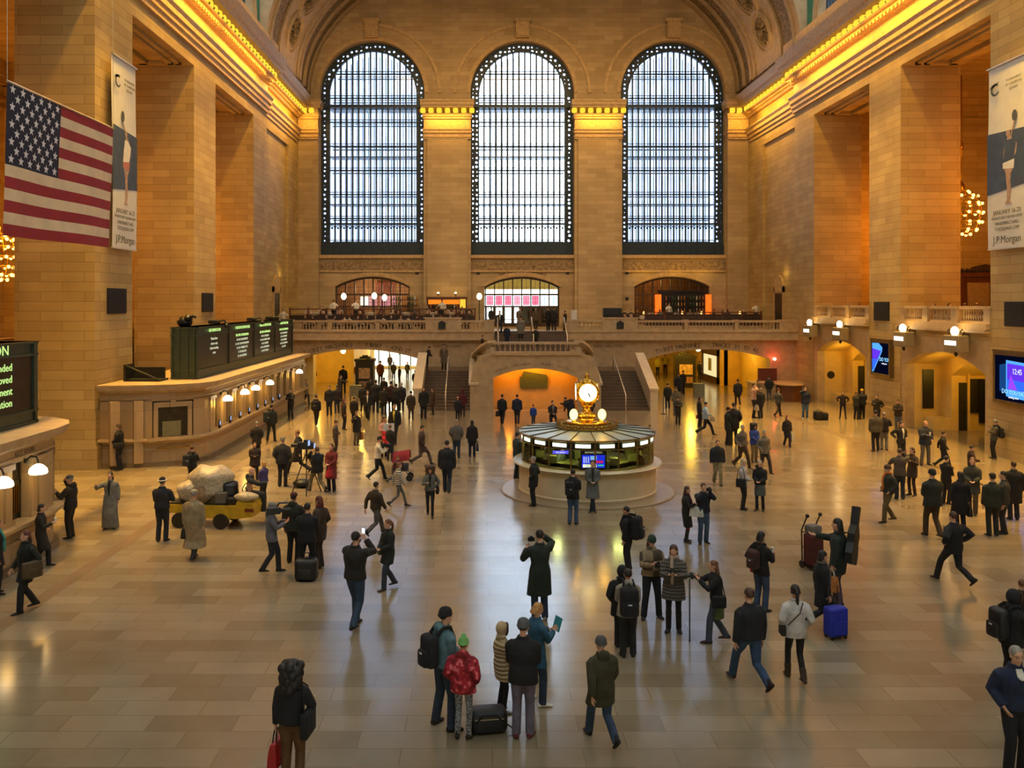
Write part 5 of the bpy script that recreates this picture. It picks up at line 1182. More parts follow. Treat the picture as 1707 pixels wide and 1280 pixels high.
def person(label, loc, deg, H, pose='stand', arms='down', top='K', hem='h', leg='K', hair='k', style='short', hat=None, shoe='k', skin=0, lean=0, nod=.1, yaw=0, bulk=1.0, tpat=None, lpat=None, skirt=None, hood=False, scarf=None, fem=False, boots=None, vox=None, group=None, shirt=None, collar=True, slim=False, side=0, shirt_low=.1, sleeves=True, armsL=None):
    Y = loc[1]; px_m = FPX/max(4, Y)
    v = vox or (.013 if px_m > 75 else .019 if px_m > 45 else .028)
    near = px_m > 60
    root_mb = MB(); k = H/1.75
    rn = random.Random(hash(label) % 9999 if False else sum(ord(c) for c in label))
    sw = (.165 if fem else .188)*k; hw = .088*k
    # --- legs
    hipz = .925*k; lift = 0
    st = .22
    F = {'stand': ((-.1, .0, 0, .25), (.1, .03, 0, -.25)), 'wide': ((-.17, -.02, 0, .3), (.17, .04, 0, -.3)), 'walk': ((-.08, .33, .01, 0), (.08, -.34, .12, 0)), 'stroll': ((-.08, .2, 0, 0), (.08, -.2, .05, 0)), 'stride': ((-.09, .42, .02, 0), (.09, -.42, .16, 0)),
         'cross': ((.05, .1, 0, -.5), (-.04, .24, .02, .4)), 'sit': ((-.1, .46, 0, .2), (.1, .44, 0, -.2)), 'step': ((-.08, .2, .16, 0), (.08, -.12, 0, 0)), 'close': ((-.07, 0, 0, .3), (.07, .02, 0, -.3)), 'kneel': ((-.12, .3, 0, .1), (.1, -.3, .04, 0))}[pose]
    if pose == 'walk': hipz -= .045*k
    if pose == 'stride': hipz -= .085*k
    if pose == 'stroll' or pose == 'step': hipz -= .02*k
    if pose == 'sit': hipz = .5*k
    if pose == 'kneel': hipz = .62*k
    P = Vector((0, 0 if pose != 'cross' else -.06*k, hipz))
    legs = []
    for s, f in zip((-1, 1), F):
        hip = P+Vector((s*hw, 0, 0)); an = Vector((f[0]*k, f[1]*k-.02*k, (.085+f[2])*k))
        kn, an = ik(hip, an, .435*k, .415*k, (0, 1, .15)); legs.append((hip, kn, an, f))
    sp = Vector((side, math.sin(lean), math.cos(lean))).normalized()
    S = lambda u: P+sp*(u*k)
    sc_ = S(.485); nk = S(.54); fwd = Vector((0, math.cos(lean), -math.sin(lean)))
    hd = nk+Vector((math.sin(yaw)*.01*k, .03*k+lean*.03, .145*k)) if lean < .7 else nk+sp*.14*k
    # --- arms
    A = ARM[arms]; A = (A[0], A[1]) if armsL is None else (A[0], ARM[armsL][1])
    am = []
    for s, a in zip((1, -1), A):
        sh = sc_+Vector((s*sw, -.01*k, -.02*k)); tg = sc_+Vector((s*a[0]*k, a[1]*k, a[2]*k))
        pole = (s*.7, -.5, -.9) if a[2] > -.45 else (s*.5, -1, 0)
        if arms == 'back': pole = (s*1, -.6, -.2)
        el, wr = ik(sh, tg, .285*k, .26*k, pole); am.append((s, sh, el, wr))
    # --- body: one continuous surface
    b = root_mb
    ring = lambda c, rx, ry, n=12, ax=None: [c+Vector((rx*math.cos(2*PI*i/n), ry*math.sin(2*PI*i/n)*math.cos(lean), -ry*math.sin(2*PI*i/n)*math.sin(lean))) for i in range(n)]
    b.loft([ring(S(u), rx*k, ry*k) for u, rx, ry in ((-.05, .1, .07), (.03, .118, .08), (.17, .115, .08), (.36, .14, .095), (.44, .115, .075), (.53, .052, .05))])
    b.tube([nk-sp*.06*k, nk+(hd-nk)*.5], [.056*k, .05*k], 10)
    for hip, kn, an, f in legs: b.tube([hip, lerp(hip, kn, .5), kn, lerp(kn, an, .35), an, an-Vector((0, 0, .05*k))], [.062*k, .058*k, .044*k, .044*k, .032*k, .032*k], 10)
    for s, sh, el, wr in am: b.tube([sh-Vector((s*.07*k, 0, .03*k)), sh-Vector((s*.03*k, 0, .035*k)), lerp(sh, el, .5), el, lerp(el, wr, .4), wr], [.03*k, .036*k, .038*k, .034*k, .034*k, .026*k], 10)
    R_ = Matrix.Rotation(-yaw, 3, 'Z') @ Matrix.Rotation(-nod-lean*.3, 3, 'X')
    hp = lambda x, y, z: hd+R_ @ Vector((x*k, y*k, z*k))
    b.ball(hp(0, -.008, .025), (.076*k, .096*k, .095*k), 14, 10, 0, R_); b.ball(hp(0, .022, -.04), (.06*k, .072*k, .075*k), 12, 8, 0, R_)
    b.ball(hp(0, .1, -.012), (.014*k, .02*k, .024*k), 8, 6, 0, R_); b.ball(hp(0, .062, -.095), (.028*k, .026*k, .022*k), 8, 6, 0, R_)
    for s in (-1, 1): b.ball(hp(s*.077, -.005, -.005), (.012*k, .022*k, .032*k), 8, 6, 0, R_)
    ex = MB()
    for s, sh, el, wr in am:
        d = (wr-el).normalized(); side_ = Vector((0, 0, 1)).cross(d) if abs(d.z) < .9 else Vector((0, 1, 0)).cross(d)
        side_ = side_.normalized(); nrm = d.cross(side_).normalized()
        wv = side_ if abs(d.z) < .6 else (Vector((0, 1, 0))-d*d.y).normalized()
        nv = d.cross(wv).normalized()
        if nv.x*s > 0 and abs(d.z) >= .6: nv = -nv        # palm faces the thigh when the arm hangs
        b.loft([[wr+d*t_*k+wv*(w_*k*math.cos(2*PI*i/10))+nv*(.016*k*math.sin(2*PI*i/10)) for i in range(10)] for t_, w_ in ((-.02, .026), (.02, .036), (.06, .042), (.09, .036))])
        curl = .9 if arms in ('phone', 'camera', 'hold', 'cup', 'monopod', 'reach', 'up', 'carry', 'call') else .45
        if near:
            for q, ln in zip((-.03, -.01, .01, .029), (.062, .074, .07, .055)):
                p0 = wr+d*.075*k+wv*q*k; p1 = p0+(d+nv*curl*.4).normalized()*ln*.55*k; p2 = p1+(d+nv*curl*1.6).normalized()*ln*.5*k
                ex.tube([p0, p1, p2], [.0095*k, .009*k, .006*k], 6)
            p0 = wr+d*.025*k-wv*.03*k; p1 = p0+(d*.6-wv+nv*.4).normalized()*.04*k; ex.tube([p0, p1, p1+(d+nv*.5).normalized()*.035*k], [.012*k, .0105*k, .007*k], 6)
    if near:
        for s in (-1, 1):
            ex.ball(hp(s*.03, .083, .012), .0095*k, 8, 6, 1); ex.tube([hp(s*.046, .08, .034), hp(s*.03, .09, .038), hp(s*.014, .091, .034)], .0045*k, 5, 2)
        ex.tube([hp(-.024, .082, -.058), hp(0, .091, -.06), hp(.024, .082, -.058)], .0062*k, 5, 3)
    HM = mat('hair_'+hair, HAIR.get(hair, hair), .55, var=.35, scale=25, bump=.5)
    root = pend('person', b, [SKINS[skin], EYE, HM, LIP], None, v, 2, ex)
    root.location = loc; root.rotation_euler = (0, 0, -math.radians(deg)); tag(root, label, 'person', group)
    # --- trousers / skirt
    tm = MB(); lw = (.9 if slim else 1.14)*k
    tm.loft([[p for p in ring(P+Vector((0, 0, u*k)), rx*k, ry*k)] for u, rx, ry in ((-.1, .135, .1), (-.03, .155, .115), (.06, .15, .108), (.12, .138, .1))])
    for hip, kn, an, f in legs:
        tm.tube([hip+Vector((0, 0, .03*k)), lerp(hip, kn, .45), kn, lerp(kn, an, .4), an-Vector((0, 0, .045*k))], [.092*lw, .083*lw, .064*lw, .062*lw, (.05 if slim else .068)*k], 12)
    if leg: pend('trousers' if not slim else 'leggings', tm, pc(leg, lpat), root, v, 3)
    if skirt:
        s_ = MB(); s_.loft([ring(Vector((0, 0, z*k)), rx*k, ry*k, 14) for z, rx, ry in ((.52, .19, .15), (.75, .19, .15), (.95, .16, .115), (1.02, .145, .105))]); pend('skirt', s_, pc(skirt), root, v, 2)
    for s, (hip, kn, an, f) in zip((-1, 1), legs):
        sh_ = MB(); tw = f[3]; pit = .0 if f[2] < .08 else -.75
        M_ = Matrix.Rotation(tw, 3, 'Z') @ Matrix.Rotation(pit, 3, 'X'); base = an-Vector((0, 0, .085*k))
        sec = ((-.075, .036, .07, .0), (-.05, .042, .085, 0), (.0, .044, .075, 0), (.07, .05, .055, 0), (.13, .048, .042, 0), (.17, .036, .03, 0), (.185, .018, .02, .004))
        sh_.loft([[an+M_ @ Vector((rx*k*math.cos(2*PI*i/10), y*k, -.085*k+max(0, h_*k*(.5+.5*math.sin(2*PI*i/10))))) for i in range(10)] for y, rx, h_, _ in sec])
        if boots: sh_.tube([an-Vector((0, 0, .03*k)), lerp(an, kn, boots*.6), lerp(an, kn, boots)], [.056*k, .06*k, .064*k], 10)
        else: sh_.tube([lerp(an, kn, .16), an, an+M_ @ Vector((0, -.02*k, -.06*k))], [.047*k, .046*k, .046*k], 8)
        pend('boot' if boots else 'shoe', sh_, pc(boots and shoe or shoe), root, max(.012, v*.8), 1)
    # --- jacket or coat
    g = bulk*1.1; j = MB(); hz = HEM[hem]*k-(.925*k-P.z if pose not in ('sit', 'kneel') and hem in 'wht' else 0)
    if pose in ('sit', 'kneel'): hz = max(hz, P.z-.1*k)
    lv = []
    zlow = P.z+.02*k
    n = 4
    if hz < zlow:
        for i in range(n+1):
            z = hz+(zlow-hz)*i/n; fx_ = [0, 0]
            ys = []
            for hip, kn, an, f in legs:
                if z > kn.z: t_ = (hip.z-z)/max(1e-3, hip.z-kn.z); ys.append(lerp(hip, kn, max(0, t_)).y)
                else: t_ = (kn.z-z)/max(1e-3, kn.z-an.z); ys.append(lerp(kn, an, min(1, t_)).y)
            amp = 1 if hem != 'f' else .8
            cy = (max(ys)+min(ys))/2*amp; ry = max(.13*k*g, (max(ys)-min(ys))/2*amp+.1*k*g); dd = (P.z-z)/k
            rx = (.185+.07*dd)*k*g
            lv.append([Vector((rx*math.cos(2*PI*q/14), cy+ry*math.sin(2*PI*q/14), z)) for q in range(14)])
    wa = .15 if fem else .165
    r14 = lambda c, rx, ry: ring(c, rx, ry, 14)
    ups = ((.06, .178, .128), (.18, wa, .118), (.34, .192 if not fem else .172, .138), (.42, .19 if not fem else .17, .125), (.462, .168 if not fem else .15, .108), (.498, .125, .09), (.528, .085, .075), (.56, .072, .068))
    lv += [r14(S(u), rx*k*g, ry*k*g) for u, rx, ry in ups if P.z+u*k > hz]
    j.loft(lv)
    if sleeves:
        for s, sh, el, wr in am:
            j.tube([sh-Vector((s*.09*k, 0, .01*k)), sh-Vector((s*.035*k, 0, .022*k)), lerp(sh, el, .12)-Vector((0, 0, .02*k)), lerp(sh, el, .5), el, lerp(el, wr, .5), lerp(el, wr, .97)], [.045*k*g, .066*k*g, .073*k*g, .066*k*g, .06*k*g, .054*k*g, .047*k*g], 12)
    if hood: j.ball(nk+Vector((0, -.085*k, .0)), (.11*k, .07*k, .09*k), 10, 8)
    if collar: j.tube([nk+Vector((.07*k*math.cos(a), .07*k*math.sin(a), .015*k)) for a in [2*PI*i/12 for i in range(13)]], .024*k, 6)
    jn = {'w': 'jacket', 'h': 'jacket', 't': 'coat', 'k': 'coat', 'c': 'long_coat', 'f': 'long_dress'}[hem]
    pend(jn, j, pc(top, tpat), root, v, 5)
    if shirt:        # shirt front showing between the lapels
        q = MB(); q.loft([[S(u)+fwd*(dy*k*g)+Vector((x*k, 0, 0)) for x in (-w_, 0, w_)]+[S(u)+fwd*((dy-.03)*k*g)+Vector((x*k, 0, 0)) for x in (w_, 0, -w_)] for u, w_, dy in ((shirt_low, .012, .138 if shirt_low < .2 else .152), (.3+shirt_low*.3, .035, .148), (.44, .05, .128), (.53, .045, .085))])
        pend('shirt_front', q, pc(shirt), root, .012, 0)
    if scarf:
        q = MB(); q.tube([nk+Vector((.075*k*math.cos(a), .075*k*math.sin(a), .03*k)) for a in [2*PI*i/12 for i in range(13)]], .034*k, 7)
        q.tube([nk+Vector((.03*k, .08*k, .01*k)), S(.35)+fwd*.16*k+Vector((.03*k, 0, 0)), S(.05)+fwd*.16*k+Vector((.02*k, 0, 0))], [.035*k, .04*k, .035*k], 7); pend('scarf', q, pc(scarf), root, max(.016, v), 1)
    # --- hair and hats
    if style != 'bald':
        h = MB()
        h.ball(hp(0, -.018, .036), (.083*k, .096*k, .094*k), 14, 10, 0, R_)
        if style in ('long', 'bob', 'curly', 'pony'):
            low = {'long': -.3, 'bob': -.1, 'curly': -.24, 'pony': -.04}[style]; fat = 1.35 if style == 'curly' else 1.0
            h.loft([[hp(0, cy, z)+R_ @ Vector((rx*k*fat*math.cos(2*PI*i/12), ry*k*fat*math.sin(2*PI*i/12), 0)) for i in range(12)] for z, rx, ry, cy in ((.06, .075, .07, -.025), (0, .09, .06, -.05), (max(low, -.08), .092, .05, -.06), (low*.7, .085, .045, -.075), (low, .06, .03, -.08))])
            if style == 'curly':
                for q in range(26): h.ball(hp(.13*math.cos(q*2.4)*(1-.25*(q/26)), -.055+.09*math.sin(q*2.4)-.02, .1-.36*q/26), .07*k, 8, 6)
                h.ball(hp(0, -.03, .06), (.125*k, .125*k, .11*k), 12, 9, 0, R_)
            if style == 'pony': h.tube([hp(0, -.1, .04), hp(0, -.14, -.02), hp(0, -.12, -.16), hp(.02, -.1, -.24)], [.03*k, .036*k, .032*k, .012*k], 8)
        pend('hair', h, HM, root, max(.012, v*.8), 2)
    if hat:
        kind, hc = hat[0], hat[1:]; h = MB()
        if kind in 'bp':          # beanie, pompom beanie
            h.loft([[hp(0, -.01, z)+R_ @ Vector((r*.95*k*math.cos(2*PI*i/14), r*1.1*k*math.sin(2*PI*i/14), 0)) for i in range(14)] for z, r in ((.01, .092), (.05, .096), (.09, .09), (.125, .066), (.143, .02))])
            h.tube([hp(.084*math.cos(a), -.012+.098*math.sin(a), .024+.012*math.sin(a)) for a in [2*PI*i/16 for i in range(17)]], .016*k, 6)
            if kind == 'p': h.ball(hp(0, -.02, .16), .04*k, 8, 6)
        elif kind == 'c':         # flat or baseball cap
            h.loft([[hp(0, -.01, z)+R_ @ Vector((r*.95*k*math.cos(2*PI*i/14), r*1.1*k*math.sin(2*PI*i/14), 0)) for i in range(14)] for z, r in ((.04, .093), (.08, .095), (.115, .08), (.135, .03))])
            h.loft([[hp(x, .09, .045), hp(x, .09, .058), hp(x*.7, .165, .045), hp(x*.7, .165, .035)] for x in (-.07, -.03, .03, .07)])
        elif kind == 'h':         # hood pulled up
            h.ball(hp(0, -.03, .02), (.115*k, .118*k, .14*k), 14, 10, 0, R_); h.loft([[hp(0, -.02, -.1)+Vector((.13*k*math.cos(2*PI*i/12), .09*k*math.sin(2*PI*i/12), 0)) for i in range(12)], [nk+Vector((.12*k*math.cos(2*PI*i/12), .1*k*math.sin(2*PI*i/12)-.02*k, 0)) for i in range(12)]])
        elif kind == 'f':         # brimmed hat
            h.loft([[hp(0, -.01, z)+R_ @ Vector((r*k*math.cos(2*PI*i/16), r*1.1*k*math.sin(2*PI*i/16), 0)) for i in range(16)] for z, r in ((.055, .15), (.068, .15), (.07, .09), (.14, .08), (.15, .05))])
        pend({'b': 'beanie', 'p': 'pompom_hat', 'c': 'cap', 'h': 'hood', 'f': 'brimmed_hat'}[kind], h, pc(hc), root, max(.012, v*.8), 1)
        if kind == 'h' and near:
            q = MB().tube([hp(.085*math.cos(a), .07, .01+.115*math.sin(a)) for a in [2*PI*i/16 for i in range(17)]], .024*k, 6); pend('fur_trim', q, mat('brown_fur', '#4a3020', .9, var=.5, scale=40, bump=1), root, .013, 1)
    M4 = Matrix.Translation(loc) @ Matrix.Rotation(-math.radians(deg), 4, 'Z')
    return dict(root=root, M=M4, k=k, hands={s: (el, wr) for s, sh, el, wr in am}, sh={s: sh for s, sh, el, wr in am}, S=S, P=P, deg=deg, loc=Vector(loc), nk=nk, hd=hd, fwd=fwd)
def held(J, mb, name, label, cat, m, parts=(), group=None):       # an object carried by a person, in the person's frame
    base = empty(name, J['loc'], -math.radians(J['deg'])); tag(base, label, cat, group)
    mb.build('body' if not parts else parts[0], m, base, smooth=True, angle=40); return base
def backpack(J, label, col='K', scale=1.0, x=0):
    k = J['k']*scale; c = J['S'](.26)-J['fwd']*(.235*J['k']); mb = MB(); o = c
    base = empty('backpack', J['loc'], -math.radians(J['deg'])); tag(base, label, 'backpack')
    mb.bev(o.x+x-.15*k, o.x+x+.15*k, o.y-.11*k, o.y+.09*k, o.z-.25*k, o.z+.22*k, .095*k, n=4).bev(o.x+x-.11*k, o.x+x+.11*k, o.y-.16*k, o.y-.06*k, o.z-.22*k, o.z+.02*k, .045*k, n=2)
    mb.build('pack', cloth(PAL.get(col, col)), base, smooth=True, angle=50)
    st = MB()
    for s in (-1, 1):
        sh = J['sh'][s]*.55+J['nk']*.45; st.tube([o+Vector((s*.09*k, .06*k, .2*k)), sh+Vector((0, -.07*k, .06*k)), sh+Vector((0, .05*k, .055*k)), sh+J['fwd']*.12*k-Vector((0, 0, .12*k)), o+Vector((s*.16*k, .2*k, -.16*k))], .018*k, 6, flat=1.6)
    st.tube([o+Vector((-.03*k, .02*k, .22*k)), o+Vector((0, .02*k, .27*k)), o+Vector((.03*k, .02*k, .22*k))], .009*k, 5)
    st.build('straps', cloth('#101014'), base, smooth=True)
    mk = MB().box(o.x-.03*k, o.x+.03*k, o.y-.165*k, o.y-.158*k, o.z-.03*k, o.z-.01*k); mk.build('reflective_patch', mat('pale_patch', '#c8ccd0', .4), base)
    return base
def shoulder_bag(J, label, col='K', s=1, w=.3, h=.24, strap=True, drop=.02, cat='handbag', back=0):
    k = J['k']; c = J['P']+Vector((s*.245*k, back*k, drop*k)); base = empty(cat.replace(' ', '_'), J['loc'], -math.radians(J['deg'])); tag(base, label, cat)
    MB().bev(c.x-.06*k, c.x+.06*k, c.y-w/2*k, c.y+w/2*k, c.z-h/2*k, c.z+h/2*k, .058*k, n=4).ball((c.x, c.y, c.z-.12*h*k), (.075*k, w*.47*k, h*.42*k), 14, 10).build('bag', cloth(PAL.get(col, col), None, .5), base, smooth=True, angle=50)
    if strap:
        sh = J['sh'][s]; MB().tube([c+Vector((0, w*.4*k, h*.45*k)), sh+Vector((s*.03*k, .085*k, 0)), sh+Vector((-s*.02*k, 0, .085*k)), sh+Vector((s*.03*k, -.085*k, 0)), c+Vector((0, -w*.4*k, h*.45*k))], .012*k, 6).build('strap', cloth('#101014'), base, smooth=True)
    return base
def hand_bag(J, label, col='K', s=1, w=.34, h=.3, d=.12, cat='handbag', drop=.12, trim=None, name=None):
    k = J['k']; el, wr = J['hands'][s]; c = wr+Vector((0, .02*k, -.08*k)); base = empty(name or cat.replace(' ', '_'), J['loc'], -math.radians(J['deg'])); tag(base, label, cat)
    t = c.z-drop*k; mb = MB()
    mb.loft([[Vector((c.x+sx*d/2*q*k, c.y+sy*w/2*q2*k, z)) for sx, sy in ((-1, -1), (1, -1), (1, 1), (-1, 1))] for z, q, q2 in ((t-h*k, .9, 1.0), (t-h*k*.9, 1.0, 1.08), (t-h*k*.3, .8, .98), (t, .5, .85))])
    mb.build('bag', cloth(PAL.get(col, col), None, .5), base)
    hb = MB()
    for q in (-.03, .03): hb.tube([(c.x+q*k, c.y-w*.25*k, t-.02*k), (c.x+q*.4*k, c.y-w*.12*k, c.z), (c.x+q*.4*k, c.y+w*.12*k, c.z), (c.x+q*k, c.y+w*.25*k, t-.02*k)], .01*k, 6)
    hb.build('handles', cloth(trim or PAL.get(col, col)), base); return base
def in_hand(J, label, kind, s=1):
    k = J['k']; el, wr = J['hands'][s]; d = (wr-el).normalized(); c = wr+d*.09*k; mid = (J['hands'][1][1]+J['hands'][-1][1])/2+d*.08*k
    base = empty(kind, J['loc'], -math.radians(J['deg'])); tag(base, label, {'hand_camera': 'camera', 'video_camera': 'camera', 'paper_map': 'map', 'paper_cup': 'cup', 'phone': 'phone', 'brochure': 'brochure'}[kind])
    if kind == 'phone':
        c = c+Vector((0, .02, .05*k)); MB().bev(c.x-.04, c.x+.04, c.y-.006, c.y+.006, c.z-.04, c.z+.09, .005).build('phone_case', BLK, base); MB().box(c.x-.035, c.x+.035, c.y-.009, c.y-.006, c.z-.03, c.z+.08).build('screen', emit('phone_screen', '#e8eef8', 1.2), base)
    elif kind == 'hand_camera':
        c = mid+Vector((0, .05*k, .0)); MB().bev(c.x-.07, c.x+.07, c.y-.03, c.y+.03, c.z-.045, c.z+.045, .012).bev(c.x-.03, c.x+.03, c.y-.025, c.y+.025, c.z+.03, c.z+.07, .01).build('camera_body', BLK, base); MB().tube([c+Vector((0, .02, 0)), c+Vector((0, .13, 0))], .036, 12).build('lens', BRZ, base)
    elif kind == 'paper_cup': MB().lathe([(.028, -.06), (.036, .06), (.038, .065), (.034, .075)], tuple(c+Vector((0, .0, .02))), 12).build('cup_body', mat('white_paper_cup', '#d8d4cc', .6), base)
    elif kind == 'brochure': c = c+Vector((0, .03, .06)); MB().add([c+Vector((-.09, -.03, -.1)), c+Vector((.07, .0, -.12)), c+Vector((.09, .06, .1)), c+Vector((-.07, .03, .12))], [(0, 1, 2, 3)]).build('leaflet', mat('teal_leaflet', '#2c8f98', .5), base)
    elif kind == 'paper_map': c = mid; MB().grid(lambda a, b_: c+Vector(((a-.5)*.5, .02+.03*abs(math.sin(a*9)), (b_-.3)*.34)), 8, 2).build('sheet', mat('white_map_paper', '#d6d2c8', .7), base)
    return base
PL = {}
def F(key, px, fy, hy, deg, label, z=0.0, Hadd=-.03, **kw):          # a person whose feet are on the floor at that place
    p = onfloor(px, fy, z); H = (CH-z)*(fy-hy)/(fy-VY)+Hadd
    H = min(max(H, 1.05), 1.95); PL[key] = person(label, p, deg, H, **kw); return PL[key]
def G(key, px, Y, z, H, deg, label, **kw):
    PL[key] = person(label, Vector((CX+(px-VX)/FPX*Y, Y, z)), deg, H, **kw); return PL[key]
# ---- the foreground
F('redbag', 487, 1312, 1098, 8, 'person with big dark curly hair, tan trousers and a red bag, bottom left', arms='hold', armsL='down', top='K', hem='w', leg='#5a4024', hair='k', style='curly', fem=True, bulk=1.02)
hand_bag(PL['redbag'], 'bright red handbag held by the curly-haired person', '#a3161a', -1, .36, .34, .14, trim='#101014', drop=.16); shoulder_bag(PL['redbag'], 'large black shoulder bag on the hip of the curly-haired person', 'K', 1, .4, .36, drop=.02, back=-.05)
F('teal', 740, 1212, 1008, 55, 'person in a pale teal hoodie and black beanie with a black backpack', arms='fold', top='t', hem='w', leg='j', hat='bK', shoe='k', pose='wide', hood=True, nod=.05, yaw=.1)
backpack(PL['teal'], 'black backpack worn by the person in the teal hoodie')
F('kid', 772, 1230, 1058, 15, 'child in a red patterned jacket and green bobble hat', top='#a3202e', tpat='camo', hem='h', leg='#8a9096', lpat='leggings', hat='p#6fae62', hair='b', arms='pocket', slim=True, bulk=1.12, hood=True)
F('cream', 836, 1186, 1034, 75, 'child in a cream quilted long coat with a fur hood up', top='C', tpat='quilt', hem='t', leg='K', hat='hC', shoe='g', arms='front', bulk=1.1, slim=True, fem=True, collar=False)
F('blackj', 872, 1228, 1027, 8, 'person in a black jacket, grey knit hat and grey trousers beside the cream coat', top='K', hem='h', leg='M', hat='bG', shoe='#5a2226', arms='front', bulk=1.1, pose='stand')
F('tealwoman', 894, 1172, 1000, 62, 'blond person in a teal coat reading a turquoise leaflet', top='E', hem='t', leg='j', hair='y', style='bob', shoe='W', arms='phone', nod=.5, fem=True, shirt='g', pose='wide')
in_hand(PL['tealwoman'], 'turquoise leaflet held by the blond person', 'brochure')
F('olive', 1003, 1238, 1052, -18, 'person in a long olive parka and grey cap walking away alone', pose='walk', arms='swing', top='O', hem='t', leg='J', hat='bG', shoe='K', hood=True, bulk=1.12, hair='g')
p_ = onfloor(813, 1218); t = empty('duffel_bag', p_, .15); tag(t, 'bulging black duffel bag on the floor among the family', 'bag')
MB().bev(-.29, .29, -.17, .17, .0, .36, .13, n=4).build('bag', cloth('#12151c', None, .5), t, smooth=True); MB().tube([(-.2, -.17, .2), (-.1, -.2, .32), (.1, -.2, .32), (.2, -.17, .2)], .014, 6).build('handle', cloth('#0c0d10'), t); MB().tube([(.27, 0, .1), (.36, -.05, .05), (.4, -.16, .01), (.46, -.1, .01)], .01, 5).build('strap', cloth('#0c0d10'), t); MB().box(-.22, .22, -.175, -.165, .24, .25).build('zip', RAILM, t)
F('photog', 900, 1034, 879, -8, 'person in a dark knee-length coat raising a camera overhead', top='d', hem='k', leg='j', arms='up', hair='k', boots=.5, shoe='g', bulk=1.05, fem=True)
in_hand(PL['photog'], 'small black camera raised by the person in the dark knee-length coat', 'hand_camera')
F('phonepic', 592, 1046, 880, 22, 'person in a dark brown jacket photographing with a white phone', pose='stroll', top='k', hem='w', leg='J', arms='camera', bulk=1.08, hair='k', shoe='k')
in_hand(PL['phonepic'], 'glowing white phone held up by the person in the brown jacket', 'phone')
F('greenbag', 648, 981, 860, -125, 'person in a dark coat and boots walking left with a green bag', pose='stroll', top='#1b211f', hem='t', leg='#303844', arms='front', hair='n', style='pony', boots=.55, shoe='B', fem=True)
shoulder_bag(PL['greenbag'], 'dull green shoulder bag of the person in boots', '#3c4632', 1, .34, .28)
F('leather', 626, 893, 795, 40, 'person in a brown leather jacket striding right, seen from behind', pose='stride', arms='swing', top='#33281c', hem='w', leg='#4b4a48', hair='k')
F('striped', 664, 845, 766, 75, 'person in a black and white striped top walking', pose='walk', arms='swing', top='W', tpat='stripes', hem='w', leg='#5b5c60', hair='n', style='bob', fem=True, slim=True)
F('curlyjack', 717, 861, 773, 178, 'curly-haired person in a grey jacket and black leggings walking to the camera', pose='stroll', arms='cup', top='#5c5d58', hem='w', leg='K', hair='b', style='curly', fem=True, slim=True, shirt='K')
shoulder_bag(PL['curlyjack'], 'black handbag of the curly-haired person in leggings', 'K', -1, .34, .3)
F('blackcoat', 745, 822, 730, 3, 'person in a black hip-length coat walking away toward the stairs', pose='stroll', top='#181b22', hem='h', leg='N', arms='down', bulk=1.15, hair='k')
F('greyj', 761, 764, 697, 5, 'person in a grey jacket standing with a long-haired companion', top='#55524f', hem='h', leg='j', arms='pocket', hair='g', bulk=1.1)
F('hairblk', 787, 762, 698, 0, 'person in black with long dark hair and a boxy handbag', top='K', hem='t', leg='N', style='long', fem=True, arms='down'); hand_bag(PL['hairblk'], 'boxy dark handbag of the long-haired person in black', '#1c2530', 1, .36, .36, .14)
F('brownwalk', 703, 776, 703, 85, 'person in a brown knee-length coat walking right across the floor', pose='stride', top='#3a2a28', hem='t', leg='#4a4440', arms='pocket', hair='k')
# ---- group carrying a child and pushing a red pushchair
F('white', 629, 800, 724, 80, 'person in a cream jacket carrying a child dressed in red', pose='walk', arms='carry', top='W', hem='w', leg='K', hat='ck', lean=.1)
q = PL['white']; G('redkid', 640, q['loc'].y-.05, .98, 1.05, 90, 'small child in a bright red hooded jacket being carried', pose='sit', arms='front', top='r', hem='w', leg='N', hat='hr', bulk=1.1)
F('push', 656, 806, 757, 95, 'crouched person in a dark red top behind the red pushchair', top='V', hem='w', leg='G', arms='reach', pose='walk', lean=.4, hair='n')
p_ = onfloor(665, 800); t = empty('pushchair', (p_.x+.1, p_.y, 0)); tag(t, 'pushchair with a raised dark red canopy', 'pushchair')
MB().grid(lambda a, b_: Vector(((a-.5)*.62, .34*math.cos(b_*PI)*.9, .72+.34*math.sin(b_*PI)+(.1*(a-.5)))), 6, 10).build('canopy', cloth('#7a1626'), t, smooth=True); MB().bev(-.25, .25, -.2, .2, .35, .6, .06).build('seat', cloth('#3a3a42'), t)
fr = MB()
for s in (-.24, .24): fr.tube([(-.35, s, .95), (.1, s, .5), (.3, s, .14)], .014, 6); fr.tube([(.15, s, .55), (-.25, s, .14)], .014, 6)
fr.tube([(-.35, -.24, .95), (-.35, .24, .95)], .016, 6).tube([(-.05, -.24, .62), (-.05, .24, .62)], .012, 6)
fr.build('frame', BRZ, t)
for s in (-.24, .24):
    for x in (-.25, .3): MB().tube([(x, s-.025, .12), (x, s+.025, .12)], .12, 14).build('wheel', BLK, t)
F('map', 640, 762, 692, 150, 'long-haired person in pink reading a white map', top='p', hem='w', leg='K', arms='phone', style='long', hair='b', fem=True, nod=.4); in_hand(PL['map'], 'white folded map held by the person in pink', 'paper_map')
F('darkmap', 650, 768, 706, 10, 'person in a dark coat standing just in front of the map reader', top='k', hem='h', leg='k', arms='pocket', hair='n')
F('orangebag', 594, 742, 683, 140, 'person in a dark coat and khaki trousers with an orange-brown bag', top='#16181c', hem='t', leg='H', arms='wave', hair='b', style='bob', fem=True); hand_bag(PL['orangebag'], 'orange-brown shopping bag of the person in khaki trousers', '#8a5a34', -1, .3, .4);
F('hatman', 559, 757, 699, 95, 'person in a hat and grey-brown jacket standing behind the camera crew', top='#4a4238', hem='h', leg='B', arms='front', hat='cB')
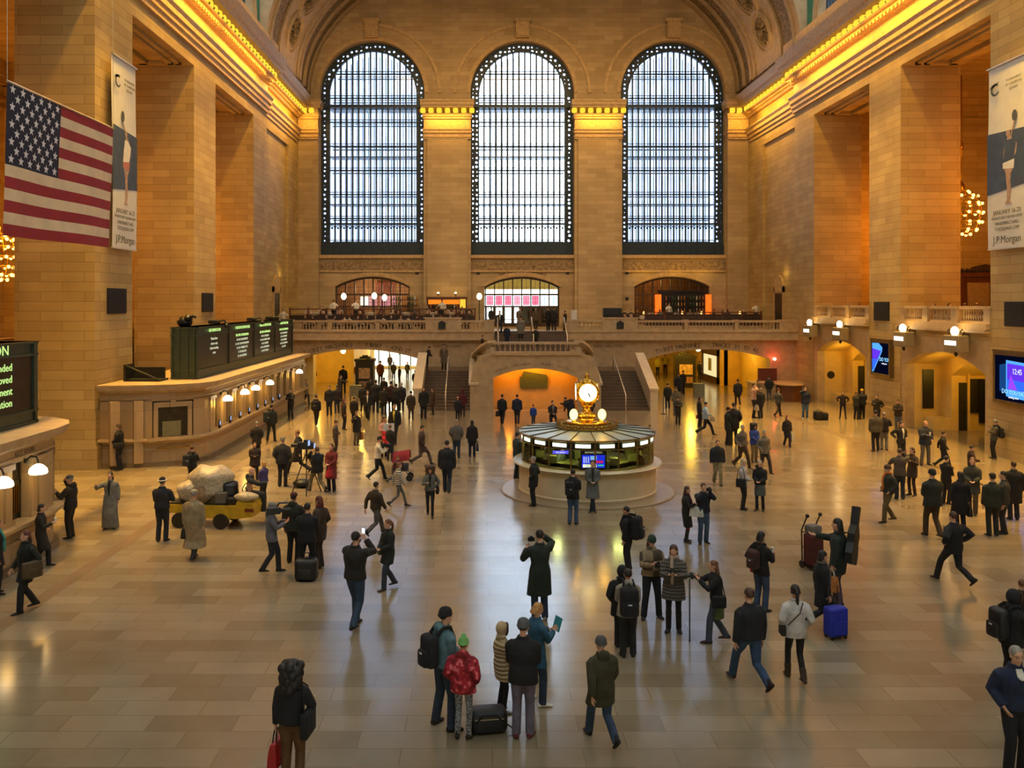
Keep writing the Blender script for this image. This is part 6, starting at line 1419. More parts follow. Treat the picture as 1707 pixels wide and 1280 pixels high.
F('redcoat', 553, 819, 737, 200, 'person in a red knee-length coat and black boots beside the cameraman', top='#6e2622', hem='k', leg='K', arms='front', hair='b', style='long', fem=True, boots=.8, shoe='k'); hand_bag(PL['redcoat'], 'red bag of the person in the red coat', '#b02030', -1, .26, .24)
F('camkhaki', 529, 821, 738, -40, 'cameraman in a black jacket and khaki trousers behind the tripod', top='#15181c', hem='h', leg='#6d6650', arms='camera', bulk=1.15, pose='stride', hair='b')
# tripod and bag
p_ = onfloor(511, 822); t = empty('tripod', p_, .3); tag(t, 'black camera tripod with spread legs', 'tripod')
for a in (.4, 2.5, 4.6): MB().tube([(.55*math.cos(a), .55*math.sin(a), 0), (.05*math.cos(a), .05*math.sin(a), 1.3)], .02, 6).build('leg', BLK, t)
MB().tube([(0, 0, 1.1), (0, 0, 1.48)], .035, 8).build('centre_column', BLK, t)
t2 = empty('video_camera', (p_.x, p_.y, 1.48)); tag(t2, 'professional video camera on the tripod with a small bluish screen', 'camera')
MB().bev(-.3, .25, -.09, .09, 0, .24, .03).bev(-.1, .15, -.05, .05, .24, .32, .02).build('camera_body', BLK, t2); MB().tube([(-.3, 0, .13), (-.52, 0, .13)], .075, 12).build('lens', BRZ, t2); MB().box(.1, .14, -.28, -.1, .16, .32).box(.26, .28, -.08, .08, .05, .2).build('screen', emit('bluish_screen', ''), t2)
tag(MB().ball((*onfloor(504, 812)[:2], .14), (.34, .26, .15), 14, 8).build('soft_bag', cloth('#111214', None, .5), smooth=True), 'flat round black bag lying under the tripod', 'bag')
F('walkleft', 497, 791, 711, -75, 'person in a long dark coat striding left past the camera crew', pose='stride', arms='swing', top='k', hem='k', leg='k', hair='n')
F('greycap', 471, 811, 726, 0, 'person in a black and grey jacket and pale cap, seen from behind', top='#20242a', hem='h', leg='#1c2024', hat='cg', hair='g', arms='pocket', bulk=1.15)
F('pack1', 452, 736, 672, 5, 'person with a bulky dark backpack near the ticket windows', top='#1c211d', hem='h', leg='#22231f', pose='wide', bulk=1.1); backpack(PL['pack1'], 'bulky dark green backpack near the ticket windows', '#1d2420', 1.1, -.12)
F('counter', 485, 698, 646, -160, 'person in black leaning by the far ticket counter', top='K', hem='h', leg='K', arms='phone', pose='stand')
F('balding', 428, 765, 700, -10, 'balding person in a dark coat by the ticket booth', top='k', hem='t', leg='k', hair='g', style='short', arms='pocket')
F('hands', 425, 800, 735, 170, 'person in a dark maroon coat with clasped hands behind the cart', top='#261c1c', hem='t', leg='k', arms='fold', hair='b', bulk=1.15)
F('purple', 440, 838, 767, -60, 'fair-haired person in a purple jacket behind the yellow cart', top='P', hem='h', leg='k', hair='y', style='bob', arms='front', bulk=1.1, fem=True)
F('suitpack', 320, 812, 741, 8, 'person in a dark suit with a shiny black backpack by the booth corner', top='K', hem='h', leg='K', arms='phone', hair='b', bulk=1.08); backpack(PL['suitpack'], 'shiny black backpack of the person in the dark suit', '#1c1f24', 1.05, -.1)
F('leanbooth', 200, 783, 704, -90, 'person in black leaning on the end of the long ticket booth', top='K', hem='h', leg='K', arms='front', hair='b', style='bob', lean=.05, nod=.35); shoulder_bag(PL['leanbooth'], 'black shoulder bag of the person leaning on the booth end', 'K', -1, .3, .22)
F('stripehat', 270, 902, 793, 0, 'person in a dark jacket and a black beanie with a white band', top='#1d1f26', hem='w', leg='#1b1d24', hat='bK', arms='hold', armsL='front', bulk=1.08)
J = PL['stripehat']; pend('hat_band', MB().tube([J['hd']+Vector((.099*math.cos(a), -.01+.112*math.sin(a), .045)) for a in [2*PI*i/16 for i in range(17)]], .022, 6), cloth('#c9c2b0'), J['root'], .013, 1)
F('trench', 323, 932, 812, 8, 'old person in a long beige overcoat and beige cap', top='T', hem='c', leg='#1f1d1c', hat='c#9a917c', hair='g', arms='down', bulk=1.18, pose='stroll'); hand_bag(PL['trench'], 'dark bag carried by the person in the beige overcoat', 'k', -1, .26, .24, drop=.0)
F('statue', 184, 881, 783, 175, 'person in a long grey floor-length robe holding one arm out', top='#6b6a60', hem='f', leg='G', arms='wave', hair='k', style='long', fem=True, bulk=1.0, shirt='k')
F('boothman', 118, 896, 789, -85, 'person in a dark jacket and cap at the near ticket booth, one arm raised', top='#1e1c19', hem='h', leg='k', arms='up', hat='cG', hair='g', bulk=1.1, hood=True)
F('phonewoman', 68, 945, 835, 75, 'person in a dark knee coat drinking beside the near booth', top='#1d1b18', hem='k', leg='K', arms='cup', hair='k', style='bob', fem=True, pose='stroll'); in_hand(PL['phonewoman'], 'pale paper cup at the mouth of the person beside the near booth', 'paper_cup')
F('bigbag', 45, 1018, 878, -140, 'person in a dark green coat walking with a big brown shoulder bag', top='#1c211b', hem='t', leg='#17191c', arms='swing', hair='r', style='bob', fem=True, pose='stroll', scarf='#2b2a20'); shoulder_bag(PL['bigbag'], 'big mottled brown shoulder bag of the person in dark green', '#4a3c28', -1, .42, .36)
F('edge', -6, 990, 862, 60, 'person cut by the left picture edge wearing a teal scarf', top='K', hem='t', leg='K', scarf='#3f8f84', style='long', hair='k', fem=True)
# TV crew
F('tvcam', 452, 954, 833, 78, 'camera operator in a grey hooded jacket with a camera on the shoulder', top='#5e6068', hem='h', leg='#23252c', hat='bg', arms='carry', pose='stroll', hood=True)
J = PL['tvcam']; b_ = empty('video_camera', J['loc'], -math.radians(J['deg'])); tag(b_, 'black shoulder video camera held by the operator in grey', 'camera')
c = J['sh'][1]+Vector((.02, .1, .16)); MB().bev(c.x-.06, c.x+.06, c.y-.2, c.y+.14, c.z-.06, c.z+.1, .03).bev(c.x-.05, c.x+.05, c.y+.1, c.y+.22, c.z-.02, c.z+.07, .02).build('camera_body', BLK, b_); MB().tube([c+Vector((0, .2, .02)), c+Vector((0, .3, .02)), c+Vector((0, .36, .02))], [.045, .05, .06], 12).build('lens', BRZ, b_); MB().tube([c+Vector((0, .05, .12)), c+Vector((0, .1, .2)), c+Vector((0, .3, .2))], .025, 6).build('microphone', BLK, b_)
F('crewolive', 489, 938, 818, 12, 'person in an olive jacket and reddish cap in the television crew', top='#262820', hem='h', leg='#17191c', hat='c#4a2418', arms='hold', bulk=1.15, hood=True)
F('crewblack', 512, 960, 835, 2, 'person all in black standing over a backpack in the television crew', top='#12151b', hem='h', leg='#12151b', arms='front', pose='wide', bulk=1.1)
F('redscarf', 533, 946, 823, -70, 'person in a brown coat with a red scarf facing the television crew', top='#332720', hem='t', leg='#2a221c', scarf='#6a1c26', arms='pocket', style='bob', hair='r', bulk=1.12, fem=True)
p_ = onfloor(511, 966); t = empty('backpack', p_); tag(t, 'black backpack standing on the floor at the feet of the television crew', 'backpack')
MB().bev(-.26, .26, -.18, .18, 0, .5, .12, n=4).bev(-.16, .16, -.24, -.12, .06, .3, .05).build('pack', cloth('#16191c', None, .5), t, smooth=True, angle=50); MB().tube([(-.08, 0, .48), (-.06, 0, .62), (.06, 0, .62), (.08, 0, .48)], .02, 6).build('handle', cloth('#0c0d10'), t)
# ---- around the information booth
F('bootleft', 862, 799, 718, 60, 'person in a green-grey coat at the left side of the information booth', top='#2c3733', hem='h', leg='#1c211f', arms='front', hair='k', shirt='g')
F('bald', 890, 843, 758, -70, 'balding person in a black coat standing by the booth, facing left', top='K', hem='t', leg='K', arms='pocket', hair='g', bulk=1.1)
F('jeanspack', 955, 874, 779, 15, 'person in blue jeans with a black backpack facing the booth counter', top='#191c1f', hem='h', leg='#38516f', arms='front', hair='k'); backpack(PL['jeanspack'], 'small black backpack with a white patch near the booth counter', 'K', .95, -.06)
F('overcoat', 988, 853, 765, 185, 'person in a grey overcoat leaning on the booth with crossed legs', pose='cross', top='#555855', hem='k', leg='N', arms='front', shirt='k', hair='k', lean=-.06)
F('bootright', 1086, 752, 706, -20, 'person in grey half hidden behind the right side of the booth', top='#6a6660', hem='h', leg='g', arms='front', hair='n', lean=.3); hand_bag(PL['bootright'], 'dark red bag beside the right edge of the booth counter', '#6a2020', 1, .26, .3, drop=.1)
# ---- middle right
F('bigblackbag', 1048, 950, 841, -60, 'person in a black suit with a huge black bag on the back', top='K', hem='w', leg='K', arms='down', hair='k', lean=.08); backpack(PL['bigblackbag'], 'huge round black bag on the back of the person in the suit', '#111315', 1.35)
F('blackhood', 1037, 1078, 940, 10, 'person in a black hooded coat hidden behind the light grey jacket', top='#141614', hem='t', leg='K', hat='hK', arms='pocket', bulk=1.15)
F('tnf', 1047, 1094, 944, 4, 'person in a light grey jacket with a large black backpack', top='#8b8578', hem='h', leg='#1a1d20', hair='k', style='short', boots=.45, shoe='k', arms='front', hood=True, bulk=1.08, fem=True)
backpack(PL['tnf'], 'large black backpack worn over the light grey jacket', 'K', 1.25)
F('plaid', 1086, 1030, 888, 178, 'person in a beige plaid jacket and green beanie holding a camera', top='#8d7a5e', tpat='plaid', hem='w', leg='#171d26', hat='b#1c3228', hair='b', style='long', arms='phone', nod=.45, pose='wide', fem=True, bulk=1.1, shoe='k'); in_hand(PL['plaid'], 'black camera held by the person in the plaid jacket', 'hand_camera')
F('puffer', 1123, 1052, 903, 195, 'person with long brown hair in a grey quilted coat and patterned scarf', top='#57534c', tpat='quilt', hem='t', leg='#151719', style='long', hair='b', arms='phone', nod=.45, fem=True, boots=.85, shoe='k', scarf='#a08c78', bulk=1.08, slim=True); in_hand(PL['puffer'], 'dark phone held by the person in the grey quilted coat', 'phone')
F('monopod', 1195, 1070, 928, -85, 'person with long fair hair aiming a camera on a monopod', top='#151719', hem='w', leg='#3a4250', style='long', hair='n', arms='monopod', fem=True, boots=.4, shoe='#33180f', lean=.08, skirt='#4d5a34', pose='stroll')
shoulder_bag(PL['monopod'], 'black shoulder bag of the person with the monopod', 'K', -1, .3, .26); in_hand(PL['monopod'], 'black camera on top of the monopod', 'hand_camera')
J = PL['monopod']; e_ = J['M'] @ ((J['hands'][1][1]+J['hands'][-1][1])/2+Vector((0, .13, 0)))
tag(MB().tube([(e_.x, e_.y, 0), (e_.x, e_.y, e_.z-.03)], .014, 8).ball((e_.x, e_.y, .02), (.02, .02, .02), 8, 6).build('monopod', BLK, smooth=True), 'thin black monopod standing on the floor in front of the fair-haired photographer', 'monopod')
F('jeansaway', 1250, 1146, 967, -14, 'person in a dark jacket and blue jeans walking away, right foreground', pose='stride', arms='down', top='#14171c', hem='w', leg='#2b4360', hair='b', shoe='#241812', bulk=1.14)
F('whitejacket', 1326, 1134, 968, 2, 'person in a white fitted jacket and black leggings with a ponytail', top='#b9b5b0', hem='h', leg='#16130f', hair='k', style='pony', fem=True, slim=True, boots=.4, shoe='#3a2a1c', pose='stroll', arms='pocket')
J = PL['whitejacket']; b_ = empty('crossbody_bag', J['loc'], -math.radians(J['deg'])); tag(b_, 'small dark crossbody bag with a thin strap over the white jacket', 'bag'); kk = J['k']
MB().tube([J['nk']+Vector((.1*kk, -.1*kk, -.02)), J['S'](.35)+Vector((0.03, -.155*kk, 0)), J['S'](.12)+Vector((-.16*kk, -.1*kk, 0))], .012, 6).build('strap', cloth('#4a463f'), b_); MB().bev(-.28*kk, -.19*kk, -.12*kk, .1*kk, .82*kk, 1.0*kk, .03).build('bag', cloth('#1c1a18'), b_)
F('suitcase_woman', 1370, 1048, 907, 82, 'person in a black coat with a fur collar pulling a blue suitcase', pose='stride', arms='down', top='#121317', hem='k', leg='#15171a', hair='k', style='bob', fem=True, scarf='#5a5650', shoe='k')
p_ = onfloor(1393, 1063); t = empty('suitcase', p_, .25); tag(t, 'bright blue upright suitcase', 'suitcase')
MB().bev(-.2, .2, -.13, .13, .05, .6, .06, n=3).build('shell', mat('blue_suitcase_fabric', '#16289a', .6, var=.15, scale=10), t, smooth=True, angle=50); MB().bev(-.15, .15, -.16, -.12, .1, .36, .02).build('front_pocket', mat('blue_suitcase_fabric', ''), t); MB().tube([(-.1, .08, .58), (-.1, .08, .95), (.1, .08, .95), (.1, .08, .58)], .012, 6).build('pull_handle', BRZ, t)
for x in (-.15, .15):
    for y in (-.09, .09): MB().tube([(x-.015, y, .035), (x+.015, y, .035)], .035, 10).build('wheel', BLK, t)
F('guitar', 1398, 1012, 860, -50, 'person in a dark green coat with a guitar case on the back', top='#1d2622', hem='t', leg='#4b3d55', style='long', hair='k', arms='reach', fem=True, bulk=1.1)
J = PL['guitar']; b_ = empty('guitar_case', J['loc'], -math.radians(J['deg'])); tag(b_, 'long black guitar case slanting on a person\'s back', 'guitar case'); o_ = J['S'](.3)-J['fwd']*.26
R2 = Matrix.Rotation(.35, 4, 'Y'); pts = [(-.17, -.5), (.17, -.5), (.21, -.3), (.15, -.08), (.18, .1), (.1, .24), (.055, .3), (.065, .68), (-.065, .68), (-.055, .3), (-.1, .24), (-.18, .1), (-.15, -.08), (-.21, -.3)]
MB().prism(pts, lambda u, v_, t_: tuple(o_+R2 @ Vector((u, t_, v_+.15))), -.09, .06).build('case', cloth('#101112', None, .5), b_); MB().tube([o_+Vector((-.1, .06, .3)), J['sh'][-1]+Vector((.06, .0, .09)), J['sh'][-1]+Vector((.08, .13, -.1)), o_+Vector((-.12, .3, -.15))], .018, 6).build('strap', cloth('#0c0d10'), b_)
p_ = onfloor(1353, 946); t = empty('luggage_trolley', p_, .4); tag(t, 'loaded luggage trolley with curved black handles and a dark red bag', 'trolley')
fr = MB()
for s in (-.2, .2): fr.tube([(s, .1, .05), (s, .12, .9), (s, .0, 1.15), (s-.05, -.12, 1.3)], .018, 6); fr.ball((s-.05, -.12, 1.3), .05, 8, 6)
fr.tube([(-.2, .12, .5), (.2, .12, .5)], .014, 6).tube([(-.2, .12, .85), (.2, .12, .85)], .014, 6).box(-.22, .22, -.25, .1, .05, .08); fr.build('trolley_frame', BRZ, t)
MB().bev(-.2, .2, -.22, .1, .08, .85, .08, n=3).build('strapped_bag', cloth('#4a1c18'), t, smooth=True, angle=50); MB().bev(-.16, .16, -.2, .1, .85, 1.05, .07).build('grey_bundle', cloth('#6a6660'), t, smooth=True, angle=50)
for s in (-.22, .22): MB().tube([(s-.02, .08, .09), (s+.02, .08, .09)], .09, 12).build('wheel', BLK, t)
hand_bag(PL['guitar'], 'orange and white carrier bag hanging beside the blue suitcase', '#b0703a', -1, .24, .3, cat='bag', name='carrier_bag', trim='#c8c0b0')
F('redpurse', 1268, 1018, 882, 55, 'person with a brown backpack, red purse and white cup', top='#1c1718', hem='h', leg='#34435e', hair='k', style='bob', arms='cup', fem=True, shoe='k'); backpack(PL['redpurse'], 'brown backpack of the person with the red purse', '#3d2622', .9); shoulder_bag(PL['redpurse'], 'small red purse at the hip of the person with the cup', '#9a1f2c', -1, .26, .22, drop=-.05, back=.12); in_hand(PL['redpurse'], 'white paper cup held beside the red purse', 'paper_cup')
F('redtights', 1144, 903, 807, 110, 'person in a black coat, red stockings and tall boots with a white tote', top='#1b1817', hem='k', leg='#b51a22', slim=True, style='long', hair='b', arms='cup', fem=True, boots=.85, shoe='k', scarf='#4a1a22'); hand_bag(PL['redtights'], 'large white tote bag over red stockings', '#c4c6ba', 1, .4, .3, .14, cat='tote bag', drop=.0)
F('selfie', 1172, 905, 802, 172, 'person in a navy sweater and jeans holding a camera to the face', top='#191f2c', hem='w', leg='#3a4e62', arms='camera', hair='b', bulk=1.08); in_hand(PL['selfie'], 'small camera at the face of the person in the navy sweater', 'hand_camera')
F('khaki', 1196, 808, 730, 180, 'person in a dark zip jacket and khaki trousers walking to the camera', pose='stroll', top='#141a20', hem='w', leg='#7d7354', hair='b', arms='down', bulk=1.15)
F('whitecoat', 1238, 849, 762, 120, 'person in a white coat and cream knitted hat with a black bag', top='#a8a4a4', hem='h', leg='#1f1f18', hat='b#b9a684', arms='front', fem=True, style='bob', hair='w'); shoulder_bag(PL['whitecoat'], 'black bag hanging from the person in the white coat', 'K', 1, .34, .3)
F('skirt', 1267, 851, 764, -150, 'person in a black sweater, grey skirt and ankle boots', top='K', hem='w', leg='K', slim=True, skirt='#4f5452', hair='g', style='bob', arms='front', fem=True, boots=.35, shoe='k')
F('oldgrey', 1274, 788, 713, 160, 'old person in a grey tweed coat walking beside the blue jacket', pose='walk', top='#5b5850', hem='h', leg='#2a241f', hair='g', arms='pocket')
F('bluej', 1257, 770, 704, 165, 'person in a bright blue jacket with dark hair', top='#1f3a86', hem='h', leg='#6a5a3a', hair='k', style='curly', arms='front', fem=True)
F('greyj2', 1237, 780, 704, 150, 'bald person in a grey jacket and brown trousers walking right', pose='walk', top='#55504c', hem='w', leg='#3a2c20', hair='g', arms='pocket')
F('dg', 1213, 742, 677, 80, 'person in a dark green coat with a cap facing right', top='#1d231c', hem='t', leg='k', hat='ck', arms='front')
F('bk', 1223, 742, 669, 10, 'person in a black coat directly behind the dark green coat', top='K', hem='t', leg='k', arms='pocket', bulk=1.1)
F('plastic', 1312, 745, 690, 175, 'person in a black jacket and scarf with a white plastic bag', pose='stroll', top='#1b1617', hem='w', leg='#1b1617', style='long', hair='r', arms='down', fem=True); hand_bag(PL['plastic'], 'white plastic carrier bag', '#b5ad98', -1, .3, .42, .16, cat='bag', name='carrier_bag', drop=.02)
F('onphone', 1342, 698, 643, -170, 'person in a navy jacket and jeans telephoning by the podium desk', top='N', hem='h', leg='#3e5468', arms='call', shoe='W', hair='k')
p_ = onfloor(1368, 700); t = empty('duffel_bag', p_); tag(t, 'two-lobed black duffel bag alone on the floor near the right wall', 'bag')
MB().bev(-.36, .1, -.22, .22, 0, .5, .12, n=3).bev(.08, .38, -.2, .2, 0, .42, .12, n=3).build('bag', cloth('#15150f'), t, smooth=True, angle=50); MB().tube([(-.25, 0, .48), (-.13, 0, .6), (0, 0, .48)], .02, 6).build('handle', cloth('#0c0d10'), t)
F('gw', 1297, 695, 644, 60, 'person in a grey jacket walking toward the podium desk', pose='walk', top='#4a463c', hem='h', leg='k', arms='swing', hair='b')
F('dark1', 1282, 667, 625, 5, 'person in a bulky black jacket walking into the right passage', top='K', hem='h', leg='G', bulk=1.2, arms='pocket')
F('pink', 1256, 696, 637, 110, 'person in a pink shirt beside a black coat', top='#c39a80', hem='w', leg='k', arms='call', hair='k')
F('whitebag', 1268, 697, 645, -20, 'grey-haired person in a black coat with a white bag', top='K', hem='t', leg='K', hair='g', arms='down'); hand_bag(PL['whitebag'], 'white square bag held by the grey-haired person in black', '#a59a84', -1, .3, .3, drop=.02)
F('capgrey', 1263, 678, 632, 160, 'person in a grey-brown jacket and cap behind the pink shirt', top='#4d4234', hem='h', leg='k', hat='cG')
F('bk2', 1230, 676, 630, 0, 'person in a long black coat walking away in the right passage', top='K', hem='t', leg='K', bulk=1.1, pose='stroll')
F('bluesh', 1176, 726, 665, 95, 'person in a light blue shirt and black trousers walking right', pose='stride', top='S', hem='w', leg='K', arms='hold', hair='k', bulk=1.1); hand_bag(PL['bluesh'], 'pale bag carried by the person in the light blue shirt', '#9a8a74', 1, .22, .24, drop=.0)
F('redhand', 1166, 712, 660, 80, 'person in black with a small red bag beside the light blue shirt', top='K', hem='h', leg='K', style='bob', fem=True, arms='down'); hand_bag(PL['redhand'], 'small red bag of the person in black behind the blue shirt', '#6a1c1c', -1, .24, .22, drop=.1)
F('rp1', 1130, 708, 660, 175, 'person in dark clothes reading a phone in front of the right stairs', top='#26231c', hem='h', leg='k', arms='phone', nod=.4)
F('rp2', 1127, 692, 643, 5, 'person in a grey hooded jacket at the foot of the right stairs', top='#5e5748', hem='h', leg='G', hood=True)
F('rp3', 1113, 682, 637, 0, 'person in a black suit by the queue stanchion', top='K', hem='h', leg='K', hair='k')
F('rp4', 1131, 664, 620, 20, 'person in black nearest the dark kiosk of the right passage', top='K', hem='t', leg='K', bulk=1.1)
F('rp5', 1139, 657, 616, -30, 'person in a black coat pressed against the right kiosk', top='#17130d', hem='t', leg='K')
F('yel1', 1096, 627, 593, 170, 'person in a yellow high-visibility jacket by the right stairs parapet', top='#b5a83a', hem='h', leg='K', arms='front')
F('yel2', 1109, 622, 590, -150, 'second person in a yellow jacket deeper in the right passage', top='#a89c34', hem='h', leg='K', arms='hips')
F('rp6', 1119, 617, 589, 10, 'dark figure standing behind the yellow jackets', top='#241c10', hem='t', leg='k')
F('rp7', 1153, 627, 596, 0, 'dark figure just right of the right kiosk', top='K', hem='t', leg='k')
F('rp8', 1166, 633, 601, 60, 'person in black walking beside the shop window', top='K', hem='t', leg='K')
F('rp9', 1174, 626, 596, -90, 'person in a brown jacket leaning at the shop window', top='#3a2c18', hem='h', leg='k')
# ---- right-hand cluster
F('rc1', 1405, 698, 650, -160, 'person in dark clothes with hands on hips near the farther track arch', top='#231512', hem='w', leg='K', arms='hips', hair='k', style='bob', pose='wide', slim=True, fem=True)
F('rc2', 1427, 699, 651, 60, 'person in a grey-green jacket beside the yellow hat', top='#2e2d22', hem='h', leg='k', arms='front', hair='n')
F('rc3', 1437, 698, 647, 20, 'person in a yellow knitted hat by the farther track arch', top='#1f1c16', hem='h', leg='K', hat='b#d8a820', arms='phone', bulk=1.15)
F('rc4', 1462, 709, 656, -150, 'person in a dark jacket perched on the wall ledge with a cup', top='#1c1511', hem='h', leg='k', arms='cup', lean=-.08)
F('rc5', 1497, 718, 664, -155, 'person in a brown jacket and jeans perched on the wall ledge with a phone', top='#2a2018', hem='h', leg='#4a5058', arms='phone', lean=-.08, nod=.4)
F('rc6', 1460, 752, 682, 5, 'person in a grey-brown jacket seen from behind, arms hanging', top='#4c4432', hem='h', leg='#1a1712', arms='down', bulk=1.15)
F('rc7', 1474, 750, 685, 20, 'grey-haired person in a dark jacket and pale trousers', top='#1e1a16', hem='h', leg='#6d675a', hair='g', arms='hold')
F('rc8', 1502, 772, 700, 165, 'person in a dark vest with bare forearms and a folder', top='#17130f', hem='h', leg='#2a2620', arms='hips', hair='k', shirt='W')
F('rc9', 1542, 775, 699, 175, 'person in a navy jacket and grey trousers holding a white cup', top='#1b2230', hem='h', leg='#5a564c', hair='y', arms='cup', bulk=1.2, pose='wide'); in_hand(PL['rc9'], 'white paper cup held by the person in the navy jacket', 'paper_cup')
F('rc10', 1572, 780, 715, 110, 'person in a dark coat striding right behind the navy jacket', pose='walk', top='#1a1512', hem='h', leg='K', arms='swing')
F('rc11', 1500, 832, 745, 20, 'person in a grey jacket embracing another beside the orange scarf', top='#4a4238', hem='h', leg='#1b2028', arms='up', hair='b')
F('rc12', 1521, 826, 743, -110, 'person in a brown coat and boots being embraced', top='#3a2a1a', hem='t', leg='#2c1c14', slim=True, style='bob', hair='b', arms='up', fem=True, boots=.8, shoe='B')
F('orange', 1481, 870, 771, -95, 'person with an orange scarf, dark jacket and khaki trousers', top='#24241c', hem='w', leg='#5a4c2c', scarf='#c06a1c', hat='b#4a3420', arms='pocket', pose='stroll', bulk=1.12)
F('green2', 1555, 895, 778, -5, 'person in a dark green jacket and brown trousers, back to the camera', top='#1e221b', hem='h', leg='#3a2c1a', hat='bK', arms='front', bulk=1.18, pose='stroll')
F('longblack', 1601, 884, 783, 5, 'person with long black hair in a black coat carrying a dark bag', top='#0f0f10', hem='k', leg='K', style='long', hair='k', fem=True, bulk=1.1); hand_bag(PL['longblack'], 'dark bag of the long-haired person in the black coat', '#15130f', 1, .3, .3, drop=.05)
F('rc13', 1577, 840, 757, 70, 'person in a black coat turned right behind the dark green jacket', top='#16120f', hem='h', leg='k', arms='front', hair='k')
F('rc14', 1621, 856, 758, -150, 'person in a grey-green parka holding white papers', top='#3b3a2c', hem='t', leg='#4a3c22', arms='front', hair='n', style='bob', fem=True, pose='stroll')
F('rc15', 1619, 808, 738, 100, 'person in a dark red and black jacket walking toward the wall', top='#2a1412', hem='h', leg='k', arms='hold', pose='walk')
F('cap', 1655, 893, 786, 10, 'person in a dark green uniform and peaked cap', top='#25281d', hem='h', leg='#1c1e16', hat='c#33261c', arms='down', bulk=1.06)
F('suitgrey', 1674, 889, 782, -60, 'person in a grey-green suit beside the peaked cap', top='#343328', hem='h', leg='#262620', shirt='W', hair='k', arms='down')
F('dark3', 1690, 866, 766, 10, 'person in a long dark overcoat near the right picture edge', top='#191410', hem='k', leg='K', hair='b', bulk=1.1)
F('wallman', 1657, 764, 697, -75, 'person in a grey jacket leaning on the right wall holding papers', top='#3f3e36', hem='h', leg='#1a1a16', hat='bg', arms='phone', lean=-.12); backpack(PL['wallman'], 'black rucksack of the person leaning on the right wall', 'K', 1.0)
tag(MB().bev(19.05, 19.45, 34.4, 34.8, 0, .5, .12, n=3).build('rucksack', cloth('#1c1f1c'), smooth=True, angle=50), 'dark rucksack standing at the wall by the right screen', 'rucksack') if False else None
F('stridepack', 1590, 974, 843, -18, 'person in a bulky black jacket striding away, right of the floor', pose='stride', top='#131519', hem='h', leg='#17181a', hair='b', arms='hips', bulk=1.15)
F('glasses', 1692, 1292, 1070, 180, 'grey-haired person in glasses and a navy sweater, bottom right corner', top='#16213a', hem='w', leg='#12141a', hair='g', arms='pocket', shirt='W', shirt_low=.4, bulk=1.06, nod=.2)
J = PL['glasses']; g_ = MB()
for s in (-1, 1): g_.tube([J['hd']+Vector((s*.032+.022*math.cos(a), .088, .008+.016*math.sin(a))) for a in [2*PI*i/12 for i in range(13)]], .0028, 5); g_.tube([J['hd']+Vector((s*.054, .085, .01)), J['hd']+Vector((s*.08, 0, .012))], .0025, 5)
b_ = empty('glasses', J['loc'], -PI); b_.parent = None; tag(b_, 'thin-framed glasses on the grey-haired person', 'glasses'); g_.build('glasses_frame', BLK, b_)
F('hoodpack', 1684, 1150, 980, 80, 'person in a black hooded coat with a backpack at the right picture edge', top='#101113', hem='h', leg='K', hat='hK', arms='phone', lean=.1, bulk=1.15); backpack(PL['hoodpack'], 'round black backpack at the right picture edge', '#111214', 1.15)
F('edge2', 1704, 1090, 962, 20, 'brown-haired person cut by the right picture edge', top='#1d1a18', hem='h', leg='K', hair='n', bulk=1.1)
# ---- foot of the stairs and around
F('ball', 837, 708, 655, 15, 'person in a dark coat with a round bag walking to the orange arch', pose='stroll', top='K', hem='h', leg='K'); hand_bag(PL['ball'], 'round dark bag of the person near the orange arch', 'K', -1, .3, .3, .24, drop=-.02)
F('navyc', 862, 708, 655, 5, 'person in a navy jacket and jeans walking to the orange arch', pose='stroll', top='#1b2136', hem='h', leg='#23262c', arms='down', bulk=1.1)
F('bluekid', 889, 709, 673, 10, 'child in a bright blue jacket in front of the orange arch', top='#1f3f8e', hem='h', leg='#3a4450', hat='b#6a2a20', bulk=1.15)
F('kneel', 921, 711, 671, 170, 'person in dark clothes kneeling on the floor behind the booth', pose='kneel', Hadd=.42, top='#241c1c', hem='h', leg='K', arms='front', shirt='g')
F('bend', 950, 708, 663, -60, 'person in a dark jacket bending under a big navy backpack', top='#20222a', hem='h', leg='#2a2a2a', lean=.5, Hadd=.1, arms='reach'); backpack(PL['bend'], 'big navy backpack of the bending person behind the clock', '#1d2236', 1.3)
F('dk5', 985, 700, 656, 0, 'dark figure partly hidden behind the clock pedestal', top='#2a1e18', hem='t', leg='k')
F('pinkhat', 763, 700, 660, 0, 'person in navy with a pale pink hat at the left stairs', top='#171a26', hem='t', leg='K', hat='b#c8a098', bulk=1.1)
F('redhood', 771, 694, 648, 10, 'person in a dark red hooded coat at the left stairs', top='#4a141c', hem='t', leg='k', hat='h#4a141c', bulk=1.1)
F('stairk', 706, 698, 643, 170, 'person in a long black coat at the foot of the left stairs', top='#111317', hem='t', leg='K', style='long', hair='k')
F('stairb', 722, 691, 645, -90, 'person in a brown coat beside the left stair rail', top='#3a2418', hem='k', leg='k', style='bob', hair='b')
p_ = onfloor(700, 690); tag(MB().loft([[Vector((p_.x+sx*.16*q, p_.y+sy*.1*q, z)) for sx, sy in ((-1, -1), (1, -1), (1, 1), (-1, 1))] for z, q in ((0, .9), (.05, 1.05), (.4, .5), (.5, .2))]).build('carrier_bag', cloth('#b0aca0')), 'pale carrier bag standing at the corner of the left stairs', 'bag')
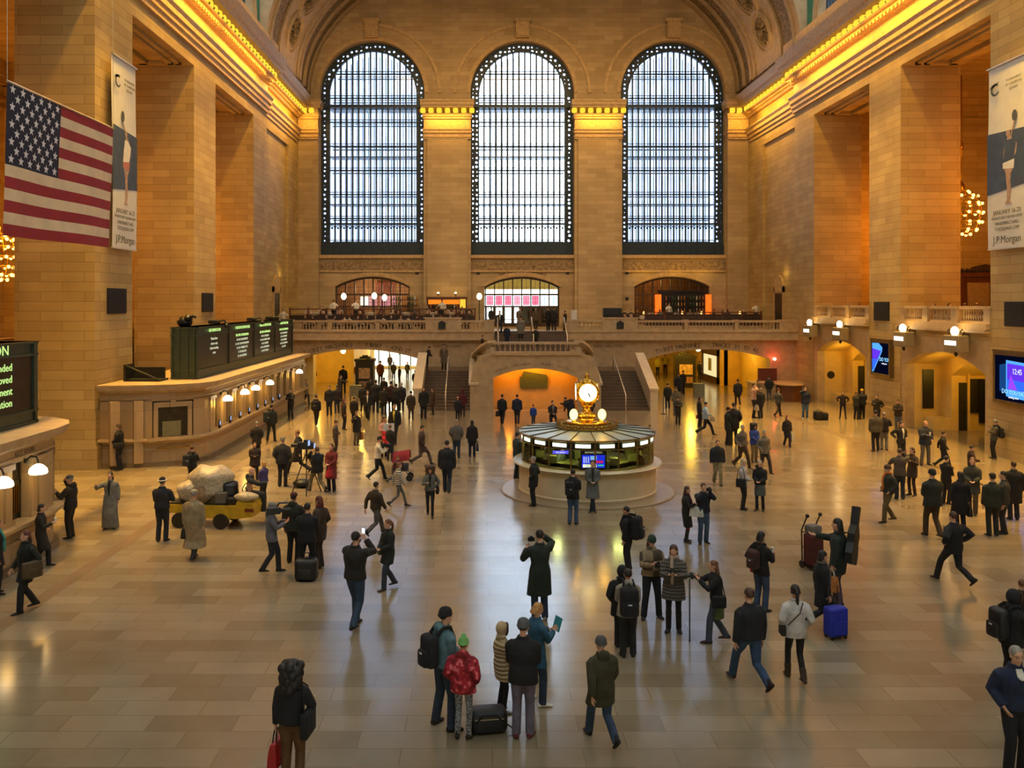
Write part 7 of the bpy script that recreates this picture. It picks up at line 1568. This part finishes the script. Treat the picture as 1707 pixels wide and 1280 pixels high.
# on the stairs and the balcony
G('st1', 711, 56.9, 2.0, 1.62, 100, 'hunched person in black on the left stair landing', top='K', hem='h', leg='k', lean=.35, arms='front')
G('st2', 740, 57.2, 2.0, 1.72, 175, 'person in a beige-brown coat on the left stair landing', top='#5d4c38', hem='k', leg='B', shirt='g', hat='cB')
G('st3', 804, 57.6, 2.9, 1.4, 80, 'dark figure climbing toward the platform on the left', top='#15130f', hem='t', leg='k', pose='step')
G('st4', 833, 60.4, 4.2, 1.72, 175, 'person in a black suit coming down the upper flight', top='K', hem='h', leg='K', shirt='W', pose='step')
G('st5', 845, 58.5, 3.45, 1.5, 10, 'person in dark blue low on the upper flight', top='N', hem='h', leg='N')
G('st6', 868, 59.2, 3.8, 1.75, 5, 'person in a long pale grey coat climbing the upper flight', top='#6e6a60', hem='k', leg='k', bulk=1.15)
G('st7', 893, 58.2, 3.35, 1.45, 0, 'person in dark green climbing near the middle rail of the upper flight', top='#1c1f1a', hem='h', leg='k')
G('st8', 914, 64.5, 4.35, 1.78, -30, 'left one of two people in black at the top of the upper flight', top='#12131a', hem='t', leg='K')
G('st9', 923, 64.3, 4.35, 1.8, 20, 'right one of two people in black at the top of the upper flight', top='K', hem='t', leg='K', bulk=1.1)
G('st10', 866, 69.5, 4.35, 1.72, 180, 'pale figure in front of the street doors', top='#5d564c', hem='t', leg='k')
G('st11', 893, 69.0, 4.35, 1.7, 170, 'person in a brown-grey coat before the closed street doors', top='#4a4034', hem='t', leg='k')
G('st12', 819, 70.5, 4.35, 1.72, 150, 'dark figure at the leftmost street door', top='#22201e', hem='t', leg='k')
G('st13', 942, 64.8, 4.35, 1.5, -60, 'dark figure beside the white notice stand', top='#241a14', hem='h', leg='k')
# ---- crowd in and before the left passage
F('lp1', 527, 709, 656, 5, 'person with a dark backpack walking away near the far counter end', pose='stroll', top='#1b1917', hem='h', leg='k', arms='down'); backpack(PL['lp1'], 'dark backpack near the far counter end', '#161412')
F('lp2', 510, 673, 630, 100, 'person in a light grey coat at the far counter end', top='#6b6454', hem='t', leg='k', hair='n', style='bob', pose='stroll', fem=True)
F('lp3', 524, 641, 612, 160, 'person in a dark top and pale skirt by the yellow doorway', top='K', hem='h', leg='#b0a080', style='long', fem=True)
F('lp4', 549, 693, 641, 178, 'person in a black suit facing the camera left of the crowd', top='#16171c', hem='h', leg='K', hair='k', bulk=1.05)
F('lp5', 562, 689, 640, -30, 'person in a dark purple-brown jacket beside the black suit', top='#2c2226', hem='h', leg='j', hat='bG')
F('lp6', 567, 669, 623, 60, 'person in a grey hooded top reaching out in the left crowd', top='#3a3230', hem='h', leg='k', arms='reach', hood=True)
F('lp7', 572, 654, 607, 0, 'dark figure under the globe lamp of the left passage', top='K', hem='h', leg='K')
F('lp8', 573, 716, 663, 70, 'red-haired person in a dark brown coat and boots', top='#2c1d16', hem='t', leg='K', hair='r', style='long', fem=True, boots=.7, shoe='k')
F('lp9', 590, 706, 660, 10, 'person in a black coat in front of the grey notice board', top='#17120f', hem='t', leg='K', bulk=1.1)
F('lp10', 613, 700, 648, 180, 'person in a dark suit and pale tie walking out of the crowd', top='K', hem='h', leg='K', shirt='W', pose='stroll')
F('lp11', 605, 686, 640, 0, 'person in black at the left flank of the dense crowd', top='#171310', hem='t', leg='K')
F('lp12', 626, 688, 631, 5, 'tall dark figure in the middle of the dense crowd', top='K', hem='t', leg='K', bulk=1.15)
F('lp13', 640, 692, 642, 10, 'person in black with a square grey bag in the dense crowd', top='#14130f', hem='t', leg='K', bulk=1.1); hand_bag(PL['lp13'], 'square grey bag in the dense crowd', '#3c4240', -1, .4, .36, drop=.0)
F('lp14', 652, 686, 634, -20, 'person in a dark red jacket at the back of the dense crowd', top='#3a1a1c', hem='h', leg='K')
F('lp15', 660, 691, 638, 15, 'person in black with a green scarf in the dense crowd', top='#15161c', hem='h', leg='K', scarf='#3f5a40')
F('lp16', 669, 686, 636, 5, 'white-haired person in dark purple at the right of the crowd', top='#241f2c', hem='t', leg='K', hair='w', bulk=1.1)
F('lp17', 658, 740, 671, -170, 'person in a black coat in front of the dense crowd, yellow badge', top='#141518', hem='h', leg='K', hair='n', pose='stroll', shirt='Y')
F('lp18', 685, 700, 650, 5, 'person in an olive-brown coat right of the crowd', top='#33291c', hem='t', leg='B', hair='k')
F('lp19', 586, 624, 589, 30, 'person with a dark coat before the bright shop front, farthest left', top='#33281a', hem='t', leg='k')
F('lp20', 595, 637, 605, 0, 'person in a pink-brown coat left of the kiosk', top='#7a4a38', hem='t', leg='k', hair='n', style='bob')
F('lp21', 634, 640, 600, 10, 'person in dark red right of the kiosk', top='#4a1f22', hem='t', leg='k')
F('lp22', 656, 632, 602, 0, 'dark figure in the middle of the bright passage', top='#1f1712', hem='t', leg='k')
F('lp23', 666, 637, 610, -60, 'short dark figure beside the bright passage middle', top='#241a18', hem='t', leg='k')
F('lp24', 679, 631, 602, 150, 'person in a grey jacket in front of the striped shop window', top='#3a342a', hem='h', leg='k')
F('lp25', 650, 617, 590, 0, 'small dark figure deepest in the left passage', top='#2a1c14', hem='t', leg='k')
F('lp26', 692, 650, 616, 0, 'dark figure half hidden by the left stair parapet', top='K', hem='t', leg='k')
F('lp27', 617, 672, 628, 15, 'dark figure close in front of the left kiosk', top='#12100e', hem='t', leg='K', bulk=1.1)
F('lp28', 640, 668, 628, -10, 'dark figure behind the tall one in the dense crowd', top='#1d1412', hem='t', leg='K', bulk=1.1)
# ---- diners on the balcony and galleries (small in the picture)
rd = random.Random(5)
TOPS = ['#1a1613', '#2a2018', '#c0b49a', '#4a3a2c', '#8a8272', '#231c1c', '#3a3640', '#16181c', '#b8b0a4']
def diner(px, Y, z, i, where, wh, serve=False):
    G('din%d' % i, px, Y, z, 1.62 if not serve else 1.75, rd.choice((90, -90, 160, 20, 5, 180)), ('seated diner on the %s' if not serve else 'waiter in a white shirt standing on the %s') % where, pose='sit' if not serve else 'stand', arms='eat' if not serve else 'tray', top=rd.choice(TOPS) if not serve else '#cfc8b8', hem='w', leg='K', hair=rd.choice('kbnkg'), style=rd.choice(('short', 'bob')), vox=.04, group=('diners on the %s' if not serve else 'waiters on the %s') % where)
    if not serve: D_ = PL['din%d' % i]; a_ = math.radians(D_['deg']); seat_at(D_['loc'].x-.03*math.sin(a_), D_['loc'].y-.03*math.cos(a_), z, -a_, where)
i = 0
for px in (509, 522, 545, 557, 574, 582, 596, 612, 626, 639, 652, 668, 680, 694, 706, 722, 736, 750, 762, 778): diner(px, 62.6+rd.random()*.8, 4.3, i, 'left balcony restaurant, front tables', 0); i += 1
for px in (514, 535, 539, 566, 600, 634, 655, 664, 690, 712, 728, 745, 760, 770, 782): diner(px, 66.5+rd.random(), 4.95, i, 'left balcony restaurant, rear tables', 0); i += 1
for px in (556, 593, 737): diner(px, 67.3, 4.95, i, 'left balcony restaurant', 0, True); i += 1
diner(472, 62.0, 4.3, i, 'left end of the balcony', 0, True); i += 1
for px in (1041, 1052, 1064, 1085, 1100, 1128, 1150, 1162, 1190, 1205, 1213, 1240, 1290): diner(px, 67.2+rd.random()*.8, 4.7, i, 'right balcony restaurant', 0); i += 1
for px in (1115, 1260): diner(px, 67.3, 4.7, i, 'right balcony restaurant', 0, True); i += 1
for y in (50.2, 51.2, 53.0, 54.6): diner(VX+(19.6-CX)*FPX/y, y, 5.2, i, 'farther right-hand gallery', 0); i += 1
for y in (37.8, 39.0, 40.4, 41.4, 42.8, 44.2): diner(VX+(19.6-CX)*FPX/y, y, 5.2, i, 'nearer right-hand gallery', 0); i += 1
# ---- the yellow cart with its driver
p_ = onfloor(365, 874); t = empty('utility_cart', p_, -.12); tag(t, 'yellow flatbed utility cart loaded with rubbish bags', 'cart')
YEL = mat('yellow_cart_paint', '#b8941c', .45, var=.2, scale=4)
MB().prism([(-1.35, .42), (-.5, .42), (-.5, .3), (.75, .3), (1.2, .36), (1.25, .62), (1.2, .74), (.75, .8), (.7, .66), (-1.35, .66)], XZ, -.5, .5).build('cart_body', YEL, t)
MB().box(-1.3, .45, -.45, .45, .64, .7).build('load_bed', BRZ, t); MB().bev(.35, .75, -.42, .42, .68, .86, .05).build('seat', BLK, t); MB().box(1.0, 1.1, -.5, .5, .4, .44).box(.98, 1.24, -.51, -.49, .5, .6).build('tail_lights', mat('dark_red_lamp', '#6a2418', .3), t)
for x in (-.95, .28):
    for s in (-1, 1):
        wl = MB().tube([(x, s*.42, .22), (x, s*.56, .22)], .22, 18).build('wheel', BLK, t); MB().tube([(x, s*.55, .22), (x, s*.575, .22)], .1, 12).build('hub_cap', BRZ, wl)
MB().tube([(.95, 0, .75), (.8, 0, 1.1)], .02, 6).tube([(.78+.02*math.sin(a)*0+.05*math.cos(a), .16*math.sin(a), 1.1+.12*math.cos(a)) for a in [2*PI*i/14 for i in range(15)]], .014, 5).build('steering_wheel', BLK, t)
def lump(name, c, r, m, label, cat, group=None, seed=0):
    rr = random.Random(seed); mb = MB().ball((0, 0, 0), r, 18, 12); f1, f2, f3 = [rr.random()*6 for _ in range(3)]
    mb.v = [(x*(1+.14*math.sin(9*y+f1)+.1*math.sin(15*z+f2)), y*(1+.14*math.sin(11*z+f2)+.08*math.sin(17*x+f1)), z*(1+.12*math.sin(9*x+f3))) for x, y, z in mb.v]
    o = mb.build(name, m, None, smooth=True); M_ = Matrix.Translation(p_) @ Matrix.Rotation(-.12, 4, 'Z'); o.location = M_ @ Vector(c); return tag(o, label, cat, group)
CLR = mat('cloudy_plastic_bag', '#b5a88c', .3, var=.3, scale=14, bump=1.0); BRN = mat('brown_paper_trash', '#7d6748', .7, var=.4, scale=9, bump=.6)
lump('rubbish_bag', (-.25, 0, 1.22), (.62, .45, .52), CLR, 'huge cloudy plastic rubbish bag on top of the yellow cart', 'rubbish bag', None, 1)
lump('rubbish_bag', (-.85, -.1, .98), (.4, .38, .32), CLR, 'cloudy rubbish bag at the tail of the yellow cart', 'rubbish bag', None, 2)
lump('rubbish_bag', (-.35, -.3, .92), (.26, .22, .26), BRN, 'brownish rubbish bag hanging low on the side of the cart', 'rubbish bag', None, 3)
lump('rubbish_bag', (.95, -.3, .88), (.3, .2, .14), CLR, 'flat white plastic sheet over the front of the cart', 'rubbish bag', None, 4)
lump('rubbish_bag', (.3, .1, 1.0), (.28, .34, .3), mat('black_plastic_bag', '#15161a', .3, var=.3, bump=.4), 'black rubbish bag behind the cart driver', 'rubbish bag', None, 5)
tag(MB().bev(p_.x+.02, p_.x+.34, p_.y-.46, p_.y-.2, .7, 1.0, .03).build('grey_crate', mat('grey_crate_plastic', '#5a564c', .5)), 'grey crate between the bags on the yellow cart', 'crate')
G('driver', 414, p_.y+.05, .36, 1.72, 80, 'bald cart driver in a dark grey jacket sitting on the yellow cart', pose='sit', arms='reach', top='#23282a', hem='w', leg='#1c1f20', style='bald', skin=0, lean=.12, hood=True)
# two clerks inside the information booth
G('clerk1', 936, 29.3, .0, 1.66, 120, 'clerk with white hair inside the information booth', top='#6a7068', hem='w', leg='K', hair='w', vox=.022)
G('clerk2', 950, 29.6, .0, 1.7, 200, 'clerk in dark green inside the information booth', top='#1d2c26', hem='w', leg='K', hair='k', vox=.022)
# ================================================================ turn every pending body and garment into one continuous surface
bpy.context.view_layer.update()
dg = bpy.context.evaluated_depsgraph_get()
new = []
for o, ms, ex in REM: new.append(bpy.data.meshes.new_from_object(o.evaluated_get(dg)))
for (o, ms, ex), me in zip(REM, new):
    o.modifiers.clear(); old = o.data
    if ex and ex.v:
        bm = bmesh.new(); bm.from_mesh(me)
        for f in bm.faces: f.material_index = 0
        vs = [bm.verts.new(v) for v in ex.v]
        for f, mi in zip(ex.f, ex.m):
            try: bm.faces.new([vs[i] for i in f]).material_index = mi
            except ValueError: pass
        bm.to_mesh(me); bm.free()
    me.name = o.name.split('.')[0]; me.materials.clear()
    for m_ in ms: me.materials.append(m_)
    me.polygons.foreach_set('use_smooth', [True]*len(me.polygons)); o.data = me
    bpy.data.meshes.remove(old)
# ================================================================ lights
for sx in (-1, 1):
    for y in (43, 53, 64):
        area((sx*16.9, y, 21.75), (sx*18.3, y, 20.3), 9.5, .3, 330, '#ffbe42', 'cornice_light', 125)
        area((sx*16.5, y, 23.3), (sx*14.5, y, 30), 9.5, .3, 110, '#ffc37a', 'cornice_uplight')
    for y in (20, 30): area((sx*16.9, y, 21.75), (sx*18.3, y, 20.3), 9.5, .3, 330, '#ffbe42', 'cornice_light', 125)
for x in (-6.2, 6.15): area((x, 70.2, 21.8), (x, 71.2, 20.9), 3.4, .2, 55, '#ffbe42', 'cornice_light', 100)
for x in (-17.6, 17.6): area((x, 69.6, 21.7), (x, 71.2, 20.8), 1.4, .3, 30, '#ffbe42', 'cornice_light', 110)
# added fill with no fitting behind it: soft overhead light for the hall
area((0, 30, 29.5), (0, 33, 0), 30, 44, 2300, '#ffdfae', 'hall_fill')
area((0, 57, 29), (0, 72, 11), 24, 3, 1300, '#ffd08a', 'end_wall_fill', 120)  # extra lamp added only to brighten the end wall
for sx in (-1, 1):
    for y in (30, 46): area((sx*16.6, y, 20.8), (sx*14.5, y, 0), 12, .6, 1150, '#ffc24e', 'side_floor_fill', 62)  # added warm fill that turns the floor sides golden, not a real fitting
for p, e, c, r in [((-26, 29, 11), 450, '#ffa23a', 1.6), ((-26, 42, 10.5), 900, '#ffa23a', 1.6), ((-24.5, 53, 10), 1000, '#ffa23a', .9),
                   ((24.5, 29, 13), 800, '#ff9a2c', .9), ((24.2, 42, 12), 800, '#ff9a2c', .9), ((24.5, 55.5, 11), 900, '#ff9a2c', .9)]:
    point(p, e, c, r, 'gallery_light')
for p, e, c in [((-12, 63, 3.3), 220, '#ffd458'), ((-16, 66, 3.2), 200, '#ffcc50'), ((-10.5, 72, 3.2), 160, '#fff0b0'), ((-12, 80, 3.2), 260, '#fff3c4'), ((-9.5, 80, 3.2), 200, '#fff3c4'),
                ((12, 64, 3.3), 230, '#ffcc40'), ((10, 71, 3.2), 260, '#ffcc40'), ((15.5, 64, 3.3), 110, '#ffc440'), ((XB, YF+1.0, 2.55), 70, '#ff9c20'), ((XB-1.6, YF+1.0, 2.2), 35, '#ff9c20'), ((XB+1.6, YF+1.0, 2.2), 35, '#ff9c20'),
                ((20.9, 41, 2.9), 75, '#ffc840'), ((20.9, 52.8, 2.9), 85, '#ffc840'), ((19.5, 29.5, 3), 60, '#ffc840'), ((19.4, 43.0, 3.2), 14, '#ffc24a'), ((19.4, 55, 3.2), 20, '#ffc24a')]:
    point(p, e, c, .25, 'passage_light')
point((16.7, 59.4, 2.65), 16, '#ff3020', .06, 'red_light')
